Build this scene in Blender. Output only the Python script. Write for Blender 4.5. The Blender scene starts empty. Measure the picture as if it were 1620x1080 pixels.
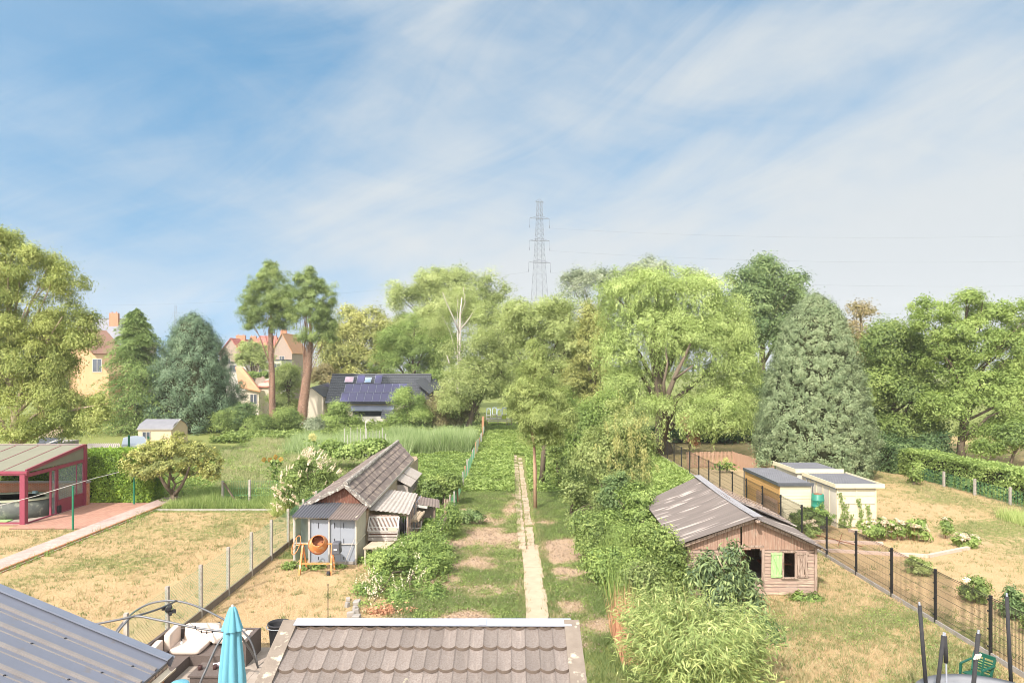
import bpy, math, random
import numpy as np
from mathutils import Vector, Matrix

SC = bpy.context.scene
COL = SC.collection
R = math.radians
FPX = 1080.0      # focal length in photo pixels (24 mm on 36 mm, 1620 px wide)
CAMH = 8.2        # eye height above the gardens
# ------------------------------------------------------------------ camera
cd = bpy.data.cameras.new('camera'); cam = bpy.data.objects.new('camera', cd); COL.objects.link(cam)
cam.location = (0, 0, CAMH); cam.rotation_euler = (R(90), 0, 0)
cd.lens = 24; cd.sensor_width = 36; cd.shift_y = 38/1620.0
cd.clip_start = 0.1; cd.clip_end = 6000
SC.camera = cam
# ------------------------------------------------------------------ light
SUN_EL, SUN_AZ = 43.0, 27.0      # elevation; degrees to the left of straight behind the viewer
w = bpy.data.worlds.new('World'); SC.world = w; w.use_nodes = True
SC.cycles.filter_width = 0.95
SC.view_settings.view_transform = 'Standard'; SC.view_settings.look = 'None'
SC.view_settings.gamma = 1; SC.view_settings.use_curve_mapping = False
SC.view_settings.exposure = 1.24
sl = bpy.data.lights.new('sun', 'SUN'); sl.energy = 2.9; sl.angle = R(1.2); sl.color = (1, .925, .85)
so = bpy.data.objects.new('sun', sl); COL.objects.link(so)
sd = Vector((-math.sin(R(SUN_AZ))*math.cos(R(SUN_EL)), -math.cos(R(SUN_AZ))*math.cos(R(SUN_EL)), math.sin(R(SUN_EL))))
so.rotation_euler = sd.to_track_quat('Z', 'Y').to_euler(); so.location = sd*50
nt = w.node_tree; N = nt.nodes; Lk = nt.links
for n in list(N): N.remove(n)
def nd(t, **k):
    n = N.new(t)
    for a, b in k.items(): setattr(n, a, b)
    return n
out = nd('ShaderNodeOutputWorld'); bg = nd('ShaderNodeBackground'); bg.inputs[1].default_value = 0.13
sky = nd('ShaderNodeTexSky'); sky.sky_type = 'NISHITA'; sky.sun_disc = False
sky.sun_elevation = R(SUN_EL); sky.sun_rotation = math.atan2(sd.x, sd.y)
sky.air_density = 1.0; sky.dust_density = 0.6; sky.ozone_density = 2.2; sky.altitude = 50
tc = nd('ShaderNodeTexCoord')
sep = nd('ShaderNodeSeparateXYZ'); Lk.new(tc.outputs['Generated'], sep.inputs[0])
def math_(op, a, b=None, clamp=False):
    m = nd('ShaderNodeMath', operation=op, use_clamp=clamp)
    for i, v in enumerate((a, b)):
        if v is None: continue
        if isinstance(v, (int, float)): m.inputs[i].default_value = v
        else: Lk.new(v, m.inputs[i])
    return m.outputs[0]
# cirrus: drawn over azimuth and height in the sky, in streaks that climb to the right
zc = math_('MAXIMUM', sep.outputs['Z'], 0.0)
az_n = math_('ARCTAN2', sep.outputs['X'], sep.outputs['Y'])
cmb = nd('ShaderNodeCombineXYZ'); Lk.new(az_n, cmb.inputs[0]); Lk.new(math_('MULTIPLY', sep.outputs['Z'], 1.15), cmb.inputs[1])
def cloud(scale, rot, st, detail, rough, dist, off):
    mp = nd('ShaderNodeMapping'); mp.vector_type = 'TEXTURE'; mp.inputs['Rotation'].default_value = (0, 0, R(rot)); mp.inputs['Scale'].default_value = (st[0], st[1], 1)
    mp.inputs['Location'].default_value = off
    Lk.new(cmb.outputs[0], mp.inputs[0])
    n = nd('ShaderNodeTexNoise'); n.inputs['Scale'].default_value = scale; n.inputs['Detail'].default_value = detail
    n.inputs['Roughness'].default_value = rough; n.inputs['Distortion'].default_value = dist
    Lk.new(mp.outputs[0], n.inputs['Vector']); return n.outputs[0]
c1 = cloud(3.2, 24, (2.6, 1), 4, .5, .5, (3.1, 1.7, 0))
c2 = cloud(7.5, 30, (3.6, 1), 9, .62, 1.3, (0.4, 6.0, 0))
c3 = cloud(9.0, -16, (3.0, 1), 8, .6, 1.0, (7.4, 2.0, 0))
tot = math_('ADD', math_('ADD', math_('MULTIPLY', c1, 1.12), math_('MULTIPLY', c2, .42)), math_('MULTIPLY', c3, .28))
tot = math_('ADD', tot, math_('MULTIPLY', sep.outputs['X'], 0.09))
tot = math_('ADD', tot, math_('MULTIPLY', math_('SUBTRACT', 0.28, zc), 0.85))
hd = nd('ShaderNodeVectorMath', operation='DOT_PRODUCT'); Lk.new(tc.outputs['Generated'], hd.inputs[0]); hd.inputs[1].default_value = Vector((-.53, .80, .29)).normalized()
hm = nd('ShaderNodeMapRange'); hm.interpolation_type = 'SMOOTHSTEP'; hm.inputs[1].default_value = .88; hm.inputs[2].default_value = 1.0; Lk.new(hd.outputs['Value'], hm.inputs[0])
tot = math_('SUBTRACT', tot, math_('MULTIPLY', hm.outputs[0], .26))
mr = nd('ShaderNodeMapRange'); mr.interpolation_type = 'SMOOTHSTEP'
mr.inputs['From Min'].default_value = 0.50; mr.inputs['From Max'].default_value = 1.13; mr.inputs['To Min'].default_value = .12; mr.inputs['To Max'].default_value = 1.0
Lk.new(tot, mr.inputs[0])
# look the clear-sky colour up a little higher than the view direction: the haze band at the horizon is the cirrus' job
sv = nd('ShaderNodeCombineXYZ'); Lk.new(sep.outputs['X'], sv.inputs[0]); Lk.new(sep.outputs['Y'], sv.inputs[1]); Lk.new(math_('ADD', math_('MULTIPLY', zc, .7), .34), sv.inputs[2])
nv = nd('ShaderNodeVectorMath', operation='NORMALIZE'); Lk.new(sv.outputs[0], nv.inputs[0]); Lk.new(nv.outputs[0], sky.inputs[0])
mx = nd('ShaderNodeMix', data_type='RGBA')
tintn = nd('ShaderNodeMix', data_type='RGBA', blend_type='MULTIPLY'); tintn.inputs[0].default_value = 1
Lk.new(sky.outputs[0], tintn.inputs[6]); tintn.inputs[7].default_value = (0.15, 0.66, 0.735, 1)
# extra brightness added to the unseen sun-side cirrus behind the viewer, as frontal fill
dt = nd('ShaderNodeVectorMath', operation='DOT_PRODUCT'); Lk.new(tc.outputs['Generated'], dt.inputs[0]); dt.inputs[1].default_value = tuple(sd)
fill_glow = math_('MULTIPLY', math_('POWER', math_('MAXIMUM', math_('ADD', math_('MULTIPLY', dt.outputs['Value'], .8), .2), 0.0), 1.5), 4.6)
cs2 = nd('ShaderNodeVectorMath', operation='SCALE'); cs2.inputs[0].default_value = (2.0, 1.96, 1.90); Lk.new(fill_glow, cs2.inputs['Scale'])
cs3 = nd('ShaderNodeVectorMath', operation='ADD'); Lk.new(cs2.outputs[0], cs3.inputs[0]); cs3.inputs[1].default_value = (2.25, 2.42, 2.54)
cover = math_('ADD', mr.outputs[0], math_('MULTIPLY', fill_glow, .3), True)
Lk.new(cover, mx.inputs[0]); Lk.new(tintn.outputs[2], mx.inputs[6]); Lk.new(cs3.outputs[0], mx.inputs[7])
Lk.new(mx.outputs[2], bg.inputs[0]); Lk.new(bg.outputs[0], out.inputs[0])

# ------------------------------------------------------------------ helpers
rnd = random.Random(7)
def P(px, py, Y):       # a point seen at photo pixel (px, py), standing Y metres away -> real position
    return Vector(((px-810)*Y/FPX, Y, CAMH-(py-578)*Y/FPX))
def G(px, py, z=0.0):   # where that line of sight meets height z
    return P(px, py, FPX*(CAMH-z)/(py-578))
def prop(o, label=None, cat=None, group=None, kind=None):
    if label: o['label'] = label
    if cat: o['category'] = cat
    if group: o['group'] = group
    if kind: o['kind'] = kind
    return o
def thing(name, label, cat, loc=(0, 0, 0), rz=0, group=None):
    o = bpy.data.objects.new(name, None); COL.objects.link(o); o.location = loc; o.rotation_euler = (0, 0, rz)
    o.empty_display_size = .2
    return prop(o, label, cat, group)
def dup(root, loc, rz=None, label=None, group=None, scale=None):
    r = root.copy(); COL.objects.link(r); r.location = loc
    if rz is not None: r.rotation_euler = (0, 0, rz)
    if scale: r.scale = scale
    if label: r['label'] = label
    if group: r['group'] = group
    for ch in list(root.children):
        c = ch.copy(); COL.objects.link(c); c.parent = r
        for g in list(ch.children):
            d = g.copy(); COL.objects.link(d); d.parent = c
    return r
def origin_of(p):
    v = Vector((0, 0, 0))
    while p is not None: v = v + Vector(p.location); p = p.parent
    return v

class MB:
    """collects shapes in world coordinates; build() links them as one mesh object"""
    def __init__(s): s.v = []; s.f = []
    def add(s, vs, fs):
        b = len(s.v); s.v += [tuple(p) for p in vs]; s.f += [tuple(b+i for i in f) for f in fs]; return s
    def box(s, c, d, rz=0, rx=0, ry=0):
        m = Matrix.Translation(c) @ Matrix.Rotation(rz, 4, 'Z') @ Matrix.Rotation(ry, 4, 'Y') @ Matrix.Rotation(rx, 4, 'X')
        x, y, z = d[0]/2, d[1]/2, d[2]/2
        vs = [m @ Vector(p) for p in ((-x,-y,-z),(x,-y,-z),(x,y,-z),(-x,y,-z),(-x,-y,z),(x,-y,z),(x,y,z),(-x,y,z))]
        return s.add(vs, [(3,2,1,0),(4,5,6,7),(0,1,5,4),(1,2,6,5),(2,3,7,6),(3,0,4,7)])
    def span(s, a, b):   # box between two opposite corners
        return s.box([(a[i]+b[i])/2 for i in range(3)], [abs(b[i]-a[i]) for i in range(3)])
    def rbox(s, c, d, r, rz=0, rx=0, ry=0, seg=3, puff=0):   # rounded cushion
        m = Matrix.Translation(c) @ Matrix.Rotation(rz, 4, 'Z') @ Matrix.Rotation(ry, 4, 'Y') @ Matrix.Rotation(rx, 4, 'X')
        n = 12; vs = []; fs = []
        for i in range(n+1):
            lat = -math.pi/2+math.pi*i/n
            for j in range(2*n):
                lo = 2*math.pi*j/(2*n)
                p = [math.cos(lat)*math.cos(lo), math.cos(lat)*math.sin(lo), math.sin(lat)]
                q = [math.copysign(abs(c_)**.24, c_) for c_ in p]
                vs.append(m @ Vector((q[0]*d[0]/2, q[1]*d[1]/2, q[2]*d[2]/2)))
        for i in range(n):
            for j in range(2*n):
                k = (j+1) % (2*n); fs.append((i*2*n+j, i*2*n+k, (i+1)*2*n+k, (i+1)*2*n+j))
        return s.add(vs, fs)
    def bar(s, a, b, wd, h=None, up=(0, 0, 1)):
        a = Vector(a); b = Vector(b); h = h or wd; d = (b-a).normalized()
        u_ = Vector(up)
        if abs(d.dot(u_)) > .98: u_ = Vector((0, 1, 0))
        sd_ = d.cross(u_).normalized(); u_ = sd_.cross(d).normalized()
        vs = [p + sd_*sx*wd/2 + u_*sz*h/2 for p in (a, b) for sx, sz in ((-1,-1),(1,-1),(1,1),(-1,1))]
        return s.add(vs, [(3,2,1,0),(4,5,6,7),(0,1,5,4),(1,2,6,5),(2,3,7,6),(3,0,4,7)])
    def tube(s, pts, r, seg=8, cap=True):
        pts = [Vector(p) for p in pts]; n = len(pts)
        rs = r if isinstance(r, (list, tuple)) else [r]*n
        vs = []; fs = []; ref = None
        for i, p in enumerate(pts):
            t = (pts[min(i+1, n-1)]-pts[max(i-1, 0)]).normalized()
            if ref is None: ref = Vector((1, 0, 0)) if abs(t.x) < .8 else Vector((0, 1, 0))
            a = t.cross(ref).normalized(); ref = a.cross(t).normalized(); b = ref
            for k in range(seg):
                an = 2*math.pi*k/seg; vs.append(p + (a*math.cos(an)+b*math.sin(an))*rs[i])
        for i in range(n-1):
            for k in range(seg):
                q = (k+1) % seg; fs.append((i*seg+k, i*seg+q, (i+1)*seg+q, (i+1)*seg+k))
        if cap: fs += [tuple(range(seg))[::-1], tuple((n-1)*seg+k for k in range(seg))]
        return s.add(vs, fs)
    def lathe(s, c, prof, seg=24, sx=1, sy=1, m=None):
        c = Vector(c); vs = []; fs = []; n = len(prof)
        for r, z in prof:
            for k in range(seg):
                an = 2*math.pi*k/seg; q = Vector((r*sx*math.cos(an), r*sy*math.sin(an), z))
                if m is not None: q = m @ q
                vs.append(c+q)
        for i in range(n-1):
            for k in range(seg):
                q = (k+1) % seg; fs.append((i*seg+k, i*seg+q, (i+1)*seg+q, (i+1)*seg+k))
        if prof[0][0] > 1e-4: fs.append(tuple(range(seg))[::-1])
        if prof[-1][0] > 1e-4: fs.append(tuple((n-1)*seg+k for k in range(seg)))
        return s.add(vs, fs)
    def poly(s, pts, th):   # slab: polygon given in order, thickened along its normal (downwards)
        pts = [Vector(p) for p in pts]; n = len(pts)
        nr = (pts[1]-pts[0]).cross(pts[2]-pts[0]).normalized()
        if nr.z < -1e-6: nr = -nr
        lo = [p-nr*th for p in pts]
        return s.add(pts+lo, [tuple(range(n)), tuple(range(2*n-1, n-1, -1))]+[(i, i+n, (i+1) % n+n, (i+1) % n) for i in range(n)])
    def patch(s, A, B, C, D, nu, nv, hf, th=.012):
        """sheet over the quad A-B (u) / D-C, v from A to D; hf(u,v) lifts it along the normal"""
        A, B, C, D = map(Vector, (A, B, C, D)); nr = (B-A).cross(D-A).normalized()
        if nr.z < 0: nr = -nr
        top = []; bot = []
        for j in range(nv+1):
            for i in range(nu+1):
                a = i/nu; b = j/nv
                p = A*(1-a)*(1-b)+B*a*(1-b)+C*a*b+D*(1-a)*b + nr*hf(a, b)
                top.append(p); bot.append(p-nr*th)
        W_ = nu+1; fs = []; o = len(top)
        for j in range(nv):
            for i in range(nu):
                a = j*W_+i; fs.append((a, a+1, a+1+W_, a+W_)); fs.append((o+a, o+a+W_, o+a+1+W_, o+a+1))
        for i in range(nu):
            fs.append((i, o+i, o+i+1, i+1)); a = nv*W_+i; fs.append((a, a+1, o+a+1, o+a))
        for j in range(nv):
            a = j*W_; fs.append((a, a+W_, o+a+W_, o+a)); a = j*W_+nu; fs.append((a, o+a, o+a+W_, a+W_))
        return s.add(top+bot, fs)
    def build(s, name, mat, parent=None, smooth=False, label=None):
        v = np.array(s.v, dtype=np.float64)
        if parent is None:
            o3 = np.array([(v[:, 0].min()+v[:, 0].max())/2, (v[:, 1].min()+v[:, 1].max())/2, v[:, 2].min()])
        else: o3 = np.array(origin_of(parent))
        me = bpy.data.meshes.new(name); me.from_pydata((v-o3).tolist(), [], s.f)
        me.materials.append(mat)
        if smooth: me.shade_smooth()
        o = bpy.data.objects.new(name, me); COL.objects.link(o)
        if parent is None: o.location = o3
        else: o.parent = parent
        if label: o['label'] = label
        return o

# ------------------------------------------------------------------ materials
def C(r, g, b): return tuple(((c/255)/12.92 if c/255 <= .04045 else ((c/255+.055)/1.055)**2.4) for c in (r, g, b))+(1,)
def newmat(name):
    m = bpy.data.materials.new(name); m.use_nodes = True; t = m.node_tree
    b = t.nodes['Principled BSDF']; return m, t, b
def M(name, c1, c2=None, scale=4.0, rough=.8, bump=.15, metal=0, st=(1, 1, 1), fine=40.0, detail=6, sharp=.25, spec=.35, c3=None, c3scale=9, c3th=.66):
    m, t, b = newmat(name); n = t.nodes; l = t.links
    c2 = c2 or tuple(x*.72 for x in c1[:3])+(1,)
    tc = n.new('ShaderNodeTexCoord'); mp = n.new('ShaderNodeMapping'); mp.inputs['Scale'].default_value = st
    l.new(tc.outputs['Object'], mp.inputs[0])
    nz = n.new('ShaderNodeTexNoise'); nz.inputs['Scale'].default_value = scale; nz.inputs['Detail'].default_value = detail; nz.inputs['Roughness'].default_value = .62
    l.new(mp.outputs[0], nz.inputs[0])
    mr = n.new('ShaderNodeMapRange'); mr.inputs['From Min'].default_value = .5-sharp; mr.inputs['From Max'].default_value = .5+sharp
    l.new(nz.outputs[0], mr.inputs[0])
    mx = n.new('ShaderNodeMix'); mx.data_type = 'RGBA'; l.new(mr.outputs[0], mx.inputs[0]); mx.inputs[6].default_value = c1; mx.inputs[7].default_value = c2
    col = mx.outputs[2]
    if c3:
        n3 = n.new('ShaderNodeTexNoise'); n3.inputs['Scale'].default_value = c3scale; n3.inputs['Detail'].default_value = 5; l.new(mp.outputs[0], n3.inputs[0])
        m3 = n.new('ShaderNodeMapRange'); m3.inputs['From Min'].default_value = c3th-.04; m3.inputs['From Max'].default_value = c3th+.04; l.new(n3.outputs[0], m3.inputs[0])
        x3 = n.new('ShaderNodeMix'); x3.data_type = 'RGBA'; l.new(m3.outputs[0], x3.inputs[0]); l.new(col, x3.inputs[6]); x3.inputs[7].default_value = c3; col = x3.outputs[2]
    l.new(col, b.inputs['Base Color'])
    b.inputs['Roughness'].default_value = rough; b.inputs['Metallic'].default_value = metal; b.inputs['Specular IOR Level'].default_value = spec
    if bump:
        nf = n.new('ShaderNodeTexNoise'); nf.inputs['Scale'].default_value = fine; nf.inputs['Detail'].default_value = 4; l.new(mp.outputs[0], nf.inputs[0])
        bp = n.new('ShaderNodeBump'); bp.inputs['Strength'].default_value = bump; bp.inputs['Distance'].default_value = .02
        l.new(nf.outputs[0], bp.inputs['Height']); l.new(bp.outputs[0], b.inputs['Normal'])
    return m
def brick(name, c1, c2, mortar, scale=1.0, bw=.21, bh=.065, rot=(R(90), 0, 0)):
    m, t, b = newmat(name); n = t.nodes; l = t.links
    tc = n.new('ShaderNodeTexCoord'); geo = n.new('ShaderNodeNewGeometry')
    mp = n.new('ShaderNodeSeparateXYZ'); l.new(tc.outputs['Object'], mp.inputs[0])
    ad = n.new('ShaderNodeMath'); l.new(mp.outputs[0], ad.inputs[0]); l.new(mp.outputs[1], ad.inputs[1])
    cb = n.new('ShaderNodeCombineXYZ'); l.new(ad.outputs[0], cb.inputs[0]); l.new(mp.outputs[2], cb.inputs[1])
    if rot == 'flat': l.new(mp.outputs[0], cb.inputs[0]); l.new(mp.outputs[1], cb.inputs[1])
    br = n.new('ShaderNodeTexBrick'); l.new(cb.outputs[0], br.inputs[0]); br.inputs['Scale'].default_value = 1/scale
    br.inputs['Brick Width'].default_value = bw; br.inputs['Row Height'].default_value = bh; br.inputs['Mortar Size'].default_value = .008
    br.inputs['Color1'].default_value = c1; br.inputs['Color2'].default_value = c2; br.inputs['Mortar'].default_value = mortar; br.inputs['Bias'].default_value = -.1
    nz = n.new('ShaderNodeTexNoise'); nz.inputs['Scale'].default_value = 3; nz.inputs['Detail'].default_value = 6; l.new(tc.outputs['Object'], nz.inputs[0])
    mx = n.new('ShaderNodeMix'); mx.data_type = 'RGBA'; mx.blend_type = 'MULTIPLY'; mx.inputs[0].default_value = .6; l.new(br.outputs[0], mx.inputs[6])
    cr = n.new('ShaderNodeMapRange'); cr.inputs['To Min'].default_value = .55; cr.inputs['To Max'].default_value = 1.3; l.new(nz.outputs[0], cr.inputs[0])
    l.new(cr.outputs[0], mx.inputs[7]); l.new(mx.outputs[2], b.inputs['Base Color']); b.inputs['Roughness'].default_value = .9
    bp = n.new('ShaderNodeBump'); bp.inputs['Strength'].default_value = .4; bp.inputs['Distance'].default_value = .01; bp.invert = True
    l.new(br.outputs['Fac'], bp.inputs['Height']); l.new(bp.outputs[0], b.inputs['Normal'])
    return m
def leafmat(name, dark, mid, light, trans=.4, rough=.55, k=1.34):
    dark, mid, light = (tuple(min(.95, c*k+a) for c, a in zip(q[:3], (.012, .012, .018)))+(1,) for q in (dark, mid, light))
    m, t, b = newmat(name); n = t.nodes; l = t.links
    at = n.new('ShaderNodeAttribute'); at.attribute_name = 'tint'
    cr = n.new('ShaderNodeValToRGB'); e = cr.color_ramp.elements
    e[0].position = .08; e[0].color = dark; e[1].position = .95; e[1].color = light
    x = e.new(.5); x.color = mid
    l.new(at.outputs['Fac'], cr.inputs[0]); l.new(cr.outputs[0], b.inputs['Base Color'])
    b.inputs['Roughness'].default_value = rough; b.inputs['Specular IOR Level'].default_value = .3
    tr = n.new('ShaderNodeBsdfTranslucent'); hs = n.new('ShaderNodeHueSaturation'); hs.inputs['Value'].default_value = 1.15; hs.inputs['Saturation'].default_value = 1.1
    l.new(cr.outputs[0], hs.inputs['Color']); l.new(hs.outputs[0], tr.inputs[0])
    ms = n.new('ShaderNodeMixShader'); ms.inputs[0].default_value = trans
    l.new(b.outputs[0], ms.inputs[1]); l.new(tr.outputs[0], ms.inputs[2]); l.new(ms.outputs[0], n['Material Output'].inputs[0])
    return m
def A(*c): return tuple(c)+(1,)

# ------------------------------------------------------------------ foliage
def unit(v): return v/np.maximum(np.linalg.norm(v, axis=1, keepdims=True), 1e-9)
class LF:
    """leaf and blade faces gathered as arrays; one mesh per build()"""
    def __init__(s): s.V = []; s.Q = []; s.T = []; s.tq = []; s.tt = []; s.n = 0
    def leaves(s, rng, c, nrm, L, W, tint, down=.4, d=None):
        n = len(c)
        if n == 0: return
        nrm = unit(nrm)
        if d is None:
            d = rng.normal(size=(n, 3)); d[:, 2] -= down*1.6
        d = unit(d - nrm*np.sum(d*nrm, axis=1, keepdims=True)); sd_ = np.cross(nrm, d)
        L = np.broadcast_to(np.asarray(L, float), (n,))[:, None]*rng.uniform(.5, 1.45, (n, 1)); W = np.broadcast_to(np.asarray(W, float), (n,))[:, None]*rng.uniform(.75, 1.25, (n, 1))
        bend = nrm*L*-.12
        v = np.stack([c-d*L*.5+bend, c-sd_*W*.5-d*L*.06, c+d*L*.5+bend, c+sd_*W*.5-d*L*.06], 1).reshape(-1, 3)
        s.V.append(v); s.Q.append((np.arange(4*n)+s.n).reshape(n, 4)); s.n += 4*n; s.tq.append(np.clip(tint, 0, 1))
    def blades(s, rng, p, h, wd, lean, tint, az=None):
        n = len(p)
        if n == 0: return
        az = rng.uniform(0, 2*math.pi, n) if az is None else az
        a2 = rng.uniform(0, 2*math.pi, n)
        h = np.broadcast_to(np.asarray(h, float), (n,)); wd = np.broadcast_to(np.asarray(wd, float), (n,)); lean = np.broadcast_to(np.asarray(lean, float), (n,))
        sdv = np.stack([np.cos(a2), np.sin(a2), np.zeros(n)], 1)*wd[:, None]*.5
        tip = p + np.stack([np.cos(az)*lean*h, np.sin(az)*lean*h, h], 1)
        v = np.stack([p-sdv, p+sdv, tip], 1).reshape(-1, 3)
        s.V.append(v); s.T.append((np.arange(3*n)+s.n).reshape(n, 3)); s.n += 3*n; s.tt.append(np.clip(tint, 0, 1))
    def build(s, name, mat, parent=None):
        v = np.concatenate(s.V).astype(np.float64)
        o3 = np.array([v[:, 0].mean(), v[:, 1].mean(), v[:, 2].min()]) if parent is None else np.array(origin_of(parent))
        v = (v-o3).astype(np.float32)
        li = []; cnt = []; ti = []
        if s.Q: q = np.concatenate(s.Q); li.append(q.ravel()); cnt.append(np.full(len(q), 4)); ti.append(np.concatenate(s.tq))
        if s.T: q = np.concatenate(s.T); li.append(q.ravel()); cnt.append(np.full(len(q), 3)); ti.append(np.concatenate(s.tt))
        li = np.concatenate(li).astype(np.int32); cnt = np.concatenate(cnt); ti = np.concatenate(ti).astype(np.float32)
        me = bpy.data.meshes.new(name)
        me.vertices.add(len(v)); me.vertices.foreach_set('co', v.ravel())
        me.loops.add(len(li)); me.loops.foreach_set('vertex_index', li)
        me.polygons.add(len(cnt)); st = np.concatenate([[0], np.cumsum(cnt)[:-1]]).astype(np.int32)
        me.polygons.foreach_set('loop_start', st)
        a = me.attributes.new('tint', 'FLOAT', 'FACE'); a.data.foreach_set('value', ti)
        me.materials.append(mat); me.update(calc_edges=True)
        o = bpy.data.objects.new(name, me); COL.objects.link(o)
        if parent is None: o.location = o3
        else: o.parent = parent
        return o

def clusters(lf, rng, blobs, n, L, W, cs=1.0, per=55, up=.5, shell=(.5, 1.0), down=.4, flat=.7, tv=(.12, .13), tb=.5, jag=.12, d=None, nbough=11, hole=None, bs=.40, gap=.0):
    """blobs: (x,y,z, rx,ry,rz). Each blob carries rounded boughs; leaf tufts cover the boughs, mostly on top"""
    B = np.array(blobs, float); wgt = (B[:, 3]*B[:, 5]); wgt /= wgt.sum(); nb_ = len(B)
    bd = unit(rng.normal(size=(nb_, nbough, 3))*np.array([1, 1, 1.]).reshape(1, 1, 3)+np.array([0, -.25, .12])) if False else None
    q = rng.normal(size=(nb_*nbough, 3)); q[:, 1] -= .3; q[:, 2] += .1; q = unit(q)
    bi_ = np.repeat(np.arange(nb_), nbough)
    bc = B[bi_, :3]+q*B[bi_, 3:6]*rng.uniform(.45, .82, (nb_*nbough, 1))
    br = B[bi_, 3:6]*bs*rng.uniform(.65, 1.25, (nb_*nbough, 1)); bt = rng.normal(0, tv[0], nb_*nbough)
    if gap: keepb = rng.random(nb_*nbough) > gap
    else: keepb = np.ones(nb_*nbough, bool)
    nc = max(6, int(n/per)); bi = rng.choice(nb_, nc, p=wgt)*nbough+rng.integers(0, nbough, nc); bi = bi[keepb[bi]]; nc = len(bi)
    dr = rng.normal(size=(nc, 3)); dr[:, 2] += .55; dr = unit(dr)
    cc = bc[bi]+dr*br[bi]*(.8+.28*rng.random((nc, 1)))*(1+rng.normal(0, jag, (nc, 1)))
    keep = np.ones(nc, bool)
    for k in range(nb_):
        e = (cc-B[k, :3])/B[k, 3:6]; ins = (np.sum(e*e, 1) < .30) & (rng.random(nc) < .7); keep &= ~ins
    cc = cc[keep]; dr = dr[keep]; bi = bi[keep]; nc = len(cc)
    if nc == 0: return
    rc = cs*rng.uniform(.45, 1.1, nc); m = max(4, int(n/nc))
    ci = np.repeat(np.arange(nc), m)
    off = rng.normal(size=(nc*m, 3))*.5; off[:, 2] *= flat
    p = cc[ci]+off*rc[ci][:, None]
    p[:, 2] -= .18*rc[ci]*np.sum(off[:, :2]**2, 1)      # tuft edges hang
    nr = off*.7+dr[ci]*.95+rng.normal(size=(nc*m, 3))*.42; nr[:, 2] += up
    tint = tb+bt[bi][ci]+rng.normal(0, tv[0]*.6, nc)[ci]+rng.normal(0, tv[1], nc*m)
    ok = p[:, 2] > .03
    if hole is not None:
        for h in hole: e = (p-np.array(h[:3]))/np.array(h[3:]); ok &= np.sum(e*e, 1) > 1
    lf.leaves(rng, p[ok], nr[ok], L, W, tint[ok], down=down)

def branchy(mb, rng, base, top, r0, targets, r1=.05, seg=7, wob=.25):
    """tapered trunk with limbs reaching the targets"""
    base = Vector(base); top = Vector(top); n = 9; pts = []; rs = []
    for i in range(n):
        t = i/(n-1); p = base.lerp(top, t)
        k = wob*math.sin(math.pi*t)
        p = p+Vector((rng.normal()*k*.3, rng.normal()*k*.3, 0)); pts.append(p); rs.append(r0*(1-t)**.8*.85+r1 + (r0*.5*(1-t*8) if t < .12 else 0))
    mb.tube(pts, rs, seg)
    for tg in targets:
        tg = Vector(tg); t0 = min(.92, max(.18, (tg.z-base.z)/max(top.z-base.z, .1)*.62+rng.uniform(-.08, .08)))
        i = int(t0*(n-1)); s_ = pts[i]; r = rs[i]*.55
        mid = s_.lerp(tg, .5)+Vector((rng.normal()*.2, rng.normal()*.2, (tg-s_).length*.10))
        q1 = s_.lerp(mid, .5)+Vector((0, 0, -.03)); q3 = mid.lerp(tg, .5)+Vector((rng.normal()*.1, rng.normal()*.1, .05))
        mb.tube([s_, q1, mid, q3, tg], [r, r*.8, r*.58, r*.38, r*.15+.01], 5, cap=False)

SEED = [100]
def tree(name, label, cat, Y, blobs, mat, bark, n=20000, L=.3, W=.18, cs=1.1, base=None, r0=.3, group=None, extra=None, depth=1.0, top=None, nb=10, **kw):
    """blobs as seen from the window: (px, py, half width px, half height px[, depth offset m])"""
    SEED[0] += 1; rng = np.random.default_rng(SEED[0])
    if Y > 48: n = int(n*1.55); L *= .8; W *= .8; kw['per'] = int(kw.get('per', 55)*1.2)
    B = []
    for b in blobs:
        dy = b[4] if len(b) > 4 else 0
        c = P(b[0], b[1], Y+dy); k = (Y+dy)/FPX
        B.append((c.x, c.y, c.z, b[2]*k, b[2]*k*depth, b[3]*k))
    B = np.array(B)
    cx = B[:, 0].mean(); bx = (base[0]-810)*Y/FPX if base else cx
    t = thing(name, label, cat, (bx, Y, 0), group=group)
    lf = LF(); clusters(lf, rng, B, n, L, W, cs, **kw); 
    if extra: extra(lf, rng, B)
    lf.build('crown', mat, t)
    mb = MB(); hi = B[np.argmax(B[:, 2]+B[:, 5]*.4)]
    tp = top or (hi[0], hi[1], hi[2]+hi[5]*.35)
    tg = []
    for i in range(nb):
        b = B[i % len(B)]; dr = unit(rng.normal(size=(1, 3)))[0]; dr[2] = abs(dr[2])*.8
        tg.append(tuple(b[:3]+dr*b[3:6]*.72))
    branchy(mb, rng, (bx, Y, -.1), tp, r0, tg); mb.build('trunk', bark, t, smooth=True)
    return t

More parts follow.
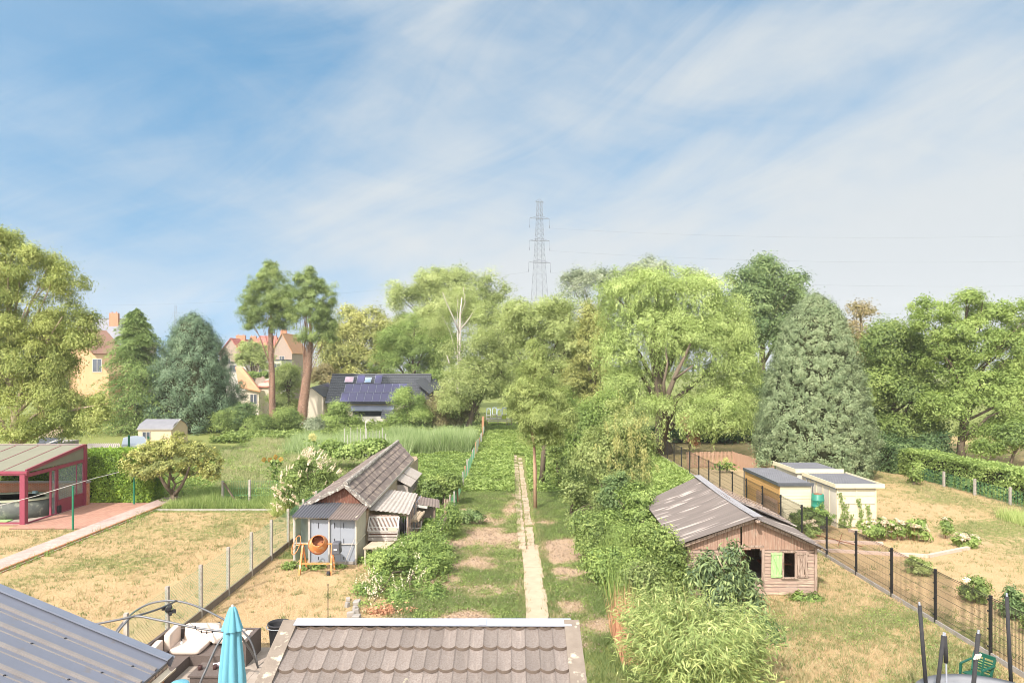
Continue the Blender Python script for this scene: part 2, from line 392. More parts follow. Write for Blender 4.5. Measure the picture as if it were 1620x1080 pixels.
def conifer(name, label, cat, Y, px, top, bot, half, prof, mat, bark, nbr=500, per=26, L=.3, W=.1, droop=.25, base_px=None, r0=.25, clear=None, tmin=.25, spread=.35, shaft=None, upn=.5, group=None, dz=0, leafdown=.3, jit=.12):
    SEED[0] += 1; rng = np.random.default_rng(SEED[0]); k = Y/FPX
    cx = (px-810)*k; z1 = CAMH-(top-578)*k; z0 = max(0, CAMH-(bot-578)*k); Rm = half*k
    bx = cx if base_px is None else (base_px-810)*k
    t = thing(name, label, cat, (bx, Y, 0), group=group)
    u_ = rng.random(nbr)**.9; z = z0+(z1-z0)*u_; az = rng.uniform(0, 2*math.pi, nbr)
    rr = np.array([prof(q) for q in u_])*Rm*(1+rng.normal(0, jit, nbr))*(1+.10*np.sin(az*3+u_*9))
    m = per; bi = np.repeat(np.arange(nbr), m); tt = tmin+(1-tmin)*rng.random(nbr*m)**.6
    d = np.stack([np.cos(az), np.sin(az)], 1)[bi]; rad = rr[bi]*tt
    side = rng.normal(size=nbr*m)*spread*(.35+.65*tt)*np.minimum(1, rr[bi]/1.0)
    p = np.empty((nbr*m, 3)); p[:, 0] = cx+(bx-cx)*(1-u_[bi])*.0+d[:, 0]*rad-d[:, 1]*side; p[:, 1] = Y+d[:, 1]*rad+d[:, 0]*side
    p[:, 2] = z[bi]-droop*rad*tt-np.abs(side)*.35+rng.normal(size=nbr*m)*.10*spread*2
    nr = rng.normal(size=(nbr*m, 3))*.6; nr[:, 0] += d[:, 0]*.7; nr[:, 1] += d[:, 1]*.7; nr[:, 2] += upn
    dirv = np.empty((nbr*m, 3)); dirv[:, 0] = d[:, 0]-d[:, 1]*np.sign(side)*.5; dirv[:, 1] = d[:, 1]+d[:, 0]*np.sign(side)*.5; dirv[:, 2] = -leafdown-.3*np.abs(side)
    dirv += rng.normal(size=dirv.shape)*.3
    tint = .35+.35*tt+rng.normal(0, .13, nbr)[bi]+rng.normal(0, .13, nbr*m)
    ok = p[:, 2] > .03
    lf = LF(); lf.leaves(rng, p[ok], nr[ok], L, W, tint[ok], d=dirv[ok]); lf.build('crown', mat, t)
    mb = MB(); tp = Vector((cx, Y, z1-.2)); bs = Vector((bx, Y, -.1))
    mb.tube([bs.lerp(tp, q) for q in (0, .05, .2, .4, .6, .8, 1)], [r0*1.3, r0, r0*.92, r0*.75, r0*.5, r0*.3, .03], 9)
    for i in range(0, nbr, max(1, nbr//70)):
        a = Vector((cx, Y, z[i])); b = Vector((cx+math.cos(az[i])*rr[i]*.85, Y+math.sin(az[i])*rr[i]*.85, z[i]-droop*rr[i]*.75))
        mb.tube([a, a.lerp(b, .5)+Vector((0, 0, .05)), b], [r0*.16+.01, r0*.1+.01, .008], 4, cap=False)
    mb.build('trunk', bark, t, smooth=True)
    return t

def bullet(name, label, cat, Y, px, top, bot, half, prof, mat, bark, nt=1500, per=48, cs=.3, L=.16, W=.07, r0=.4, rough=.05):
    SEED[0] += 1; rng = np.random.default_rng(SEED[0]); k = Y/FPX; cx = (px-810)*k; z1 = CAMH-(top-578)*k; z0 = .1; Rm = half*k
    t = thing(name, label, cat, (cx, Y, 0)); u_ = 1-rng.random(nt)**1.0*1.0; az = rng.uniform(0, 2*math.pi, nt); keep = rng.random(nt) < .35+.65*np.array([prof(q) for q in u_]); u_ = u_[keep]; az = az[keep]; nt = len(u_)
    R_ = np.array([prof(q) for q in u_])*Rm; z = z0+(z1-z0)*u_
    R_ *= 1+rough*np.sin(az*4+z*1.3)+rough*np.sin(az*9-z*2.1)+rng.normal(0, .035, nt)-.10*(rng.random(nt) < .2)
    c = np.stack([cx+np.cos(az)*R_, Y+np.sin(az)*R_, z], 1); sl_ = np.array([(prof(max(0, q-.03))-prof(min(1, q+.03)))/.06 for q in u_])*Rm/(z1-z0)
    on = unit(np.stack([np.cos(az), np.sin(az), sl_], 1)); ci = np.repeat(np.arange(nt), per); rc = cs*rng.uniform(.5, 1.25, nt)
    off = rng.normal(size=(nt*per, 3))*.5; off[:, 2] *= 1.25; p = c[ci]+off*rc[ci][:, None]
    nr = off*1.1+on[ci]*.8+rng.normal(size=(nt*per, 3))*.35; nr[:, 2] += .25; d = on[ci]*.5+rng.normal(size=(nt*per, 3))*.5; d[:, 2] += .5
    lf = LF(); lf.leaves(rng, p, nr, L, W, .5+rng.normal(0, .14, nt)[ci]+rng.normal(0, .13, nt*per), d=d); lf.build('crown', mat, t)
    mb = MB(); mb.tube([(cx, Y, -.1), (cx, Y, z1*.5), (cx, Y, z1*.95)], [r0, r0*.6, .04], 9)
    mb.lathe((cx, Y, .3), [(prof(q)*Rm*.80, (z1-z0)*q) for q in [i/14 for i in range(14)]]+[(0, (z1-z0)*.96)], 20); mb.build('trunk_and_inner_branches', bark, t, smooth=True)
    return t

# value noise for ground patterns and planting
_T = np.random.default_rng(5).random((256, 256))
def vn(x, y, s):
    x = np.asarray(x)/s+61.3; y = np.asarray(y)/s+37.9; xi = np.floor(x).astype(int); yi = np.floor(y).astype(int)
    fx = x-xi; fy = y-yi; fx = fx*fx*(3-2*fx); fy = fy*fy*(3-2*fy)
    g = lambda a, b: _T[a % 256, b % 256]
    return (g(xi, yi)*(1-fx)+g(xi+1, yi)*fx)*(1-fy)+(g(xi, yi+1)*(1-fx)+g(xi+1, yi+1)*fx)*fy
def fbm(x, y, s): return (vn(x, y, s)+.5*vn(x+9.1, y-4, s/2.1)+.28*vn(x-3, y+8, s/4.3)+.15*vn(x+5, y+2, s/9))/1.93
def sstep(a, b, x): t = np.clip((x-a)/(b-a), 0, 1); return t*t*(3-2*t)
# ------------------------------------------------------------------ materials in use
m_conc = M('concrete', A(.34,.31,.28), A(.22,.20,.18), 3, .9, .3)
m_concpost = M('concrete_post', A(.40,.37,.33), A(.25,.22,.18), 9, .95, .4)
m_zinc = M('zinc', A(.36,.38,.44), A(.29,.31,.36), 5, .45, .05, .1)
m_black = M('black_paint', A(.012,.012,.014), A(.02,.02,.022), 6, .45, .05)
m_foam = M('black_foam', A(.022,.022,.025), A(.035,.034,.036), 12, .85, .3)
m_white = M('white_paint', A(.52,.49,.45), A(.38,.35,.31), 5, .7, .1)
m_cream = M('cream_paint', A(.60,.54,.38), A(.52,.46,.32), 3, .75, .1)
m_glass = None
def glassmat(name, col, rough=.05, alpha=.35):
    m, t, b = newmat(name); b.inputs['Base Color'].default_value = col; b.inputs['Roughness'].default_value = rough
    g = t.nodes.new('ShaderNodeBsdfTransparent'); g.inputs[0].default_value = (.9, .95, .95, 1)
    ms = t.nodes.new('ShaderNodeMixShader'); ms.inputs[0].default_value = alpha
    t.links.new(g.outputs[0], ms.inputs[1]); t.links.new(b.outputs[0], ms.inputs[2]); t.links.new(ms.outputs[0], t.nodes['Material Output'].inputs[0]); return m
m_pane = M('window_glass', A(.05,.06,.08), A(.09,.10,.12), 1.5, .12, 0, spec=.6)
m_glass = glassmat('clear_glass', A(.5,.6,.6), .05, .16)
m_bark = M('bark', A(.17,.13,.09), A(.09,.07,.05), 6, .95, .6, st=(1, 1, .3))
m_barkpale = M('pale_bark', A(.42,.34,.24), A(.25,.19,.13), 6, .95, .5, st=(1, 1, .3))
m_barkred = M('reddish_bark', A(.46,.25,.14), A(.30,.15,.09), 5, .95, .6, st=(1, 1, .3))
m_birch = M('birch_bark', A(.52,.47,.41), A(.36,.31,.26), 5, .85, .2, st=(1, 1, 3), c3=A(.10,.08,.07), c3th=.68)
m_brick = brick('orange_brick', A(.46,.17,.07), A(.36,.12,.05), A(.42,.33,.26))
m_woodgrey = M('weathered_wood', A(.44,.34,.27), A(.24,.165,.125), 3, .9, .5, st=(7, 7, .6), c3=A(.10,.065,.045), c3scale=5, c3th=.58)
m_woodred = M('weathered_red_boards', A(.40,.26,.19), A(.22,.13,.09), 3, .9, .5, st=(7, 7, .5), c3=A(.38,.29,.22), c3scale=6, c3th=.60)
m_siding = M('peeling_siding', A(.47,.345,.28), A(.27,.185,.14), 3, .9, .4, st=(.6, .6, 9), c3=A(.52,.45,.32), c3scale=3, c3th=.63)
m_rust = M('rust_brown', A(.30,.12,.06), A(.18,.07,.04), 8, .9, .3)
m_orange = M('orange_paint', A(.62,.25,.08), A(.45,.17,.06), 7, .6, .2, c3=A(.50,.38,.25), c3scale=8, c3th=.6)

# ------------------------------------------------------------------ ground
def gm(x, y):
    """green and bare-mulch amounts of the ground at (x, y)"""
    n1 = fbm(x, y, 3.4); n2 = fbm(x+40, y-13, 1.5); n3 = fbm(x-20, y+60, 9.0)
    g = np.full(x.shape, .5); m = np.zeros(x.shape)
    zA = x < -10.1; g = np.where(zA, sstep(.42, .86, n1*.55+n3*.5)*.46+.16, g)
    g = np.where(zA & (y > 38.3) & (x > -21), .78+.2*n1, g)
    g = np.where((x < -21.5) & (y > 41.5), .8, g)
    zB = (x >= -10.1) & (x < -4.2); g = np.where(zB, sstep(.42, .78, n1*.5+n2*.55)*.6+.05, g)
    g = np.where(zB & (y > 29), .6+.4*n2, g)
    m = np.where(zB & (y < 29), sstep(.5, .7, n3)*.4, m)
    zC = (x >= -4.2) & (x < 4.6)
    far = sstep(30, 50, y); gc = sstep(.35-.28*far, .60-.25*far, n1*.45+n2*.55)
    gc = np.maximum(gc*.85, sstep(46, 53, y+5*(n1-.5))*.95)
    side = sstep(2.1, 3.4, x)*.6+sstep(.05, -.0, np.abs(x-.75)-.55)*.0
    edge = np.exp(-((x-1.25)/.28)**2)*(y < 36)*.9*n2*1.6
    g = np.where(zC, np.clip(gc+edge+side*.5, 0, 1), g); m = np.where(zC, 1-.4*far, m)
    zD = (x >= 4.6) & (x < 13.4); gd = sstep(.36, .74, n1*.35+n2*.65)*.34+.28
    g = np.where(zD, np.maximum(gd, sstep(30, 33, y)), g); m = np.where(zD, sstep(.55, .7, n3)*.35, m)
    zE = x >= 13.4; ge = sstep(.36, .66, n1*.35+n3*.62)*.60+.08
    ge = np.maximum(ge, .55*np.exp(-((x-27.5)/2.2)**2)); ge = np.maximum(ge, sstep(44, 60, y+4*n1)*.5)
    g = np.where(zE, ge, g); m = np.where(zE, sstep(.45, .68, n3)*.25, m)
    g = np.where(y > 80, .9, g)
    return np.clip(g, 0, 1), np.clip(m, 0, 1)
xs = np.concatenate([[-620, -500, -350, -200, -120, -80, -60], np.arange(-50, 50, .3), [60, 80, 120, 200, 350, 500, 620]])
ys = np.concatenate([[-50, -35, -20, 0, 8, 12], np.arange(14, 92, .3), [100, 120, 160, 250, 400, 600, 900]])
X, Yg = np.meshgrid(xs, ys); Z = (fbm(X, Yg, 2.6)-.5)*.06*((np.abs(X) < 50) & (Yg < 92))
gg, mm = gm(X, Yg)
nx, ny = len(xs), len(ys); co = np.stack([X, Yg, Z], 2).reshape(-1, 3).astype(np.float32)
i = np.arange((nx-1)*(ny-1)); r_, c_ = i//(nx-1), i % (nx-1); a = r_*nx+c_
q = np.stack([a, a+1, a+1+nx, a+nx], 1).astype(np.int32)
me = bpy.data.meshes.new('ground'); me.vertices.add(len(co)); me.vertices.foreach_set('co', co.ravel())
me.loops.add(q.size); me.loops.foreach_set('vertex_index', q.ravel()); me.polygons.add(len(q)); me.polygons.foreach_set('loop_start', (np.arange(len(q))*4).astype(np.int32))
for nm, arr in (('g', gg), ('m', mm)):
    at = me.attributes.new(nm, 'FLOAT', 'POINT'); at.data.foreach_set('value', arr.ravel().astype(np.float32))
me.update(calc_edges=True); me.shade_smooth()
ground = bpy.data.objects.new('ground', me); COL.objects.link(ground); ground['kind'] = 'structure'
m, t, b = newmat('ground'); n = t.nodes; l = t.links
tc = n.new('ShaderNodeTexCoord')
def noise(sc, det=6, rough=.6, st=(1, 1, 1)):
    mp = n.new('ShaderNodeMapping'); mp.inputs['Scale'].default_value = st; l.new(tc.outputs['Object'], mp.inputs[0])
    z = n.new('ShaderNodeTexNoise'); z.inputs['Scale'].default_value = sc; z.inputs['Detail'].default_value = det; z.inputs['Roughness'].default_value = rough; l.new(mp.outputs[0], z.inputs[0]); return z.outputs[0]
def rmp(v, a, b_, lo=0, hi=1):
    q_ = n.new('ShaderNodeMapRange'); q_.inputs[1].default_value = a; q_.inputs[2].default_value = b_; q_.inputs[3].default_value = lo; q_.inputs[4].default_value = hi; l.new(v, q_.inputs[0]); return q_.outputs[0]
def mixc(f, a, b_, bt='MIX'):
    q_ = n.new('ShaderNodeMix'); q_.data_type = 'RGBA'; q_.blend_type = bt
    if isinstance(f, float): q_.inputs[0].default_value = f
    else: l.new(f, q_.inputs[0])
    for k, v_ in ((6, a), (7, b_)):
        if isinstance(v_, tuple): q_.inputs[k].default_value = v_
        else: l.new(v_, q_.inputs[k])
    return q_.outputs[2]
def mth(op, a, b_):
    q_ = n.new('ShaderNodeMath'); q_.operation = op
    for k, v_ in ((0, a), (1, b_)):
        if isinstance(v_, float): q_.inputs[k].default_value = v_
        else: l.new(v_, q_.inputs[k])
    return q_.outputs[0]
ag = n.new('ShaderNodeAttribute'); ag.attribute_name = 'g'; am = n.new('ShaderNodeAttribute'); am.attribute_name = 'm'
dry = mixc(rmp(noise(1.1), .35, .65), A(.44,.29,.145), A(.32,.235,.11))
dry = mixc(rmp(noise(16, 4, .7), .35, .7), dry, A(.53,.38,.225))
mul = mixc(rmp(noise(9, 6, .75), .35, .65), A(.44,.30,.20), A(.27,.17,.105))
mul = mixc(rmp(noise(34, 4, .85), .47, .56), mul, A(.58,.45,.32))
grn = mixc(rmp(noise(3, 5), .35, .65), A(.19,.215,.065), A(.24,.245,.085))
grn = mixc(rmp(noise(22, 4, .7), .3, .7), grn, A(.145,.185,.05))
gf = mth('ADD', ag.outputs['Fac'], mth('MULTIPLY', mth('SUBTRACT', noise(4, 9, .8), .5), 2.5))
base = mixc(am.outputs['Fac'], dry, mul); base = mixc(rmp(gf, .38, .72), base, grn)
base = mixc(.5, base, rmp(noise(38, 5, .8), .3, .7, .52, 1.34), 'MULTIPLY')
l.new(base, b.inputs['Base Color']); b.inputs['Roughness'].default_value = 1; b.inputs['Specular IOR Level'].default_value = .1
bp = n.new('ShaderNodeBump'); bp.inputs['Strength'].default_value = .9; bp.inputs['Distance'].default_value = .05
l.new(noise(24, 6, .75), bp.inputs['Height']); l.new(bp.outputs[0], b.inputs['Normal'])
me.materials.append(m)

def setk(o): o['kind'] = 'structure'; return o
# central garden path: cast slabs near, two rows of slabs with a grassy joint further on
m_path = M('path_concrete', A(.43,.335,.24), A(.34,.265,.185), 2.2, .95, .3, c3=A(.32,.25,.17), c3th=.68, c3scale=4)
mb = MB(); y = 19.5; k = 0
while y < 30.3:
    wv = .045*math.sin(y*1.7); x0, x1 = .46+wv*.4, 1.20+wv
    sl_ = 1.35; mb.box(((x0+x1)/2, y+sl_/2, .035+rnd.uniform(-.008, .008)), (x1-x0, sl_-.012, .06), rz=rnd.uniform(-.006, .006)); y += sl_
y0 = y
while y < 62:
    for sx in (0, 1):
        if rnd.random() < .02+max(0, (y-52))*.07: continue
        mb.box((.46-(y-30)*.006+sx*.42+rnd.uniform(-.02, .02), y+.3, .028+rnd.uniform(-.012, .016)), (.34+rnd.uniform(-.06, .03), .575+rnd.uniform(-.05, 0), .06), rz=rnd.uniform(-.07, .07))
    y += .6
setk(mb.build('path', m_path))
# left garden: pinkish tiled walk with brick edging, red paver terrace
m_pink = brick('pink_tiles', A(.42,.305,.265), A(.36,.26,.225), A(.27,.20,.165), bw=.3, bh=.3, rot='flat')
m_pave = brick('red_pavers', A(.42,.22,.155), A(.34,.17,.12), A(.22,.13,.09), bw=.2, bh=.1, rot='flat')
mb = MB(); mb.box((-20.85, 30.5, .06), (1.06, 23, .12)); walk = setk(mb.build('path', m_pink)); 
mb = MB(); mb.box((-20.28, 30.5, .055), (.08, 23, .15)); mb.box((-20.2, 30.5, .02), (.07, 23, .06)); prop(mb.build('brick_edging', m_brick), 'row of red bricks edging the long pink garden path', 'edging')
mb = MB(); mb.poly([(-25.2, 34.2, .05), (-21.42, 34.2, .05), (-21.42, 40.6, .05), (-34, 40.6, .05), (-34, 34.9, .05), (-25.2, 34.9, .05)], .05); setk(mb.build('terrace', m_pave))
m_patio = M('patio_slabs', A(.36,.30,.25), A(.28,.23,.19), 2.5, .9, .2, c3=A(.28,.23,.18), c3th=.62)
mb = MB()
for i in range(11):
    for j in range(16): mb.box((-10.6+i*.5, 12.0+j*.5, .03), (.492, .492, .06))
setk(mb.build('patio', m_patio))

# ------------------------------------------------------------------ tiled outbuilding in the foreground
m_tile, t, b = newmat('concrete_tiles'); n = t.nodes; l = t.links
tc = n.new('ShaderNodeTexCoord')
at = n.new('ShaderNodeAttribute'); at.attribute_name = 'tint'
z1 = noise(2.4, 8, .6, (1.0, .5, .5)); z2 = noise(55, 4, .7)
c0 = mixc(rmp(z1, .34, .66), A(.175,.148,.132), A(.225,.192,.172)); c0 = mixc(rmp(z2, .35, .7), c0, A(.13,.10,.083))
z3 = noise(10, 3, .6, (2.5, .25, .25)); c0 = mixc(rmp(z3, .55, .75, 0, .6), c0, A(.25,.205,.175))
c0 = mixc(rmp(noise(7, 5, .55), .70, .74), c0, A(.30,.27,.20))
c0 = mixc(.8, c0, rmp(at.outputs['Fac'], 0, 1, .80, 1.15), 'MULTIPLY')
l.new(c0, b.inputs['Base Color']); b.inputs['Roughness'].default_value = .9
bp = n.new('ShaderNodeBump'); bp.inputs['Strength'].default_value = .5; bp.inputs['Distance'].default_value = .008; l.new(noise(120, 4, .7), bp.inputs['Height']); l.new(bp.outputs[0], b.inputs['Normal'])
XL, XR, YR, ZR = -2.75, .80, 8.2, 5.075; SL = R(20); cs_, sn_ = math.cos(SL), math.sin(SL)
ob = thing('outbuilding', 'low outbuilding below the window with brown concrete tile roof and zinc ridge strip', 'building', ((XL+XR)/2, 6.9, 0))
mb = MB()
ntile = 20; tw = (XR-.17-(XL+.17))/ntile; faces_t = []
def prof(t): return .009*(1-math.sin(math.pi*min(max((t-.06)/.94, 0), 1))**.8) + (.008 if t < .06 else 0)
rows = [(-.28, .055)]+[(.055+.335*k, .055+.335*(k+1)) for k in range(7)]
tint = []
NS = 12
for ri, (u0, u1) in enumerate(rows):
    for k in range(ntile):
        x0 = XL+.17+k*tw; dzt = rnd.uniform(-.004, .004); du = rnd.uniform(-.006, .006); tv = rnd.random()
        vs = []
        for (uu, lift) in ((max(u0-.05, -.01), .0), (u1+du, .040), (u1+du+.002, .008)):
            for i in range(NS+1):
                t_ = i/NS; h = prof(t_)+lift+dzt
                uq = uu+(.028*math.sin(math.pi*min(max((t_-.06)/.94, 0), 1))**.8 if uu > u0 else 0); vs.append((x0+t_*(tw+.006), YR-uq*cs_, ZR-uq*sn_+h))
        fs = []
        for j in range(2):
            for i in range(NS): fs.append((j*(NS+1)+i, (j+1)*(NS+1)+i, (j+1)*(NS+1)+i+1, j*(NS+1)+i+1))
        mb.add(vs, fs); tint += [tv]*len(fs)
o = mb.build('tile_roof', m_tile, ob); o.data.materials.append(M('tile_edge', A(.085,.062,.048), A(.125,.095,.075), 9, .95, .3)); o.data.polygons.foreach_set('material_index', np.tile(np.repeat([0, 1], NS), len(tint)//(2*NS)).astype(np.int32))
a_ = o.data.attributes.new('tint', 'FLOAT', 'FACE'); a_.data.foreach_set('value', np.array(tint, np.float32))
m_verge = M('lichened_verge', A(.22,.18,.145), A(.155,.125,.10), 6, .95, .4, c3=A(.40,.36,.28), c3scale=7, c3th=.64)
for s_ in (0, 1):
    mb = MB(); x0 = XL if s_ == 0 else XR-.17
    p0 = Vector((x0+.085, YR+.03, ZR+.045)); d = Vector((0, -cs_, -sn_))
    mb.bar(p0, p0+d*2.5, .18, .05); mb.bar(p0+Vector(((-.075 if s_ == 0 else .075), 0, -.09)), p0+d*2.5+Vector(((-.075 if s_ == 0 else .075), 0, -.09)), .03, .16)
    mb.build('verge', m_verge, ob)
mb = MB(); mb.box(((XL+XR)/2+.03, YR-.01, ZR+.050), (XR-XL-.24, .15, .012), ry=.004, rx=.18); mb.box(((XL+XR)/2+.03, YR+.058, ZR+.02), (XR-XL-.24, .008, .10)); 
for i in range(2): mb.box((XL+1.2+i*1.2, YR-.01, ZR+.059), (.09, .152, .004), rx=.18)
mb.build('ridge_flashing', m_zinc, ob)
mb = MB()
for xw0, xw1 in ((XL+.12, XL+.32), (XR-.32, XR-.12)):
    pr_ = [(YR-2.2, 0), (YR-.02, 0), (YR-.02, ZR-.12), (YR-2.2, ZR-.12-2.18*math.tan(SL))]
    mb.add([(xw0, a, c) for a, c in pr_]+[(xw1, a, c) for a, c in pr_], [(0, 1, 2, 3), (7, 6, 5, 4), (0, 4, 5, 1), (1, 5, 6, 2), (2, 6, 7, 3), (3, 7, 4, 0)])
mb.span((XL+.33, YR-.2, 0), (XR-.33, YR-.02, ZR-.12)); mb.span((XL+.33, YR-2.2, 0), (XR-.33, YR-2.0, ZR-1.0)); mb.build('wall', m_brick, ob)

# ------------------------------------------------------------------ grey standing-seam roof at the lower left
m_metal = M('grey_metal_sheet', A(.155,.165,.205), A(.135,.145,.175), 1.6, .55, .04, .1, c3=A(.15,.145,.155), c3scale=5, c3th=.66)
m_seam = M('dusty_seam', A(.22,.20,.19), A(.17,.155,.15), 5, .7, .1)
ob = thing('extension', 'extension with a dark grey ribbed metal roof and cream gutter, low on the left', 'building', (-6.5, 7.5, 0))
SX, SZ, TY = -4.54, 4.30, .415
def rz_(x): return SZ-TY*(x-SX)
mb = MB(); x0, x1 = -9.6, SX
mb.poly([(x0, 4.5, rz_(x0)), (x1, 4.5, rz_(x1)), (x1, 9, rz_(x1)), (x0, 9, rz_(x0))], .05); mb.build('metal_sheet', m_metal, ob)
mb = MB()
for i in range(13):
    yy = 8.72-i*.345
    for dy, wd, h in ((0, .045, .034), (-.10, .02, .008)):
        mb.bar((x0, yy+dy, rz_(x0)+h*.5), (x1-.01, yy+dy, rz_(x1)+h*.5), wd, h)
mb.build('seam', m_seam, ob)
for i in range(11):
    for j in range(5):
        x = SX-.25-j*.85-(i % 3)*.18; yy = 8.62-i*.345; mb = MB(); mb.lathe((x, yy, rz_(x)+.003), [(.016, 0), (.014, .008), (0, .012)], 8); mb.build('screw', m_black, ob)
m_trim = M('grey_trim', A(.22,.24,.29), A(.18,.195,.24), 3, .4, .04, .3)
mb = MB(); mb.bar((x0, 9.03, rz_(x0)+.03), (x1+.02, 9.03, rz_(x1)+.03), .13, .02); mb.bar((x0, 9.10, rz_(x0)-.04), (x1+.02, 9.10, rz_(x1)-.04), .012, .15); mb.build('verge_trim', m_trim, ob)
mb = MB(); mb.bar((SX-.03, 4.6, SZ-.14), (SX-.03, 9.05, SZ-.14), .025, .17); mb.build('fascia', m_woodgrey, ob)
m_gut = M('cream_gutter', A(.58,.52,.42), A(.48,.42,.34), 6, .6, .1)
mb = MB()
gp = [(math.cos(a)*.055, math.sin(a)*.055) for a in [math.pi+math.pi*k/8 for k in range(9)]]
vs = []; fs = []
for yy in (4.6, 9.02):
    for (a, z_) in gp: vs.append((SX+.05+a, yy, SZ-.09+z_))
    for (a, z_) in gp[::-1]: vs.append((SX+.05+a*.85, yy, SZ-.09+z_*.85))
nn = 18; fs = [(k, (k+1) % nn, (k+1) % nn+nn, k+nn) for k in range(nn)]+[tuple(range(nn)), tuple(range(nn, 2*nn))[::-1]]
mb.add(vs, fs); mb.build('gutter', m_gut, ob)
mb = MB(); mb.span((-4.78, 4.6, 0), (-4.58, 8.8, 4.12)); q4 = [(-9.5, 0), (-4.58, 0), (-4.58, rz_(-4.58)-.09), (-9.5, rz_(-9.5)-.09)]
mb.add([(a, 8.81, c) for a, c in q4]+[(a, 8.98, c) for a, c in q4], [(3, 2, 1, 0), (4, 5, 6, 7), (0, 1, 5, 4), (1, 2, 6, 5), (2, 3, 7, 6), (3, 0, 4, 7)]); mb.build('wall', m_brick, ob)

# ------------------------------------------------------------------ corrugated helper
def corr(mb, A_, B_, C_, D_, waves, nv=3, amp=.025, sag=0, th=.008, wob=0):
    mb.patch(A_, B_, C_, D_, waves*8, nv, lambda a, b: amp*math.sin(a*waves*2*math.pi)-sag*math.sin(math.pi*a)*math.sin(math.pi*b)+wob*math.sin(b*5+a*3), th)
m_corr = M('fibre_cement', A(.155,.13,.118), A(.10,.085,.078), 2.2, .9, .3, st=(.10, 2.4, .10), c3=A(.30,.26,.235), c3scale=3.2, c3th=.62, detail=8)
m_corrdark = M('dark_corrugated', A(.10,.10,.115), A(.075,.075,.085), 4, .8, .2)
m_corrbrown = M('brown_corrugated', A(.20,.155,.135), A(.14,.11,.095), 4, .85, .2)

# ------------------------------------------------------------------ chicken shed with tiled roof (left of the central plot)
sh = thing('chicken_shed', 'long old shed with grey tiled gable roof and brown boarded gable', 'shed', (-7.5, 36, 0))
RF, RB = Vector((-7.27, 29.75, 3.02)), Vector((-7.75, 46.3, 3.05))
ER0, ER1 = Vector((-6.2, 29.75, 2.10)), Vector((-6.42, 44.4, 2.12))
EL0, EL1 = Vector((-9.2, 29.75, 2.06)), Vector((-9.4, 46.0, 2.10))
m_tile2 = M('old_grey_tiles', A(.17,.135,.118), A(.115,.092,.082), 3, .9, .3, st=(1, 1, 1), c3=A(.25,.20,.165), c3scale=2.3, c3th=.56)
def tiled(mb, A_, B_, C_, D_, cols, rows, amp=.018, step=.035):
    """A-B along the ridge, D-C along the eave; rows of tiles stepping down"""
    A_, B_, C_, D_ = map(Vector, (A_, B_, C_, D_)); nr = (B_-A_).cross(D_-A_).normalized(); nr = nr if nr.z > 0 else -nr
    for r in range(rows):
        b0 = r/rows; b1 = (r+1)/rows+.012
        for c in range(cols):
            a0 = c/cols; j = rnd.uniform(-.005, .005); off = rnd.uniform(-.004, .006)
            vs = []
            for b_, lift in ((b0, .004), (b1+j*.3, step), (b1+j*.3, .0)):
                for i in range(5):
                    a = a0+(i/4)/cols
                    p = (A_*(1-a)+B_*a)*(1-b_)+(D_*(1-a)+C_*a)*b_
                    h = amp*(1-math.sin(math.pi*i/4))+lift+off; vs.append(p+nr*h)
            fs = [(jj*5+i, (jj+1)*5+i, (jj+1)*5+i+1, jj*5+i+1) for jj in range(2) for i in range(4)]
            mb.add(vs, fs)
mb = MB(); tiled(mb, RF, RB, ER1, ER0, 62, 4); tiled(mb, RF, RB, EL1, EL0, 62, 5)
mb.poly([RF-Vector((0,0,.05)), RB-Vector((0,0,.05)), ER1-Vector((0,0,.04)), ER0-Vector((0,0,.04))], .03); mb.poly([RF-Vector((0,0,.05)), RB-Vector((0,0,.05)), EL1-Vector((0,0,.04)), EL0-Vector((0,0,.04))], .03)
mb.build('tile_roof', m_tile2, sh)
m_ridge = M('lichened_ridge', A(.22,.19,.17), A(.15,.13,.11), 8, .95, .4, c3=A(.44,.42,.37), c3scale=8, c3th=.55)
mb = MB(); k = 42
for i in range(k):
    a = RF.lerp(RB, i/k)+Vector((0, 0, .0)); b_ = RF.lerp(RB, (i+1.1)/k)+Vector((0, 0, .012)); mb.tube([a, b_], [.125, .105], 10)
mb.build('ridge_tiles', m_ridge, sh, smooth=False)
mb = MB()
for (a, e, kk) in ((RF, ER0, 4), (RF, EL0, 6)):
    for i in range(kk):
        p = a.lerp(e, i/kk+.02); q_ = a.lerp(e, (i+1)/kk+.02); mb.bar(p+Vector((0, -.03, -.02)), q_+Vector((0, -.03, -.045)), .16, .15)
mb.build('verge_tiles', m_ridge, sh)
mb = MB(); nb = 24
for i in range(nb):
    x0 = -9.05+2.75*i/nb; x1 = x0+2.75/nb-.008
    def zt(x): return (RF.z-(RF.z-EL0.z)*(RF.x-x)/(RF.x-EL0.x) if x < RF.x else RF.z-(RF.z-ER0.z)*(x-RF.x)/(ER0.x-RF.x))-.12
    y_ = 29.98+rnd.uniform(-.008, .008)
    if zt((x0+x1)/2) > 1.9: mb.add([(x0, y_, 1.85), (x1, y_, 1.85), (x1, y_, zt(x1)), (x0, y_, zt(x0)), (x0, y_+.03, 1.85), (x1, y_+.03, 1.85), (x1, y_+.03, zt(x1)), (x0, y_+.03, zt(x0))], [(0, 1, 2, 3), (7, 6, 5, 4), (3, 2, 6, 7), (0, 3, 7, 4), (1, 5, 6, 2), (0, 4, 5, 1)])
m_gable = M('dark_brown_boards', A(.20,.085,.055), A(.12,.05,.035), 3, .85, .4, st=(8, 8, .5), c3=A(.42,.30,.22), c3scale=6, c3th=.63)
mb.build('gable_boards', m_gable, sh)
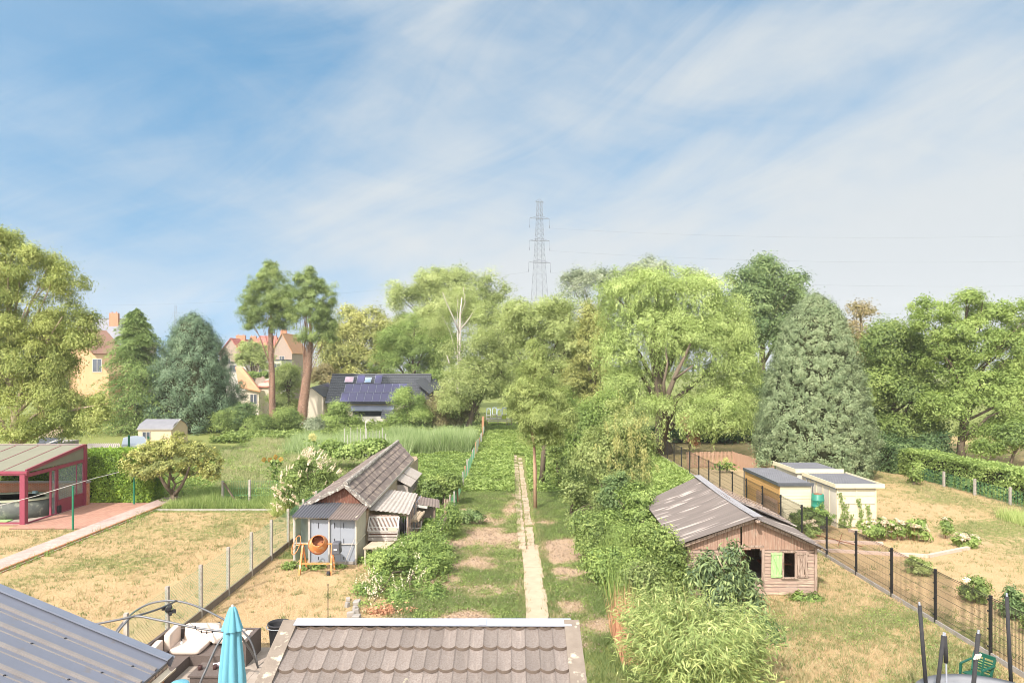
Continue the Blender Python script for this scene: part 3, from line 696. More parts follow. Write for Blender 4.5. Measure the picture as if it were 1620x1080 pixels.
m_plank = M('bleached_planks', A(.48,.39,.28), A(.36,.27,.19), 3, .9, .3, st=(1, 1, 6))
mb = MB(); 
for k, (y0, y1) in enumerate(((30.05, 37.4), (37.5, 46))):
    for j in range(13): mb.box((-6.36-.0, (y0+y1)/2, .1+j*.15), (.04, y1-y0, .14))
mb.span((-9.1, 30.05, 0), (-9.05, 46, 2.05)); mb.span((-9.05, 45.9, 0), (-6.4, 45.95, 2.1)); mb.span((-9.05, 30.02, 0), (-6.38, 30.06, 1.85))
mb.build('wall', m_plank, sh)
mb = MB(); mb.bar(ER0+Vector((.03, -.02, -.03)), ER1+Vector((.03, 0, -.03)), .025, .11); mb.build('eaves_board', m_white, sh)

# lean-to with grey doors
lt = thing('lean_to', 'small lean-to store with tall grey doors under a corrugated roof, against the shed gable', 'lean-to', (-7.7, 28.9, 0))
m_greydoor = M('grey_doors', A(.27,.29,.33), A(.24,.26,.295), 1.2, .6, .05)
fl, fr = G(466, 893.7), Vector((-6.42, 28.1, 0)); fl = Vector((-8.98, 28.1, 0))
ze = 1.98
mb = MB()
dl = [(-8.35, -7.56), (-7.52, -7.10), (-7.09, -6.47)]
for a, b_ in dl: mb.box(((a+b_)/2, 28.22, .98), (b_-a, .03, 1.72))
mb.build('door', m_greydoor, lt)
mb = MB(); 
for x in (-8.0, -7.33, -6.95):
    for z_ in (.25, .95, 1.6):
        mb = MB(); mb.box((x, 28.195, z_-.0), (.022, .012, .22 if z_ > .5 else .12)); mb.build('door_bolt', m_black, lt)
mb = MB(); mb.box((-7.42, 28.21, .06), (1.9, .05, .12)); mb.build('sill', m_conc, lt)
mb = MB()
for x in (-8.98, -8.36, -7.54, -6.45): mb.box((x, 28.14, ze/2), (.05, .05, ze))
mb.bar((-9.0, 28.1, ze-.02), (-7.5, 28.1, ze-.04), .04, .06); mb.bar((-7.5, 28.1, ze-.07), (-6.35, 28.1, ze-.09), .04, .06)
mb.bar((-7.5, 28.13, .86), (-6.45, 28.13, .86), .03); mb.bar((-8.95, 28.13, .9), (-8.4, 28.13, .9), .03); mb.bar((-6.9, 28.08, 0), (-6.48, 28.08, 1.1), .018)
for z_ in (.9, 1.35): mb.bar((-8.98, 28.14, z_), (-8.9, 29.7, z_+.15), .025)
mb.bar((-8.92, 29.0, .0), (-8.92, 29.0, 2.0), .03)
mb.build('frame', m_white, lt)
mb = MB(); mb.box((-8.67, 28.9, .95), (.55, .01, 1.8)); mb.box((-8.93, 28.9, .95), (.01, 1.5, 1.8)); mb.build('polycarbonate_panel', glassmat('dull_polycarbonate', A(.35,.42,.38), .3, .55), lt)
m_creampan = M('cream_panel', A(.50,.46,.35), A(.42,.38,.29), 2, .8, .1)
mb = MB()
for i in range(3): mb.box((-6.42, 28.42+.62*i, 1.0), (.03, .60, 1.95))
mb.bar((-6.39, 28.12, 1.95), (-6.39, 30.0, 1.98), .04, .05); mb.bar((-6.39, 28.12, .85), (-6.39, 30.0, .85), .03); mb.build('side_panel', m_creampan, lt)
mb = MB(); corr(mb, (-9.05, 27.95, 2.0), (-7.45, 27.9, 1.97), (-7.42, 30.05, 2.20), (-9.1, 30.05, 2.20), 13, 2, .022); mb.build('corrugated_roof', m_corrdark, lt)
mb = MB(); corr(mb, (-7.5, 27.8, 1.95), (-6.28, 27.75, 1.93), (-6.22, 30.0, 2.14), (-7.45, 30.05, 2.18), 10, 2, .02); mb.build('corrugated_roof', m_corrbrown, lt, label='brown corrugated roof sheet')

# bird run with white corrugated roof, slatted hutch on its front
m_sheet = M('bleached_sheet', A(.40,.35,.31), A(.31,.265,.23), 3, .8, .2, c3=A(.54,.49,.45), c3th=.62)
rn = thing('bird_run', 'wire-sided bird run with a pale flat corrugated roof beside the shed', 'bird run', (-5.3, 32, 0))
mb = MB(); corr(mb, (-6.35, 30.15, 1.83), (-4.55, 30.2, 1.62), (-4.85, 35.1, 1.60), (-6.4, 35.2, 1.85), 9, 3, .018, wob=.02); mb.build('corrugated_roof', m_sheet, rn)
mb = MB()
for (x, y_) in ((-4.65, 30.4), (-4.7, 32.0), (-4.75, 33.5), (-4.85, 35.0), (-5.4, 30.4), (-6.25, 30.35)): mb.box((x, y_, .8), (.07, .07, 1.6))
for z_ in (.1, .85, 1.55): mb.bar((-4.65, 30.4, z_), (-4.85, 35, z_), .06); 
for z_ in (.35, 1.55): mb.bar((-6.3, 30.35, z_), (-4.65, 30.4, z_), .06)
for i in range(5): mb.bar((-4.6, 30.5+i*.95, .1), (-4.66, 31.3+i*.95, 1.5), .05, .03)
mb.bar((-4.6, 32.5, .2), (-4.45, 35.2, .55), .03, .2)
mb.build('timber_frame', m_woodgrey, rn)
mb = MB(); rr_ = .006
for i in range(48): mb.bar((-4.7, 30.4+i*.1, .05), (-4.7, 30.4+i*.1, 1.55), rr_)
for i in range(15): mb.bar((-4.7, 30.4, .1+i*.1), (-4.8, 35, .1+i*.1), rr_)
for i in range(16): mb.bar((-6.2+i*.1, 30.42, .05), (-6.2+i*.1, 30.42, 1.55), rr_)
mb.build('wire_netting', m_zinc, rn)
m_debris = M('old_boards', A(.42,.36,.32), A(.26,.21,.18), 4, .9, .3)
mb = MB()
for i in range(9): mb.box((-5.9+i*.14, 32.2+rnd.uniform(-.6, .6), .45+rnd.uniform(-.15, .3)), (.12, rnd.uniform(.4, 1.2), .5), rz=rnd.uniform(-.5, .5), rx=rnd.uniform(-.3, .3))
mb.build('stored_boards', m_debris, rn)
mb = MB()
for i in range(7): mb.rbox((-5.95+i*.16, 31+rnd.uniform(-.15, .15), .34+rnd.uniform(0, .1)), (.2, .3, .2), .05)
mb.build('stacked_logs', m_rust, rn)
hu = thing('bird_hutch', 'white slatted bird hutch on the front of the run, above the small cream table', 'hutch', (-5.6, 29.9, 0))
bx0, bx1, by = -6.28, -4.98, 29.75
mb = MB()
for i in range(21):
    x = bx0+.06+i*(bx1-bx0-.12)/20; mb.bar((x, by, 1.02), (x+.03, by+.32, 1.52), .028, .02)
mb.bar((bx0, by+.33, 1.54), (bx1, by+.33, 1.54), .05); mb.bar((bx0, by-.01, 1.0), (bx1, by-.01, 1.0), .05, .04); mb.bar((bx0, by+.1, 1.14), (bx1, by+.1, 1.14), .04, .03)
for x in (bx0, bx1): mb.bar((x, by, .98), (x, by+.34, 1.54), .05)
mb.build('slatted_front', m_white, hu)
mb = MB(); mb.box(((bx0+bx1)/2, by-.01, .93), (bx1-bx0, .03, .07)); mb.box(((bx0+bx1)/2, by-.01, .79), (bx1-bx0, .03, .10)); mb.box(((bx0+bx1)/2, by-.01, .64), (bx1-bx0, .03, .13)); mb.box(((bx0+bx1)/2, by+.25, .62), (bx1-bx0, .5, .03))
for x in (bx0+.02, bx1-.02): mb.box((x, by+.25, .85), (.03, .5, .5))
mb.build('box', m_sheet, hu)
mb = MB(); mb.box((-5.2, by-.03, 1.08), (.38, .02, .17)); mb.build('name_board', m_creampan, hu)
mb = MB(); mb.box(((bx0+bx1)/2, by+.5, 1.1), (bx1-bx0-.1, .02, .9)); mb.build('back_panel', m_rust, hu)
mb = MB()
for x in (bx0+.1, bx0+.22): mb.box((x, by+.35, .3), (.09, .09, .62))
mb.build('leg', m_woodgrey, hu)
# little cream table
tb_ = thing('garden_table', 'small cream table standing in weeds before the slatted hutch', 'table', (-5.65, 28.4, 0))
mb = MB(); mb.poly([(-6.1, 27.95, .74), (-5.15, 27.95, .74), (-4.95, 29.0, .74), (-5.95, 29.0, .74)], .05); mb.build('tabletop', m_plank, tb_)
for (x, y_) in ((-6.03, 28.03), (-5.2, 28.03), (-5.05, 28.92), (-5.88, 28.92)):
    mb = MB(); mb.box((x, y_, .345), (.055, .055, .69)); mb.build('leg', m_creampan, tb_)
# second hutch, further along the wall
hh = thing('nest_box', 'pale nest box with small pitched roof hung on the far end of the shed wall', 'nest box', (-5.9, 39.5, 0))
mb = MB(); 
for (y0, y1) in ((37.6, 39.6), (39.9, 42.2)):
    mb.poly([(-6.42, y0, 2.0), (-6.42, y1, 2.0), (-5.55, y1, 1.55), (-5.55, y0, 1.55)], .05)
mb.build('roof', m_sheet, hh)
mb = MB()
for (y0, y1) in ((37.75, 39.5), (40.0, 42.0)):
    mb.span((-6.34, y0, .95), (-5.75, y0+.04, 1.6)); mb.span((-6.34, y1, .95), (-5.75, y1+.04, 1.6)); mb.span((-6.34, y0, .95), (-5.75, y1, 1.0))
    for k in range(9): mb.box((-5.74, y0+.1+k*(y1-y0-.1)/9, 1.28), (.02, .06, .6))
mb.build('box', m_sheet, hh)
mb = MB(); mb.span((-6.34, 37.95, 1.02), (-5.8, 39.3, 1.5)); mb.build('dark_interior', m_black, hh)
# open feeding shelter
fs_ = thing('feeding_shelter', 'open shelter with sagging brown flat roof on thin posts beside the run', 'shelter', (-4.2, 34.6, 0))
mb = MB(); corr(mb, (-5.0, 33.6, 1.45), (-3.55, 33.5, 1.22), (-3.75, 35.2, 1.30), (-5.1, 35.3, 1.5), 10, 2, .012); mb.build('roof', m_corrbrown, fs_)
mb = MB(); mb.box((-4.6, 33.52, 1.30), (.9, .04, .12), ry=.14); mb.build('fascia', m_white, fs_)
for (x, y_) in ((-3.85, 33.8), (-3.95, 34.9), (-4.95, 34.9), (-4.85, 33.8)):
    mb = MB(); mb.box((x, y_, .65), (.05, .05, 1.3)); mb.build('post', m_woodgrey, fs_)
mb = MB(); mb.box((-4.4, 34.7, .75), (1.0, .3, .5)); mb.build('hopper', m_debris, fs_)
# white step ladder with a log on top
sl_ = thing('steel_ladder', 'short white metal ladder carrying a bundle of logs, next to the bird run', 'ladder', (-4.4, 31.6, 0))
mb = MB()
for x in (-4.62, -4.2): mb.tube([(x, 31.3, 0), (x, 31.6, 1.02)], .018, 6)
for z_ in (.25, .48, .7): mb.tube([(-4.62, 31.3+z_*.29, z_), (-4.2, 31.3+z_*.29, z_)], .016, 6)
mb.build('rails', m_white, sl_)
mb = MB()
for k in range(4): mb.tube([(-4.62+k*.1, 31.35, 1.06+.03*(k % 2)), (-4.5+k*.1, 32.6, 1.18+.03*(k % 2))], [.075, .065], 8)
prop(mb.build('log_bundle', m_barkpale), 'bundle of sawn pale logs resting on the white ladder', 'logs')
# ------------------------------------------------------------------ cement mixer
cm = thing('cement_mixer', 'old orange cement mixer with hand wheel and grey motor box before the grey doors', 'cement mixer', (-7.75, 27.0, 0))
ax = Vector((-7.68, 27.05, 1.12)); dm = Matrix.Rotation(R(-24), 3, 'Y') @ Matrix.Rotation(R(58), 3, 'X')
dm = Matrix.Rotation(R(14), 3, 'Z') @ Matrix.Rotation(R(52), 3, 'X')
mb = MB()
mb.lathe(ax, [(.10, -.36), (.30, -.32), (.36, -.14), (.375, .0), (.36, .06), (.25, .33), (.235, .36), (.225, .36), (.235, .32), (.33, .04), (.33, -.1), (.25, -.27), (.0, -.28)], 28, m=dm); mb.build('drum', m_orange, cm, smooth=True)
mb = MB(); mb.lathe(ax, [(.372, -.03), (.392, -.03), (.392, .03), (.372, .03)], 36, m=dm); mb.build('gear_ring', m_rust, cm)
mb = MB()
for k in range(3):
    a = k*2.1; mb.bar(ax+dm@Vector((math.cos(a)*.2, math.sin(a)*.2, .22)), ax+dm@Vector((math.cos(a+.9)*.24, math.sin(a+.9)*.24, -.2)), .1, .02)
mb.build('paddle', m_rust, cm)
for (x, lean) in ((-8.28, .05), (-7.13, -.04)):
    mb = MB(); mb.bar((x, 27.05, 1.12), (x-lean, 26.72, 0), .075, .075); mb.bar((x, 27.1, 1.0), (x+lean*.3, 27.5, 0), .06, .06); mb.build('leg', m_orange, cm)
mb = MB(); mb.bar((-8.3, 26.85, .42), (-7.1, 26.85, .42), .06); mb.build('crossbar', m_orange, cm)
mb = MB(); mb.bar((-8.28, 27.05, 1.14), (-7.1, 27.05, 1.14), .05); mb.build('axle', m_orange, cm)
mb = MB(); c0 = Vector((-8.52, 26.95, 1.12)); pts = [c0+Vector((math.cos(a)*.14, math.cos(a)*-.02+.06*math.sin(a), math.sin(a)*.36)) for a in [2*math.pi*k/20+.0 for k in range(21)]]; pts = [p+Vector(((p.z-c0.z)*.28, 0, 0)) for p in pts]
mb.tube(pts, .017, 6)
for k in (0, 7, 13): mb.bar(c0, pts[k], .02)
mb.bar(c0, (-8.28, 27.05, 1.14), .04); mb.build('hand_wheel', m_orange, cm)
mb = MB(); mb.rbox((-6.93, 27.0, 1.0), (.30, .42, .48), .05); mb.box((-6.93, 27.0, .86), (.30, .40, .14)); mb.build('motor_box', M('grey_plastic', A(.10,.10,.115), A(.075,.075,.085), 6, .5, .1), cm, smooth=False)
mb = MB(); mb.box((-6.93, 26.775, .98), (.13, .012, .07)); mb.build('label_plate', m_white, cm)
for x in (-7.14,):
    mb = MB(); mb.tube([(x-.09, 26.68, .08), (x+.02, 26.68, .08)], .09, 14); mb.tube([(x-.1, 26.68, .08), (x+.03, 26.68, .08)], .04, 10); mb.build('wheel', m_foam, cm)

# ------------------------------------------------------------------ patio: sofa, table, parasol, gazebo frame, tub
m_wick = M('brown_wicker', A(.15,.115,.10), A(.09,.07,.06), 22, .75, .9, fine=60, st=(1, 1, 3))
m_cush = M('cream_cushion', A(.62,.51,.43), A(.55,.45,.38), 2.5, .95, .25)
sf = thing('corner_sofa', 'brown wicker corner sofa with cream cushions on the patio', 'sofa', (-8.5, 18.7, 0))
mb = MB(); mb.span((-9.72, 18.5, .05), (-7.3, 19.45, .34)); mb.span((-9.72, 16.6, .05), (-8.75, 18.5, .34)); mb.build('base', m_wick, sf)
mb = MB(); mb.span((-9.84, 19.46, .03), (-7.19, 19.56, .70)); mb.span((-9.84, 16.6, .03), (-9.74, 19.46, .70)); mb.build('backrest', m_wick, sf)
mb = MB(); mb.span((-7.29, 18.46, .03), (-7.19, 19.46, .73)); mb.build('armrest', m_wick, sf)
mb = MB(); mb.rbox((-8.92, 18.95, .42), (.86, .85, .14), .05); mb.build('seat_cushion', m_cush, sf, smooth=True)
for (c, d, rz, rx) in (((-8.75, 19.33, .66), (.98, .18, .50), 0, -.22), ((-9.42, 18.95, .66), (.18, .8, .48), .1, 0), ((-9.5, 18.2, .56), (.18, .7, .44), .15, 0), ((-7.98, 19.25, .58), (.92, .2, .40), -.05, -.25), ((-7.42, 19.2, .55), (.2, .3, .36), 0, -.1)):
    mb = MB(); mb.rbox(c, d, .05, rz=rz, rx=rx); mb.build('back_cushion', m_cush, sf, smooth=True)
tb2 = thing('patio_table', 'low square brown wicker table in front of the corner sofa', 'table', (-7.8, 17.6, 0))
mb = MB(); mb.span((-8.2, 17.25, .32), (-7.15, 18.05, .36)); mb.build('tabletop', m_wick, tb2)
mb = MB(); mb.span((-8.16, 17.29, .02), (-7.19, 18.01, .32)); mb.build('base', m_wick, tb2)
m_choc = M('brown_glass', A(.07,.035,.03), A(.04,.02,.02), 5, .3, 0)
for i, (x, y_) in enumerate(((-8.05, 17.62), (-7.68, 17.66))):
    mb = MB(); mb.lathe((x, y_, .362), [(.055, 0), (.06, .03), (.06, .10), (.05, .11), (.045, .10), (.045, .02), (0, .02)], 16)
    prop(mb.build('candle_jar', m_choc, smooth=True), ('brown candle jar at the left of the wicker table', 'brown candle jar beside the crumpled pink cloth')[i], 'jar')
mb = MB(); rg = np.random.default_rng(3)
for k in range(7): mb.rbox((-7.5+rg.uniform(-.12, .12), 17.85+rg.uniform(-.07, .07), .39+rg.uniform(0, .035)), (.16, .11, .07), .02, rz=rg.uniform(0, 3))
mb.rbox((-7.74, 17.93, .375), (.2, .08, .03), .02, rz=.3)
prop(mb.build('cloth', M('pink_cloth', A(.72,.55,.68), A(.85,.82,.85), 9, .9, .2), smooth=True), 'crumpled pink and white cloth lying on the wicker table', 'cloth')
m_turq = M('turquoise_fabric', A(.14,.37,.46), A(.11,.31,.40), 3, .85, .2, st=(6, 6, .4))
pr = thing('parasol', 'closed turquoise parasol standing beside the sofa', 'parasol', (-6.55, 16, 0))
mb = MB(); mb.tube([(-6.55, 16, 0), (-6.55, 16, 2.5)], .024, 10); mb.build('pole', m_zinc, pr)
def folds(prof_, n=96, nf=8, dep=.3):
    vs = []; fs = []
    for j, (r, z) in enumerate(prof_):
        for i in range(n):
            a = 2*math.pi*i/n; f = abs(math.sin(a*nf/2+.3*math.sin(a*2))) ; rr = r*(1-dep*(1-f)*min(1, j*.5))*(1+.05*math.sin(a*5+j*.7))
            vs.append((-6.55+rr*math.cos(a), 16+rr*math.sin(a), z))
    for j in range(len(prof_)-1):
        for i in range(n): k = (i+1) % n; fs.append((j*n+i, j*n+k, (j+1)*n+k, (j+1)*n+i))
    return vs, fs
mb = MB(); mb.add(*folds([(.06, 2.44), (.12, 2.33), (.19, 2.1), (.21, 1.8), (.25, 1.45), (.285, 1.1), (.31, .8), (.30, .62), (.26, .60)])); mb.build('canopy', m_turq, pr, smooth=True)
mb = MB(); mb.add(*folds([(.02, 2.56), (.07, 2.54), (.11, 2.45), (.17, 2.26), (.235, 2.07), (.245, 2.02)], dep=.22)); mb.build('top_cape', m_turq, pr, smooth=True)
mb = MB(); mb.lathe((-6.55, 16, 2.54), [(.03, 0), (.035, .03), (.02, .06), (0, .07)], 10); mb.build('finial', m_white, pr)
mb = MB(); mb.lathe((-6.55, 16, 0.06), [(.30, 0), (.30, .05), (.06, .09), (.05, .3), (0, .3)], 24); mb.build('base', m_black, pr)
mb = MB(); mb.lathe((-8.15, 16.72, .06), [(.20, 0), (.23, .1), (.23, .34), (.2, .38), (0, .385)], 24); prop(mb.build('pouf', m_turq, smooth=True), 'round turquoise pouf on the patio next to the brick wall end', 'pouf')
m_tube = M('grey_steel_tube', A(.12,.125,.135), A(.16,.16,.165), 3, .45, .1, .4)
gz = thing('gazebo_frame', 'bare curved steel gazebo frame arching over the patio sofa', 'gazebo', (-8.6, 17.3, 0))
def arch(pts, r=.027):
    out_ = []
    p = [P(*q) for q in pts]; p = [p[0]]+p+[p[-1]]
    for i in range(1, len(p)-2):
        for k in range(5):
            t = k/5; a, b, c, d = p[i-1], p[i], p[i+1], p[i+2]
            out_.append(.5*((2*b)+(c-a)*t+(2*a-5*b+4*c-d)*t*t+(3*b-a-3*c+d)*t**3))
    out_.append(p[-2]); mb = MB(); mb.tube(out_, r, 8); return mb
Z3 = lambda x, y, Y: (x/3.375, 860+y/3.375, Y)
arch([Z3(560, 600, 18.3), Z3(615, 475, 18.4), Z3(700, 375, 18.5), Z3(800, 318, 18.5), Z3(925, 303, 18.5), Z3(1050, 332, 18.5), Z3(1210, 410, 18.5), Z3(1300, 468, 18.5), Z3(1350, 545, 18.5), Z3(1379, 668, 18.5)]).build('rear_arch', m_tube, gz, smooth=True)
arch([Z3(430, 450, 15.6), Z3(490, 432, 16), Z3(720, 385, 16.4), Z3(850, 345, 17.4), Z3(940, 304, 18.45)]).build('roof_tube', m_tube, gz, smooth=True)
arch([Z3(570, 570, 15.8), Z3(620, 482, 16.0), Z3(665, 425, 16.2), Z3(720, 385, 16.4), Z3(860, 408, 16.4), Z3(1040, 446, 16.4), Z3(1200, 468, 16.4), Z3(1255, 474, 16.5)]).build('front_arch', m_tube, gz, smooth=True)
arch([Z3(1215, 472, 16.4), Z3(1175, 515, 16.3), Z3(1140, 580, 16.2), Z3(1105, 660, 16.1), Z3(1070, 740, 16.0), (302, 1128, 16.0)]).build('leg', m_tube, gz, smooth=True)
arch([Z3(1245, 472, 16.5), Z3(1282, 490, 16.8), Z3(1312, 530, 17.2), Z3(1345, 580, 17.8), Z3(1368, 630, 18.2), Z3(1381, 672, 18.5)]).build('leg', m_tube, gz, smooth=True)
# bulbs on a wire
st = thing('string_lights', 'string of clear bulbs hanging from the gazebo tube above the cushions', 'string lights', tuple(P(320, 1000, 16.4)))
mb = MB(); wp = [Z3(1040, 450, 16.38), Z3(1075, 470, 16.36), Z3(1105, 472, 16.36), Z3(1135, 468, 16.36), Z3(1190, 470, 16.38)]; mb.tube([P(*q) for q in wp], .006, 5); mb.tube([P(*q) for q in (Z3(925, 360, 17.6), Z3(950, 380, 17.6), Z3(985, 405, 17.4), Z3(1020, 425, 17), Z3(1040, 448, 16.4))], .005, 5)
mb.build('wire', m_black, st)
m_bulb = glassmat('bulb_glass', A(.8,.8,.8), .05, .5)
for q in (Z3(1042, 462, 16.38), Z3(1075, 486, 16.36), Z3(1104, 490, 16.36), Z3(1134, 486, 16.36), Z3(970, 528, 16.9)):
    p = P(*q); mb = MB(); mb.lathe(p, [(0, -.05), (.028, -.03), (.034, 0), (.02, .04), (.015, .05)], 10); b_ = mb.build('bulb', m_bulb, st, smooth=True); mb = MB(); mb.tube([p+Vector((0, 0, .05)), p+Vector((0, 0, .11))], .016, 8); mb.build('socket', m_black, b_)
mb = MB(); c = P(*Z3(903, 352, 17.7))
for k in range(9): mb.rbox(c+Vector((rnd.uniform(-.14, .14), rnd.uniform(-.1, .1), rnd.uniform(-.11, .09))), (.10, .08, .09), .02, rz=rnd.uniform(0, 3))
mb.tube([c, P(*Z3(925, 308, 18.3))], .008, 5); prop(mb.build('hanging_lantern', m_foam), 'black cluster lantern dangling under the top of the gazebo frame', 'lantern')
mb = MB()
for k in range(8): mb.rbox(P(348, 993, 19.52)+Vector((rnd.uniform(-.1, .1), 0, rnd.uniform(-.06, .14))), (.09, .06, .09), .02, rz=rnd.uniform(0, 3))
prop(mb.build('lantern', m_foam), 'small black lantern perched on the sofa back behind the parasol', 'lantern')
tu = thing('garden_tub', 'round black plastic tub with rope handles beside the tiled outbuilding', 'tub', (-6.72, 19.7, 0))
mb = MB(); mb.lathe((-6.72, 19.7, 0), [(.22, 0), (.235, .05), (.30, .74), (.325, .75), (.325, .79), (.29, .79), (.285, .7), (.22, .06), (0, .05)], 28); mb.build('tub_body', m_foam, tu, smooth=True)
for s_ in (-1,):
    mb = MB(); mb.tube([Vector((-6.72+.35*math.cos(a), 19.7+.35*math.sin(a), .70+.0*a)) for a in [math.pi*.9+math.pi*1.15*k/16 for k in range(17)]], .014, 6); mb.build('handle', M('grey_rope', A(.25,.26,.28), None, 20, .8), tu)
mb = MB(); mb.tube([(-5.66, 21, 0), (-5.66, 21, 1.45)], .012, 6); mb.lathe((-5.66, 21, 1.45), [(.02, 0), (.02, .03), (0, .04)], 6); prop(mb.build('metal_stake', m_black), 'single thin dark metal stake standing in the dry grass', 'stake')

# ------------------------------------------------------------------ dark red veranda with round tub
m_red = M('wine_red_paint', A(.25,.05,.08), A(.20,.04,.065), 2, .4, .03)
m_awn = M('beige_roof_panel', A(.19,.185,.135), A(.16,.155,.11), 1.2, .7, .05)
vx = -24.98; Y0, Y1 = 35.1, 39.9; ZF, ZB = 2.72, 3.52; XL0 = -36.0
ve = thing('veranda', 'wine red framed garden veranda with beige sloping roof panels and glass side', 'veranda', (-28, 37.5, 0))
def post(x, y_, z0, z1, w_=.16, nm='post'):
    mb = MB(); mb.span((x-w_/2, y_-w_/2, z0), (x+w_/2, y_+w_/2, z1)); mb.build(nm, m_red, ve)
post(vx-.12, Y0, .04, ZF, .26); post(vx, Y1, .04, ZB+.06, .2); post(XL0, Y0, .04, ZF, .24)
mb = MB(); mb.bar((XL0, Y0-.02, ZF-.06), (vx+.12, Y0-.02, ZF-.06), .16, .20); mb.bar((XL0, Y0-.10, ZF+.0), (vx+.14, Y0-.10, ZF+.0), .14, .13); mb.build('gutter_beam', m_red, ve)
mb = MB(); mb.bar((XL0, Y1, ZB+.03), (vx+.1, Y1, ZB+.03), .12, .12); mb.bar((vx, Y0, ZF+.06), (vx, Y1, ZB+.02), .10, .16); mb.bar((vx, Y0, ZF-.18), (vx, Y1, ZF-.05), .10, .18); mb.build('beam', m_red, ve)
mb = MB()
for i in range(9):
    x = vx-.05-i*1.32
    mb.bar((x-.6-.6, Y0-.02, ZF+.045), (x-.6-.6, Y1, ZB+.055), .035, .03)
mb.build('glazing_bar', m_red, ve)
mb = MB(); mb.poly([(XL0, Y0-.04, ZF+.04), (vx-.05, Y0-.04, ZF+.04), (vx-.05, Y1-.06, ZB+.04), (XL0, Y1-.06, ZB+.04)], .03); mb.build('roof_panel', m_awn, ve)
mb = MB(); mb.bar((XL0, Y1-.08, ZB+.075), (vx-.1, Y1-.08, ZB+.075), .10, .03); mb.build('ridge_strip', m_white, ve)
mb = MB(); mb.poly([(vx-.0, Y0+.25, ZF-.02), (vx-.0, Y1-.1, ZF+.03), (vx-.0, Y1-.1, ZB-.1), (vx-.0, Y0+.25, ZF+.02)], .03); mb.build('side_gable_panel', m_awn, ve)
mb = MB()
for y_ in (36.95, 37.35, 37.5, 39.75): mb.bar((vx, y_, .04), (vx, y_, ZF-.12), .09, .07)
mb.bar((vx, 39.15, .6), (vx, 39.15, ZF-.2), .05, .05)
mb.bar((vx, Y0, .08), (vx, Y1, .08), .10, .09); mb.bar((vx, 37.5, .78), (vx, Y1, .78), .07, .07); mb.span((vx-.02, 37.5, .1), (vx+.02, 39.75, .76)); mb.build('door_frame', m_red, ve)
mb = MB(); mb.span((vx-.006, 37.52, .8), (vx+.006, 39.75, ZF-.18)); mb.span((vx-.006, 36.98, .12), (vx+.006, 37.33, ZF-.2)); mb.build('side_glass', m_glass, ve)
mb = MB(); mb.bar((XL0, Y0, .10), (vx-.1, Y0, .10), .08, .10); mb.build('floor_rail', m_red, ve)
mb = MB(); mb.span((XL0, Y1+.02, .05), (vx+.15, Y1+.24, 1.34)); mb.build('brick_wall', m_brick, ve)
mb = MB(); mb.span((XL0, Y1-.03, 1.34), (vx+.22, Y1+.28, 1.42)); mb.build('coping', m_conc, ve)
mb = MB(); mb.span((XL0, 35.0, .0), (vx+.1, 40.0, .062)); mb.build('floor', m_patio, ve)
ht = thing('round_pool', 'oval dark grey above-ground pool under the wine red veranda', 'pool', (-26.9, 37.1, 0))
mb = MB(); mb.lathe((-27.3, 37.3, .06), [(1.0, .0), (1.03, .3), (1.0, .95), (.92, .95), (.9, .5), (0, .48)], 48, sx=2.1, sy=1.35); mb.build('pool_wall', M('dark_granite_liner', A(.055,.06,.06), A(.10,.11,.09), 2.5, .6, .2, c3=A(.16,.17,.13), c3th=.6, c3scale=3), ht, smooth=True)
mb = MB(); mb.lathe((-27.3, 37.3, 1.01), [(1.03, -.02), (1.03, .05), (.84, .05), (.84, -.02)], 48, sx=2.1, sy=1.35); mb.build('rim', M('pale_green_rim', A(.40,.42,.30), A(.34,.36,.25), 3, .6), ht, smooth=False)
mb = MB(); mb.rbox((-26.7, 38.2, 1.12), (.22, .18, .16), .04); mb.build('float', M('pale_blue_plastic', A(.4,.55,.58), None, 5, .5), ht)
mb = MB(); mb.box((-27.05, 35.62, .09), (1.6, .5, .05), rz=.06); prop(mb.build('mat', M('lime_mat', A(.32,.55,.20), A(.28,.48,.17), 5, .8)), 'lime green foam mat on the floor in front of the pool', 'mat')
mb = MB(); mb.rbox((-25.0, 37.6, .3), (.22, .3, .42), .05); prop(mb.build('bucket', m_foam), 'small dark bucket inside the veranda door', 'bucket')
m_gpost = M('green_post_paint', A(.02,.17,.09), A(.015,.13,.07), 4, .5, .05)
for i, (x, y_, h) in enumerate(((-21.9, 34.05, 2.15), (-22.25, 40.2, 2.1))):
    mb = MB(); mb.tube([(x, y_, 0), (x, y_, h)], .05, 10); mb.lathe((x, y_, h), [(.055, 0), (.055, .04), (0, .06)], 10)
    prop(mb.build('clothes_post', m_gpost), ('green steel post at the front corner of the red paver terrace', 'green steel post where the terrace meets the hedge')[i], 'post', 'green posts holding the clothes line')
mb = MB(); pts = [Vector((-24.0, 30.5, 1.75)), Vector((-21.9, 34.05, 2.08)), Vector((-21.86, 38.5, 2.2))]
a, b_, c = Vector((-24.6, 31.2, 2.0)), Vector((-21.88, 34.0, 2.1)), Vector((-21.5, 37.0, 2.45))
pp = [P(-60, 822, 31), P(0, 799, 32), P(57, 784, 33), P(114, 766.5, 34.05), P(150, 756, 35.5), P(188, 746.5, 37)]
mb.tube(pp, .018, 6); prop(mb.build('clothes_line', m_white), 'white cord stretched past the veranda to the fruit tree', 'clothes line')

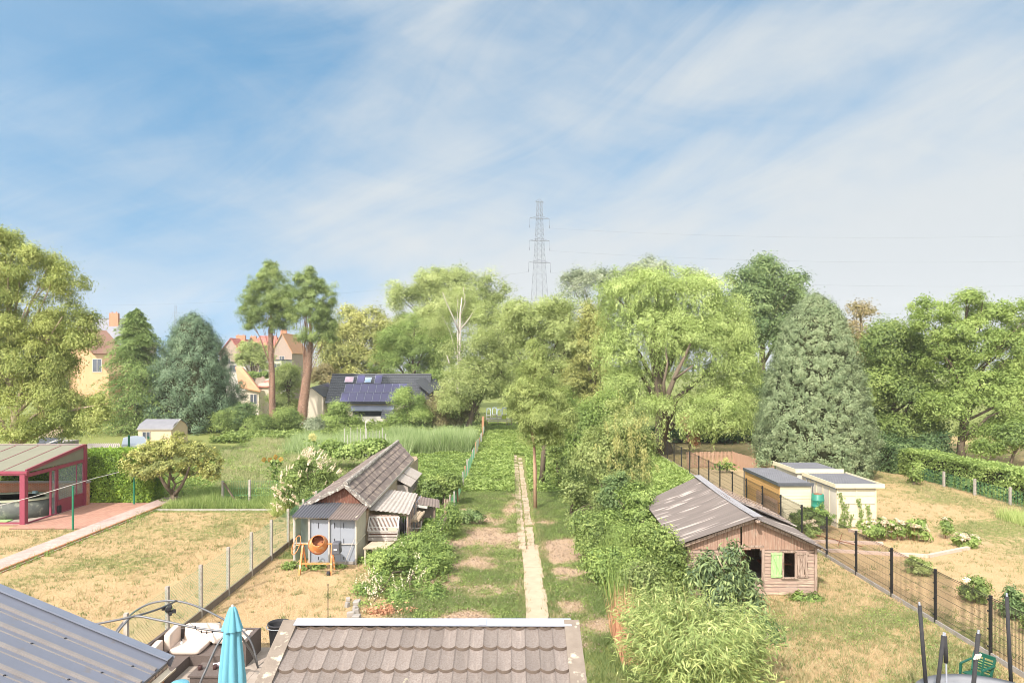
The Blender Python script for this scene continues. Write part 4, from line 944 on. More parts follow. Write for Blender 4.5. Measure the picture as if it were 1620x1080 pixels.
# ------------------------------------------------------------------ weathered hut, right
ht2 = thing('wooden_hut', 'dilapidated wooden hut with sagging fibre-cement roof and one green shutter', 'hut', (8.6, 27.5, 0))
YF = 24.4; xa, xb = 6.28, 10.84; apx, apz = 8.58, 2.74; zl, zr = 1.88, 1.83
def ztop(x): return (apz-(apz-zl)*(apx-x)/(apx-xa) if x < apx else apz-(apz-zr)*(x-apx)/(xb-apx))-.06
mb = MB(); z_ = .02; k = 0
while z_ < 1.66:
    h = .125+rnd.uniform(-.012, .012)
    segs = [(xa, xb)]
    if .62 < z_+h/2 < 1.74: segs = [(xa, 8.15), (8.95, xb)]
    if .66 < z_+h/2 < 1.52:
        segs = [(xa, 8.15), (8.95, 9.70), (10.10, xb)]
    for (s0, s1) in segs:
        x = s0
        while x < s1-.01:
            e = min(s1, x+rnd.uniform(1.0, 2.4)); e = s1 if s1-e < .4 else e
            mb.box(((x+e)/2, YF+rnd.uniform(-.012, .012), z_+h/2), (e-x-.006, .022, h-.016), ry=rnd.uniform(-.004, .004), rx=.08); x = e
    z_ += h
mb.build('front_siding', m_siding, ht2)
mb = MB(); x = xa-.02
while x < xb:
    wv = rnd.uniform(.09, .16); lo = 1.64+rnd.uniform(-.03, .03); e = min(x+wv-.008, xb+.03)
    if x < 8.15 and e > 8.15: e = 8.15
    hi = [ztop(x), ztop(e)]
    if min(hi) > lo+.05:
        y_ = YF-.04+rnd.uniform(-.01, .008)
        mb.add([(x, y_, lo), (e, y_, lo), (e, y_, hi[1]), (x, y_, hi[0]), (x, y_+.02, lo), (e, y_+.02, lo), (e, y_+.02, hi[1]), (x, y_+.02, hi[0])], [(0, 1, 2, 3), (7, 6, 5, 4), (3, 2, 6, 7), (0, 3, 7, 4), (1, 5, 6, 2), (0, 4, 5, 1)])
    x += wv
mb.build('gable_boards', m_woodred, ht2)
mb = MB()
for x in (xa, xb, 8.12, 8.96): mb.box((x, YF-.03, .92 if x in (8.12, 8.96) else .93), (.09, .07, 1.45 if x in (8.12, 8.96) else 1.86))
mb.bar((8.1, YF-.03, 1.76), (8.98, YF-.03, 1.76), .07); mb.build('corner_post', m_woodgrey, ht2)
mb = MB()
for x, y0, y1 in ((xa, YF+.04, 30.7), (xb, YF+.04, 29.2)):
    for j in range(13): mb.box((x, (y0+y1)/2, .09+j*.138), (.02, y1-y0, .13))
for j in range(19): mb.box(((xa+xb)/2, 29.2, .09+j*.138), (xb-xa-.1 if j < 13 else (xb-xa)*(19-j)/7, .02, .13))
mb.build('side_wall', m_woodred, ht2)
mb = MB(); mb.span((xa+.05, YF+.05, .01), (xb-.05, 29.1, .05)); mb.build('floor', m_debris, ht2)
wn = MB(); wn.box((9.67, YF-.03, 1.09), (.07, .05, .92)); wn.box((10.13, YF-.03, 1.09), (.07, .05, .92)); wn.box((9.9, YF-.03, 1.57), (.60, .05, .08)); wn.box((9.9, YF-.05, .63), (.60, .09, .045))
wo = wn.build('window', m_woodgrey, ht2)
m_green = M('flaking_green_paint', A(.33,.56,.22), A(.27,.46,.18), 3, .8, .3, st=(9, 9, .7), c3=A(.46,.33,.25), c3scale=5, c3th=.60)
for (xc, mt, lb, tl) in ((9.43, m_green, 'shutter with flaking bright green paint', .03), (10.36, m_woodgrey, 'bare weathered shutter', -.02)):
    mb = MB()
    for k in range(4): mb.box((xc-.14+k*.093, YF-.06, 1.09), (.086, .02, .88+.03*(k % 2)), ry=tl)
    for z_ in (.72, 1.5): mb.box((xc, YF-.08, z_), (.40, .02, .06), ry=tl*2)
    mb.bar((xc-.13, YF-.08, 1.45), (xc+.13, YF-.08, .77), .05, .02); mb.build('shutter', mt, ht2, label=lb)
mb = MB(); mb.box((9.95, 26.2, 1.08), (.9, .04, .42)); mb.build('pale_panel', m_white, ht2)
mb = MB(); mb.box((9.9, 25.8, .78), (1.1, .6, .05)); mb.box((9.85, 25.8, 1.1), (.05, .05, .7)); mb.box((8.6, 26.5, .7), (.8, .6, 1.2)); mb.build('clutter', m_rust, ht2)
mb = MB(); A1, A2 = (8.60, 23.95, 2.86), (8.55, 31.7, 3.02)
corr(mb, A1, A2, (6.02, 31.2, 1.98), (5.80, 24.05, 1.88), 40, 4, .032, sag=.07); mb.build('roof_slope', m_corr, ht2)
mb = MB(); corr(mb, (8.60, 27.0, 2.93), (8.55, 31.7, 3.00), (11.35, 29.5, 1.80), (11.1, 26.6, 1.96), 26, 4, .03, sag=.12, wob=.03); mb.build('roof_slope', m_corr, ht2)
mb = MB(); corr(mb, (8.62, 23.95, 2.80), (8.60, 27.6, 2.84), (11.0, 27.2, 1.86), (11.05, 23.9, 1.76), 20, 4, .024, sag=.09, wob=.02); mb.build('roof_slope', m_corr, ht2)
mb = MB()
for i in range(4):
    y_ = 27.6+i*.85; mb.box((9.9, y_, 2.47+.02*i), (2.5, .05, .03), ry=.40)
mb.build('exposed_batten', m_woodgrey, ht2)
mb = MB()
for i in range(10):
    t0, t1 = i/10, (i+1)/10; a = Vector(A1).lerp(Vector(A2), t0); b_ = Vector(A1).lerp(Vector(A2), t1); s_ = lambda t: -.05*math.sin(math.pi*t*1.3)+.05
    mb.bar(a+Vector((.09, 0, s_(t0)-.0)), b_+Vector((.09, 0, s_(t1))), .22, .02); mb.bar(a+Vector((-.06, 0, s_(t0)-.01)), b_+Vector((-.06, 0, s_(t1)-.01)), .12, .02)
mb.build('ridge_cap', M('dull_zinc', A(.30,.29,.30), A(.22,.21,.22), 5, .6, .1), ht2)
mb = MB(); mb.bar((8.58, 24.18, 2.72), (6.0, 24.18, 1.80), .05, .10); mb.bar((8.58, 24.18, 2.72), (10.95, 24.18, 1.72), .04, .10); mb.box((8.62, 24.0, 2.74), (.12, .3, .06)); mb.build('barge_board', m_woodgrey, ht2)

# ------------------------------------------------------------------ cream garden sheds on the right
m_shed = M('cream_concrete', A(.58,.54,.46), A(.50,.46,.385), 1.5, .85, .1, st=(1, 1, .35))
m_fr = M('flat_grey_roof', A(.20,.20,.215), A(.16,.16,.175), 2, .8, .1)
m_greyed = M('dark_edge', A(.08,.085,.095), None, 5, .6, .05)
def ribbed(mb, x0, x1, y0, y1, z, n, slope=0):
    for i in range(n):
        x = x0+(i+.5)*(x1-x0)/n; mb.bar((x, y0, z), (x, y1, z+slope), (x1-x0)/n*.45, .03)
ga = thing('concrete_garage', 'nearest cream concrete garage shed with panelled front behind the hydrangeas', 'garage', (17.4, 36.4, 0))
mb = MB(); x0, x1, y0, y1 = 16.4, 18.42, 34.5, 38.3
mb.span((x0, y0+.06, 0), (x0+.08, y1, 2.06)); mb.span((x1-.08, y0+.06, 0), (x1, y1, 2.06)); mb.span((x0+.08, y1-.08, 0), (x1-.08, y1, 2.06)); mb.span((x0+.08, y0+.06, 0), (x1-.08, y0+.12, 2.06)); mb.build('wall', m_shed, ga)
mb = MB()
for i in range(2):
    for j in range(5): mb.box((x0+.52+i*.98, y0+.035, .24+j*.385), (.93, .045, .355))
mb.build('front_panel', m_cream, ga)
mb = MB()
for x in (x0+.04, x0+1.01, x1-.04): mb.box((x, y0+.015, 1.02), (.055, .07, 2.04))
for k in range(1, 5): mb.box((x0-.012, y0+k*.75, 1.02), (.03, .05, 2.04))
mb.build('pilaster', m_cream, ga)
mb = MB(); mb.span((x0-.14, y0-.18, 2.04), (x1+.33, y0-.14, 2.24)); mb.span((x0-.14, y0-.14, 2.04), (x0-.10, y1, 2.24)); mb.span((x1+.29, y0-.14, 2.04), (x1+.33, y1, 2.24)); mb.build('fascia', m_cream, ga)
mb = MB(); mb.span((x0-.10, y0-.14, 2.06), (x1+.29, y1, 2.15)); ribbed(mb, x0-.1, x1+.29, y0-.13, y1, 2.16, 18); mb.build('roof', m_fr, ga)
mb = MB(); mb.tube([(x0-.05, y0+.0, 1.98), (x0-.05, y1, 1.98)], .03, 6); mb.tube([(x0-.05, 37.9, 0), (x0-.05, 37.9, 2)], .03, 6); mb.build('drainpipe', m_zinc, ga)
gb = thing('flat_roof_shed', 'rear cream shed with raised pale roof edge, tucked behind the nearest garage', 'shed', (17.3, 40, 0))
mb = MB(); mb.span((16.1, 38.5, 0), (18.5, 41.6, 2.2)); mb.build('wall', m_shed, gb)
mb = MB(); mb.span((15.98, 38.42, 2.2), (18.62, 41.72, 2.27)); ribbed(mb, 16.05, 18.55, 38.5, 41.7, 2.28, 18); mb.build('roof', m_fr, gb)
mb = MB(); mb.span((15.94, 38.38, 2.15), (18.66, 38.42, 2.38)); mb.span((15.94, 38.42, 2.15), (15.98, 41.72, 2.38)); mb.build('fascia', m_cream, gb)
gc_ = thing('timber_shed', 'low shed with orange timber side and cream boarded front next to the green barrel', 'shed', (14.6, 37.5, 0))
x0, x1, y0, y1 = 13.72, 15.35, 35.0, 40.2
mb = MB(); 
for j in range(12): mb.box(((x0+x1)/2, y0+.02, .09+j*.168), (x1-x0-.06, .03, .158))
mb.span((x1-.04, y0+.04, 0), (x1, y1, 2.05)); mb.span((x0+.04, y1-.04, 0), (x1-.04, y1, 2.05)); mb.build('front_cladding', m_cream, gc_)
mb = MB()
for j in range(14): mb.box((x0+.01, (y0+y1)/2, .08+j*.142), (.03, y1-y0-.04, .134))
mb.build('side_cladding', M('honey_timber', A(.55,.32,.12), A(.42,.24,.09), 3, .75, .2, st=(1, .6, 7)), gc_)
mb = MB(); mb.span((x0-.08, y0-.08, 2.06), (x1+.06, y1+.05, 2.16)); ribbed(mb, x0-.06, x1+.04, y0-.04, y1, 2.165, 15); mb.build('roof', m_fr, gc_)
mb = MB(); mb.span((x0-.10, y0-.11, 2.04), (x1+.08, y0-.08, 2.20)); mb.span((x0-.11, y0-.08, 2.04), (x0-.08, y1+.05, 2.20)); mb.tube([(x1+.02, y0-.1, 1.5), (x1+.02, y0-.1, 2.05)], .025, 6); mb.tube([(x0-.05, y1, 0), (x0-.05, y1, 2.05)], .03, 6); mb.build('roof_edge', m_greyed, gc_)
bl = thing('water_barrel', 'green plastic water barrel standing between the cream sheds', 'barrel', (15.45, 34.55, 0))
m_bar = M('green_plastic', A(.03,.20,.14), A(.02,.15,.10), 3, .4, .03)
mb = MB(); mb.lathe((15.45, 34.5, .78), [(.26, 0), (.29, .04), (.30, .3), (.315, .32), (.315, .36), (.30, .38), (.30, .6), (.315, .62), (.315, .66), (.30, .68), (.29, .92), (.27, .94), (.24, .93), (0, .90)], 28); mb.build('barrel_body', m_bar, bl, smooth=True)
mb = MB(); mb.span((15.2, 34.25, 0), (15.7, 34.75, .78)); mb.build('stand', m_conc, bl)
mb = MB(); mb.lathe((15.45, 34.5, 1.71), [(.2, 0), (.2, .015), (0, .02)], 20); mb.build('lid', m_rust, bl)
def pickets(name, label, p0, p1, h, mt, sp=.11, wd=.075, group=None):
    p0, p1 = Vector(p0), Vector(p1); d = p1-p0; n_ = int(d.length/sp); t_ = thing(name, label, 'fence', tuple((p0+p1)/2), group=group); mb = MB(); a = math.atan2(d.y, d.x)
    for i in range(n_+1):
        p = p0+d*i/n_; hh_ = h+rnd.uniform(-.04, .04); mb.box((p.x, p.y, hh_/2+.02), (wd, .02, hh_), rz=a, ry=rnd.uniform(-.02, .02))
    mb.build('slats', mt, t_); mb = MB()
    off = Vector((-d.y, d.x, 0)).normalized()*.03
    for z_ in (.25, h-.2): mb.bar(p0+off+Vector((0, 0, z_)), p1+off+Vector((0, 0, z_)), .03, .07)
    mb.build('rail', mt, t_); return t_
m_pick = M('faded_pickets', A(.42,.27,.18), A(.30,.18,.12), 3, .9, .3, st=(5, 5, .5), c3=A(.52,.40,.30), c3scale=5)
pickets('picket_fence', 'faded brown picket fence across the vegetable patch, facing the window', (14.0, 54.6, 0), (17.9, 55.2, 0), 1.25, m_pick)
pickets('picket_fence', 'brown picket fence running towards the timber shed, sloping to the right', (17.95, 55.2, 0), (18.6, 48.5, 0), 1.2, m_pick)
pickets('board_screen', 'upright board screen leaning on the orange timber side of the low shed', (13.62, 35.1, 0), (13.62, 38.0, 0), 1.25, m_pick, .12, .10)
m_soil = M('bare_soil', A(.40,.29,.18), A(.27,.22,.11), 3, 1, .6)
mb = MB(); mb.poly([(13.7, 41, .012), (17.8, 41, .012), (18.3, 54.4, .012), (13.9, 54.2, .012)], .004); setk(mb.build('soil', m_soil))
# raised flower bed edging
ed = MB(); 
for a, b_ in (((13.75, 30.1, .06), (17.8, 29.2, .06)), ((17.8, 29.2, .06), (20.4, 30.5, .06)), ((13.75, 31.7, .05), (17.0, 31.3, .05)), ((16.6, 33.7, .06), (18.9, 33.2, .06))):
    ed.bar(a, b_, .16, .14)
prop(ed.build('bed_edging', M('pink_kerb', A(.52,.40,.33), A(.42,.31,.25), 6, .9, .2)), 'pinkish kerb stones round the flower bed before the garage', 'edging')
tr_ = thing('rose_arch_planks', 'two thin canes leaning over the flower bed', 'canes', (15, 31, 0)); mb = MB(); mb.tube([(14.0, 33, .2), (15.6, 30.4, .15)], .02, 5); mb.tube([(14.8, 31.0, 0), (15.0, 31.0, .6)], .015, 5); mb.build('cane', m_rust, tr_); tr_.name = 'garden_canes'

# ------------------------------------------------------------------ black mesh fence on the right
fe = thing('mesh_fence', 'long black welded mesh fence with black posts on a concrete plinth', 'fence', (13.46, 40, 0))
FX = 13.46; postys = [16.7+2.5*i for i in range(19)]
pm = MB(); pm.box((FX, postys[0], .86), (.065, .065, 1.72)); pm.box((FX, postys[0], 1.73), (.072, .072, .02))
for z_ in (.3, .8, 1.3, 1.62): pm.box((FX-.045, postys[0]+.035, z_), (.03, .05, .04))
p0 = pm.build('post', m_black, fe)
for y_ in postys[1:]:
    q = p0.copy(); COL.objects.link(q); q.parent = fe; q.location = p0.location+Vector((0, y_-postys[0], 0))
m_wire = M('dark_wire', A(.03,.026,.02), None, 5, .5, 0)
def wirepanel(sp, wd, nm='mesh_panel'):
    mb = MB(); y0 = postys[0]; n_ = int(2.5/sp)
    for i in range(n_+1): y_ = y0+i*2.5/n_; mb.bar((FX, y_, .10), (FX, y_, 1.70), wd)
    for z_ in (.3, .5, .7, .95, 1.15, 1.4, 1.64): mb.bar((FX, y0, z_), (FX, y0+2.5, z_), wd if z_ not in (1.64,.3,.95) else wd*1.6)
    mb.bar((FX, y0, 1.69), (FX, y0+2.5, 1.69), .012)
    return mb.build(nm, m_wire, fe)
w1 = wirepanel(.05, .006); w2 = wirepanel(.10, .008)
for i in range(18):
    src = w1 if i < 8 else w2
    if i in (0,): continue
    if i == 8: w2.location = w2.location+Vector((0, 2.5*8, 0)); base2 = w2.location-Vector((0, 2.5*8, 0)); continue
    q = src.copy(); COL.objects.link(q); q.parent = fe
    q.location = (w1.location if i < 8 else base2)+Vector((0, 2.5*i, 0))
for i in range(18):
    mb = MB(); mb.box((FX, postys[i]+1.25, .07), (.05, 2.49, .14)); mb.build('gravel_board', m_conc, fe)

# left chain-link fence with concrete posts
cf = thing('chain_link_fence', 'green chain-link fence with square concrete posts between the two dry lawns', 'fence', (-10.1, 27, 0))
cys = [17.9+2.16*i for i in range(6)]+[30.9, 33.1, 35.3, 37.4]
CX = -10.12
for i, y_ in enumerate(cys):
    mb = MB(); mb.box((CX+rnd.uniform(-.02, .02), y_, .86), (.10, .10, 1.72), rx=rnd.uniform(-.01, .01)); mb.build('concrete_post', m_concpost, cf)
m_net = M('green_wire', A(.09,.26,.13), None, 5, .6, 0)
for i in range(len(cys)-1):
    a, b_ = cys[i], cys[i+1]; mb = MB(); mb.span((CX-.02, a+.06, 0), (CX+.02, b_-.06, .24)); mb.build('gravel_board', M('mossy_plank', A(.14,.115,.09), A(.22,.18,.14), 4, .95, .4) if i == 0 else bpy.data.materials['mossy_plank'], cf)
    mb = MB(); L_ = b_-a; H = 1.35; s_ = .11; k = -int(H/s_)
    while k*s_ < L_:
        for dr in (1, -1):
            u0, u1 = k*s_, k*s_+H
            v0, v1 = (0, H) if dr == 1 else (H, 0)
            c0, c1 = max(u0, 0), min(u1, L_)
            if c1 > c0:
                f = lambda u: v0+(v1-v0)*(u-u0)/H
                mb.bar((CX, a+c0, .26+f(c0)), (CX, a+c1, .26+f(c1)), .004)
        k += 1
    for z_ in (.27, .95, 1.62): mb.bar((CX, a, z_), (CX, b_, z_), .006)
    mb.build('chain_link', m_net, cf)
# fence between allotment and central plot, netting and uneven stakes
lf_ = thing('stake_fence', 'low fence of short stakes and green netting along the central plot', 'fence', (-3.3, 58, 0))
yy = 34.0; k = 0; prev = None
while yy < 83:
    mb = MB(); h = rnd.uniform(.95, 1.35); mb.box((-3.3+rnd.uniform(-.05, .05), yy, h/2), (.09, .09, h), ry=rnd.uniform(-.05, .05)); mb.build('stake', m_concpost if k % 3 else m_barkred, lf_)
    k += 1; yy += 2.3
mb = MB()
for j in range(int(48/.14)): mb.bar((-3.3, 34+j*.14, .05), (-3.3, 34+j*.14, .98), .008)
for z_ in (.1, .4, .7, 1.0): mb.bar((-3.3, 34, z_), (-3.3, 82, z_), .008)
mb.build('netting', m_net, lf_)
mb = MB(); mb.box((-3.38, 34.4, .75), (.1, .03, 1.5)); mb.box((-3.3, 34.9, .7), (.1, .03, 1.35)); mb.box((-3.2, 35.3, .75), (.04, .2, 1.5)); mb.build('loose_board', m_woodgrey, lf_)
mb = MB(); mb.box((-3.5, 82, 1.0), (.28, .2, 2.2), ry=.03); prop(mb.build('leaning_post', m_barkred), 'tall orange-brown post at the far end of the central plot', 'post')
# net fence behind the left lawn and its struts
nf = thing('rear_net_fence', 'weathered net fence with a bracing strut at the back of the left lawn', 'fence', (-14.5, 40.2, 0))
for x, h in ((-17.2, 1.35), (-15.6, 1.4), (-13.0, 1.45), (-10.9, 1.4)):
    mb = MB(); mb.box((x, 40.6, h/2), (.12, .12, h)); mb.build('post', m_concpost, nf)
mb = MB(); mb.bar((-17.1, 40.5, 1.25), (-16.3, 40.4, .1), .08); mb.build('strut', m_bark, nf)
mb = MB()
for i in range(60): mb.bar((-17.2+i*.105, 40.6, .05), (-17.2+i*.105, 40.6, 1.35), .008)
for z_ in (.1, .5, .9, 1.35): mb.bar((-17.2, 40.6, z_), (-10.9, 40.6, z_), .008)
mb.build('netting', m_net, nf)
mb = MB(); mb.span((-20.1, 38.55, 0), (-10.3, 38.65, .09)); prop(mb.build('lawn_edging', m_concpost), 'thin concrete edging at the far end of the left lawn', 'edging')
# green netting fence in front of the right hedge
hf_ = thing('hedge_fence', 'green netting on short concrete posts along the foot of the right hedge', 'fence', (29.4, 45, 0))
for y_ in (40.2, 43.2, 46.2, 49.2):
    mb = MB(); mb.box((29.35-.02*(y_-40), y_, .52), (.12, .12, 1.04)); mb.build('post', m_concpost, hf_)
mb = MB()
for i in range(90): mb.bar((29.35, 38.5+i*.12, .05), (29.35, 38.5+i*.12, .9), .009)
for z_ in (.1, .3, .5, .7, .9): mb.bar((29.35, 38.5, z_), (29.35, 49.3, z_), .009)
mb.build('netting', m_net, hf_)
bb = thing('black_railing', 'dark metal railing beneath the trees at the back of the right lawn', 'fence', (24.5, 62, 0))
mb = MB()
for i in range(34): mb.bar((22.0+i*.16, 61.8, 0), (22.0+i*.16, 61.8, 1.5), .04)
for z_ in (.2, 1.4): mb.bar((22, 61.8, z_), (27.4, 61.8, z_), .05)
mb.build('bars', m_black, bb)

# ------------------------------------------------------------------ trampoline and chair, lower right
tp = thing('trampoline', 'round trampoline with black foam-covered poles, no net, at the lower right', 'trampoline', (10.6, 14.7, 0))
mb = MB(); mb.lathe((10.6, 14.7, .74), [(1.72, .03), (1.72, .06), (1.4, .055), (1.4, .02)], 56); mb.build('edge_pad', M('grey_pad', A(.14,.145,.16), A(.19,.19,.20), 3, .7, .1), tp, smooth=True)
mb = MB(); mb.lathe((10.6, 14.7, .74), [(1.41, 0), (1.41, .012), (0, .012)], 56); mb.build('mat', m_black, tp)
mb = MB(); mb.tube([Vector((10.6+1.7*math.cos(a), 14.7+1.7*math.sin(a), .72)) for a in [2*math.pi*k/48 for k in range(49)]], .025, 8)
for k in range(8):
    a = k*math.pi/4+.2; mb.tube([(10.6+1.7*math.cos(a), 14.7+1.7*math.sin(a), .72), (10.6+1.7*math.cos(a), 14.7+1.7*math.sin(a), .02)], .022, 8)
mb.build('frame', m_zinc, tp)
Z8 = lambda X, Y_, D: P(1420+X/7.715, 940+Y_/7.715, D)
for (a, b_) in (((268, 130, 15.5), (345, 1090, 15.5)), ((560, 500, 14.6), (492, 1085, 14.6)), ((985, 475, 13.5), (925, 1120, 13.5)), ((1333, 20, 16.1), (1384, 1060, 16.1)), ((578, 505, 14.7), (593, 830, 14.7))):
    pa, pb = Z8(*a), Z8(*b_)
    if a[0] != 578: pb = pa+(pb-pa)*((pa.z-.6)/(pa.z-pb.z))
    mb = MB(); mb.tube([pa, pb], .042, 10); o = mb.build('padded_pole', m_foam, tp, smooth=True)
    mb = MB(); mb.tube([pa, pa+(pa-pb).normalized()*.07], .02, 8); mb.build('pole_tip', m_zinc, o)
mb = MB(); mb.tube([Z8(593, 830, 14.7), Z8(598, 1085, 14.7)], .017, 8); mb.build('bare_tube', m_zinc, tp)
mb = MB()
for k in range(3): mb.tube([Z8(935+k*28, 790-k*6, 13.46), Z8(965+k*26, 730-k*3, 13.44)], .022, 7)
mb.build('tie', m_white, tp)
ch = thing('plastic_chair', 'dark green plastic armchair on the grass behind the trampoline', 'chair', (11.75, 17.25, 0), rz=R(-62))
m_gch = M('dark_green_plastic', A(.012,.085,.055), A(.01,.07,.045), 3, .35, .02)
def loc(f):   # build in the chair's own frame
    mb = MB(); f(mb); o = mb.build; 
    v = np.array(mb.v); me_ = bpy.data.meshes.new('x'); return mb
def cpart(nm, f, smooth=False):
    mb = MB(); f(mb); me_ = bpy.data.meshes.new(nm); me_.from_pydata(mb.v, [], mb.f); me_.materials.append(m_gch)
    o = bpy.data.objects.new(nm, me_); COL.objects.link(o); o.parent = ch; return o
cpart('seat', lambda mb: mb.poly([(-.23, -.22, .43), (.23, -.22, .43), (.2, .22, .40), (-.2, .22, .40)], .03))
def backf(mb):
    mb.bar((-.22, .2, .4), (-.25, .34, .80), .05, .035); mb.bar((.22, .2, .4), (.25, .34, .80), .05, .035); mb.bar((-.26, .345, .81), (.26, .345, .81), .04, .09)
    for k in range(5): z_ = .46+k*.06; y_ = .21+(z_-.4)*.33; mb.bar((-.23, y_, z_), (.23, y_, z_), .015, .035)
    mb.bar((0, .22, .42), (0, .33, .78), .04, .012)
cpart('backrest', backf)
for s_ in (-1, 1):
    cpart('armrest', lambda mb: (mb.bar((s_*.26, -.24, .64), (s_*.27, .27, .66), .05, .025)))
    cpart('leg', lambda mb: mb.bar((s_*.26, -.24, .64), (s_*.27, -.28, 0), .05, .04)); cpart('leg', lambda mb: mb.bar((s_*.22, .2, .42), (s_*.25, .28, 0), .045, .04))
# ------------------------------------------------------------------ houses
m_slate = M('black_roof_tiles', A(.045,.048,.058), A(.075,.08,.09), 3, .5, .3, st=(3, 3, 3))
m_panel, t, b = newmat('solar_cells'); b.inputs['Base Color'].default_value = A(.035,.032,.11); b.inputs['Roughness'].default_value = .28; b.inputs['Specular IOR Level'].default_value = .6
m_render = M('cream_render', A(.52,.45,.36), A(.47,.41,.33), 1, .9, .05)
m_redroof = M('red_clay_tiles', A(.40,.13,.10), A(.28,.09,.08), .8, .85, .2, c3=A(.46,.22,.16), c3scale=1.5, c3th=.58)
m_orroof = M('orange_clay_tiles', A(.50,.27,.14), A(.40,.20,.10), 1.0, .85, .2, c3=A(.36,.22,.15), c3scale=3, c3th=.6)
m_orwall = M('orange_render', A(.52,.335,.19), A(.45,.28,.15), .7, .9, .05)
m_tanbrick = brick('tan_brick', A(.36,.26,.20), A(.28,.20,.16), A(.36,.31,.27))
def house_box(mb, x0, x1, y0, y1, z0, z1): mb.span((x0, y0, z0), (x1, y1, z1))
def winf(root, p, w_, h, mat_=None, axis='y'):
    """window on a wall facing the viewer (axis y) or facing right (axis x)"""
    p = Vector(p); mb = MB(); f_ = .07
    D = (lambda a, c: (a, -.03, c)) if axis == 'y' else (lambda a, c: (.03, a, c))
    S = (lambda a, c: (a, .05, c)) if axis == 'y' else (lambda a, c: (.05, a, c))
    for sx in (-1, 1, 0): mb.box(p+Vector(D(sx*w_/2, 0)), S(f_, h))
    for sz in (-1, 1): mb.box(p+Vector(D(0, sz*h/2)), S(w_+f_, f_))
    fr = mb.build('window', m_white, root)
    mb = MB(); mb.box(p+Vector(D(0, 0))*.3, (w_, .02, h) if axis == 'y' else (.02, w_, h)); mb.build('pane', m_pane, fr)
# house with the solar panels
sh_ = thing('solar_house', 'low house with black tiled roof full of solar panels and a cream gabled wing', 'house', (-22, 99, 0))
YR_, ZR_, YE, ZE = 100.0, 6.84, 96.0, 2.96; xl_, xr_ = -26.3, -11.8
mb = MB(); tiled(mb, (xl_, YR_, ZR_), (xr_, YR_, ZR_), (xr_, YE, ZE), (xl_, YE, ZE), 48, 17, .03, .05)
mb.poly([(xl_, YR_, ZR_-.1), (xr_, YR_, ZR_-.1), (xr_, YE, ZE-.1), (xl_, YE, ZE-.1)], .08)
mb.poly([(xl_, YR_+.01, ZR_), (xr_, YR_+.01, ZR_), (xr_, YR_+4, 2.96), (xl_, YR_+4, 2.96)], .12); mb.tube([(xl_, YR_, ZR_+.04), (xr_, YR_, ZR_+.04)], .12, 8); mb.build('roof', m_slate, sh_)
mb = MB(); house_box(mb, xl_+.3, xr_-.3, YE+.6, YR_+3.4, 0, 2.9)
mb.add([(xl_+.3, YE+.6, 2.9), (xl_+.3, YR_+3.4, 2.9), (xl_+.3, YR_, 6.5)], [(0, 1, 2)]); mb.build('wall', m_render, sh_)
def onroof(x, s): t_ = s/5.573; return Vector((x, YR_+(YE-YR_)*t_, ZR_+(ZE-ZR_)*t_))
nrm_ = Vector((0, -3.88, 4.0)).normalized()
def panel(x0, x1, s0, s1, lift=.12):
    mb = MB(); n_ = nrm_*lift; mb.poly([onroof(x0, s0)+n_, onroof(x1, s0)+n_, onroof(x1, s1)+n_, onroof(x0, s1)+n_], .04); o = mb.build('solar_panel', m_panel, sh_)
    mb = MB(); n2 = nrm_*(lift+.012); e = .05
    for a, c in ((onroof(x0, s0), onroof(x1, s0)), (onroof(x0, s1), onroof(x1, s1))): mb.bar(a+n2, c+n2, e, .02)
    mb.bar(onroof(x0, s0)+n2, onroof(x0, s1)+n2, .03, .02)
    mb.build('rim', m_zinc, o)
xo = lambda X: (470+X/7.043-810)*98/1080
for i in range(7): panel(-23.95+i*1.12, -22.87+i*1.12, 1.95, 3.65)
for i in range(7): panel(-24.2+i*1.12, -23.12+i*1.12, 3.72, 5.42)
panel(-22.5, -21.45, .18, 1.85); panel(-19.9, -18.9, .18, 1.85); panel(-16.2, -15.1, 1.95, 3.6)
m_sky1 = M('pink_blind_glass', A(.62,.42,.50), None, 3, .2, 0); m_sky2 = M('pale_sky_glass', A(.30,.42,.58), None, 3, .15, 0)
for (x0, x1, s0, s1, mt) in ((-24.2, -23.05, .65, 1.65, m_sky1), (-21.3, -20.45, .75, 1.7, m_sky2)):
    mb = MB(); n_ = nrm_*.2; mb.poly([onroof(x0-.06, s0-.06)+nrm_*.17, onroof(x1+.06, s0-.06)+nrm_*.17, onroof(x1+.06, s1+.06)+nrm_*.17, onroof(x0-.06, s1+.06)+nrm_*.17], .1); f_ = mb.build('roof_window', m_zinc, sh_)
    mb = MB(); mb.poly([onroof(x0, s0)+n_, onroof(x1, s0)+n_, onroof(x1, s1)+n_, onroof(x0, s1)+n_], .02); mb.build('pane', mt, f_)
mb = MB(); mb.poly([(-22.6, 96.3, 2.55), (-16.6, 96.3, 2.55), (-16.4, 94.4, 1.95), (-22.6, 94.4, 1.95)], .08); mb.build('veranda_roof', m_trim, sh_)
mb = MB(); mb.span((-22.4, 95.9, 0), (-16.8, 96.0, 2.4)); mb.build('dark_glazing', m_pane, sh_)
mb = MB(); mb.box((-19.5, 94.2, .6), (6.5, .1, 1.2)); mb.build('low_wall', m_white, sh_)
mb = MB(); tiled(mb, (-18.0, 94.6, 2.05), (-16.3, 94.6, 2.05), (-16.0, 93.0, 1.0), (-17.9, 93.0, 1.0), 8, 4, .03, .05); mb.build('porch_roof', m_slate, sh_)
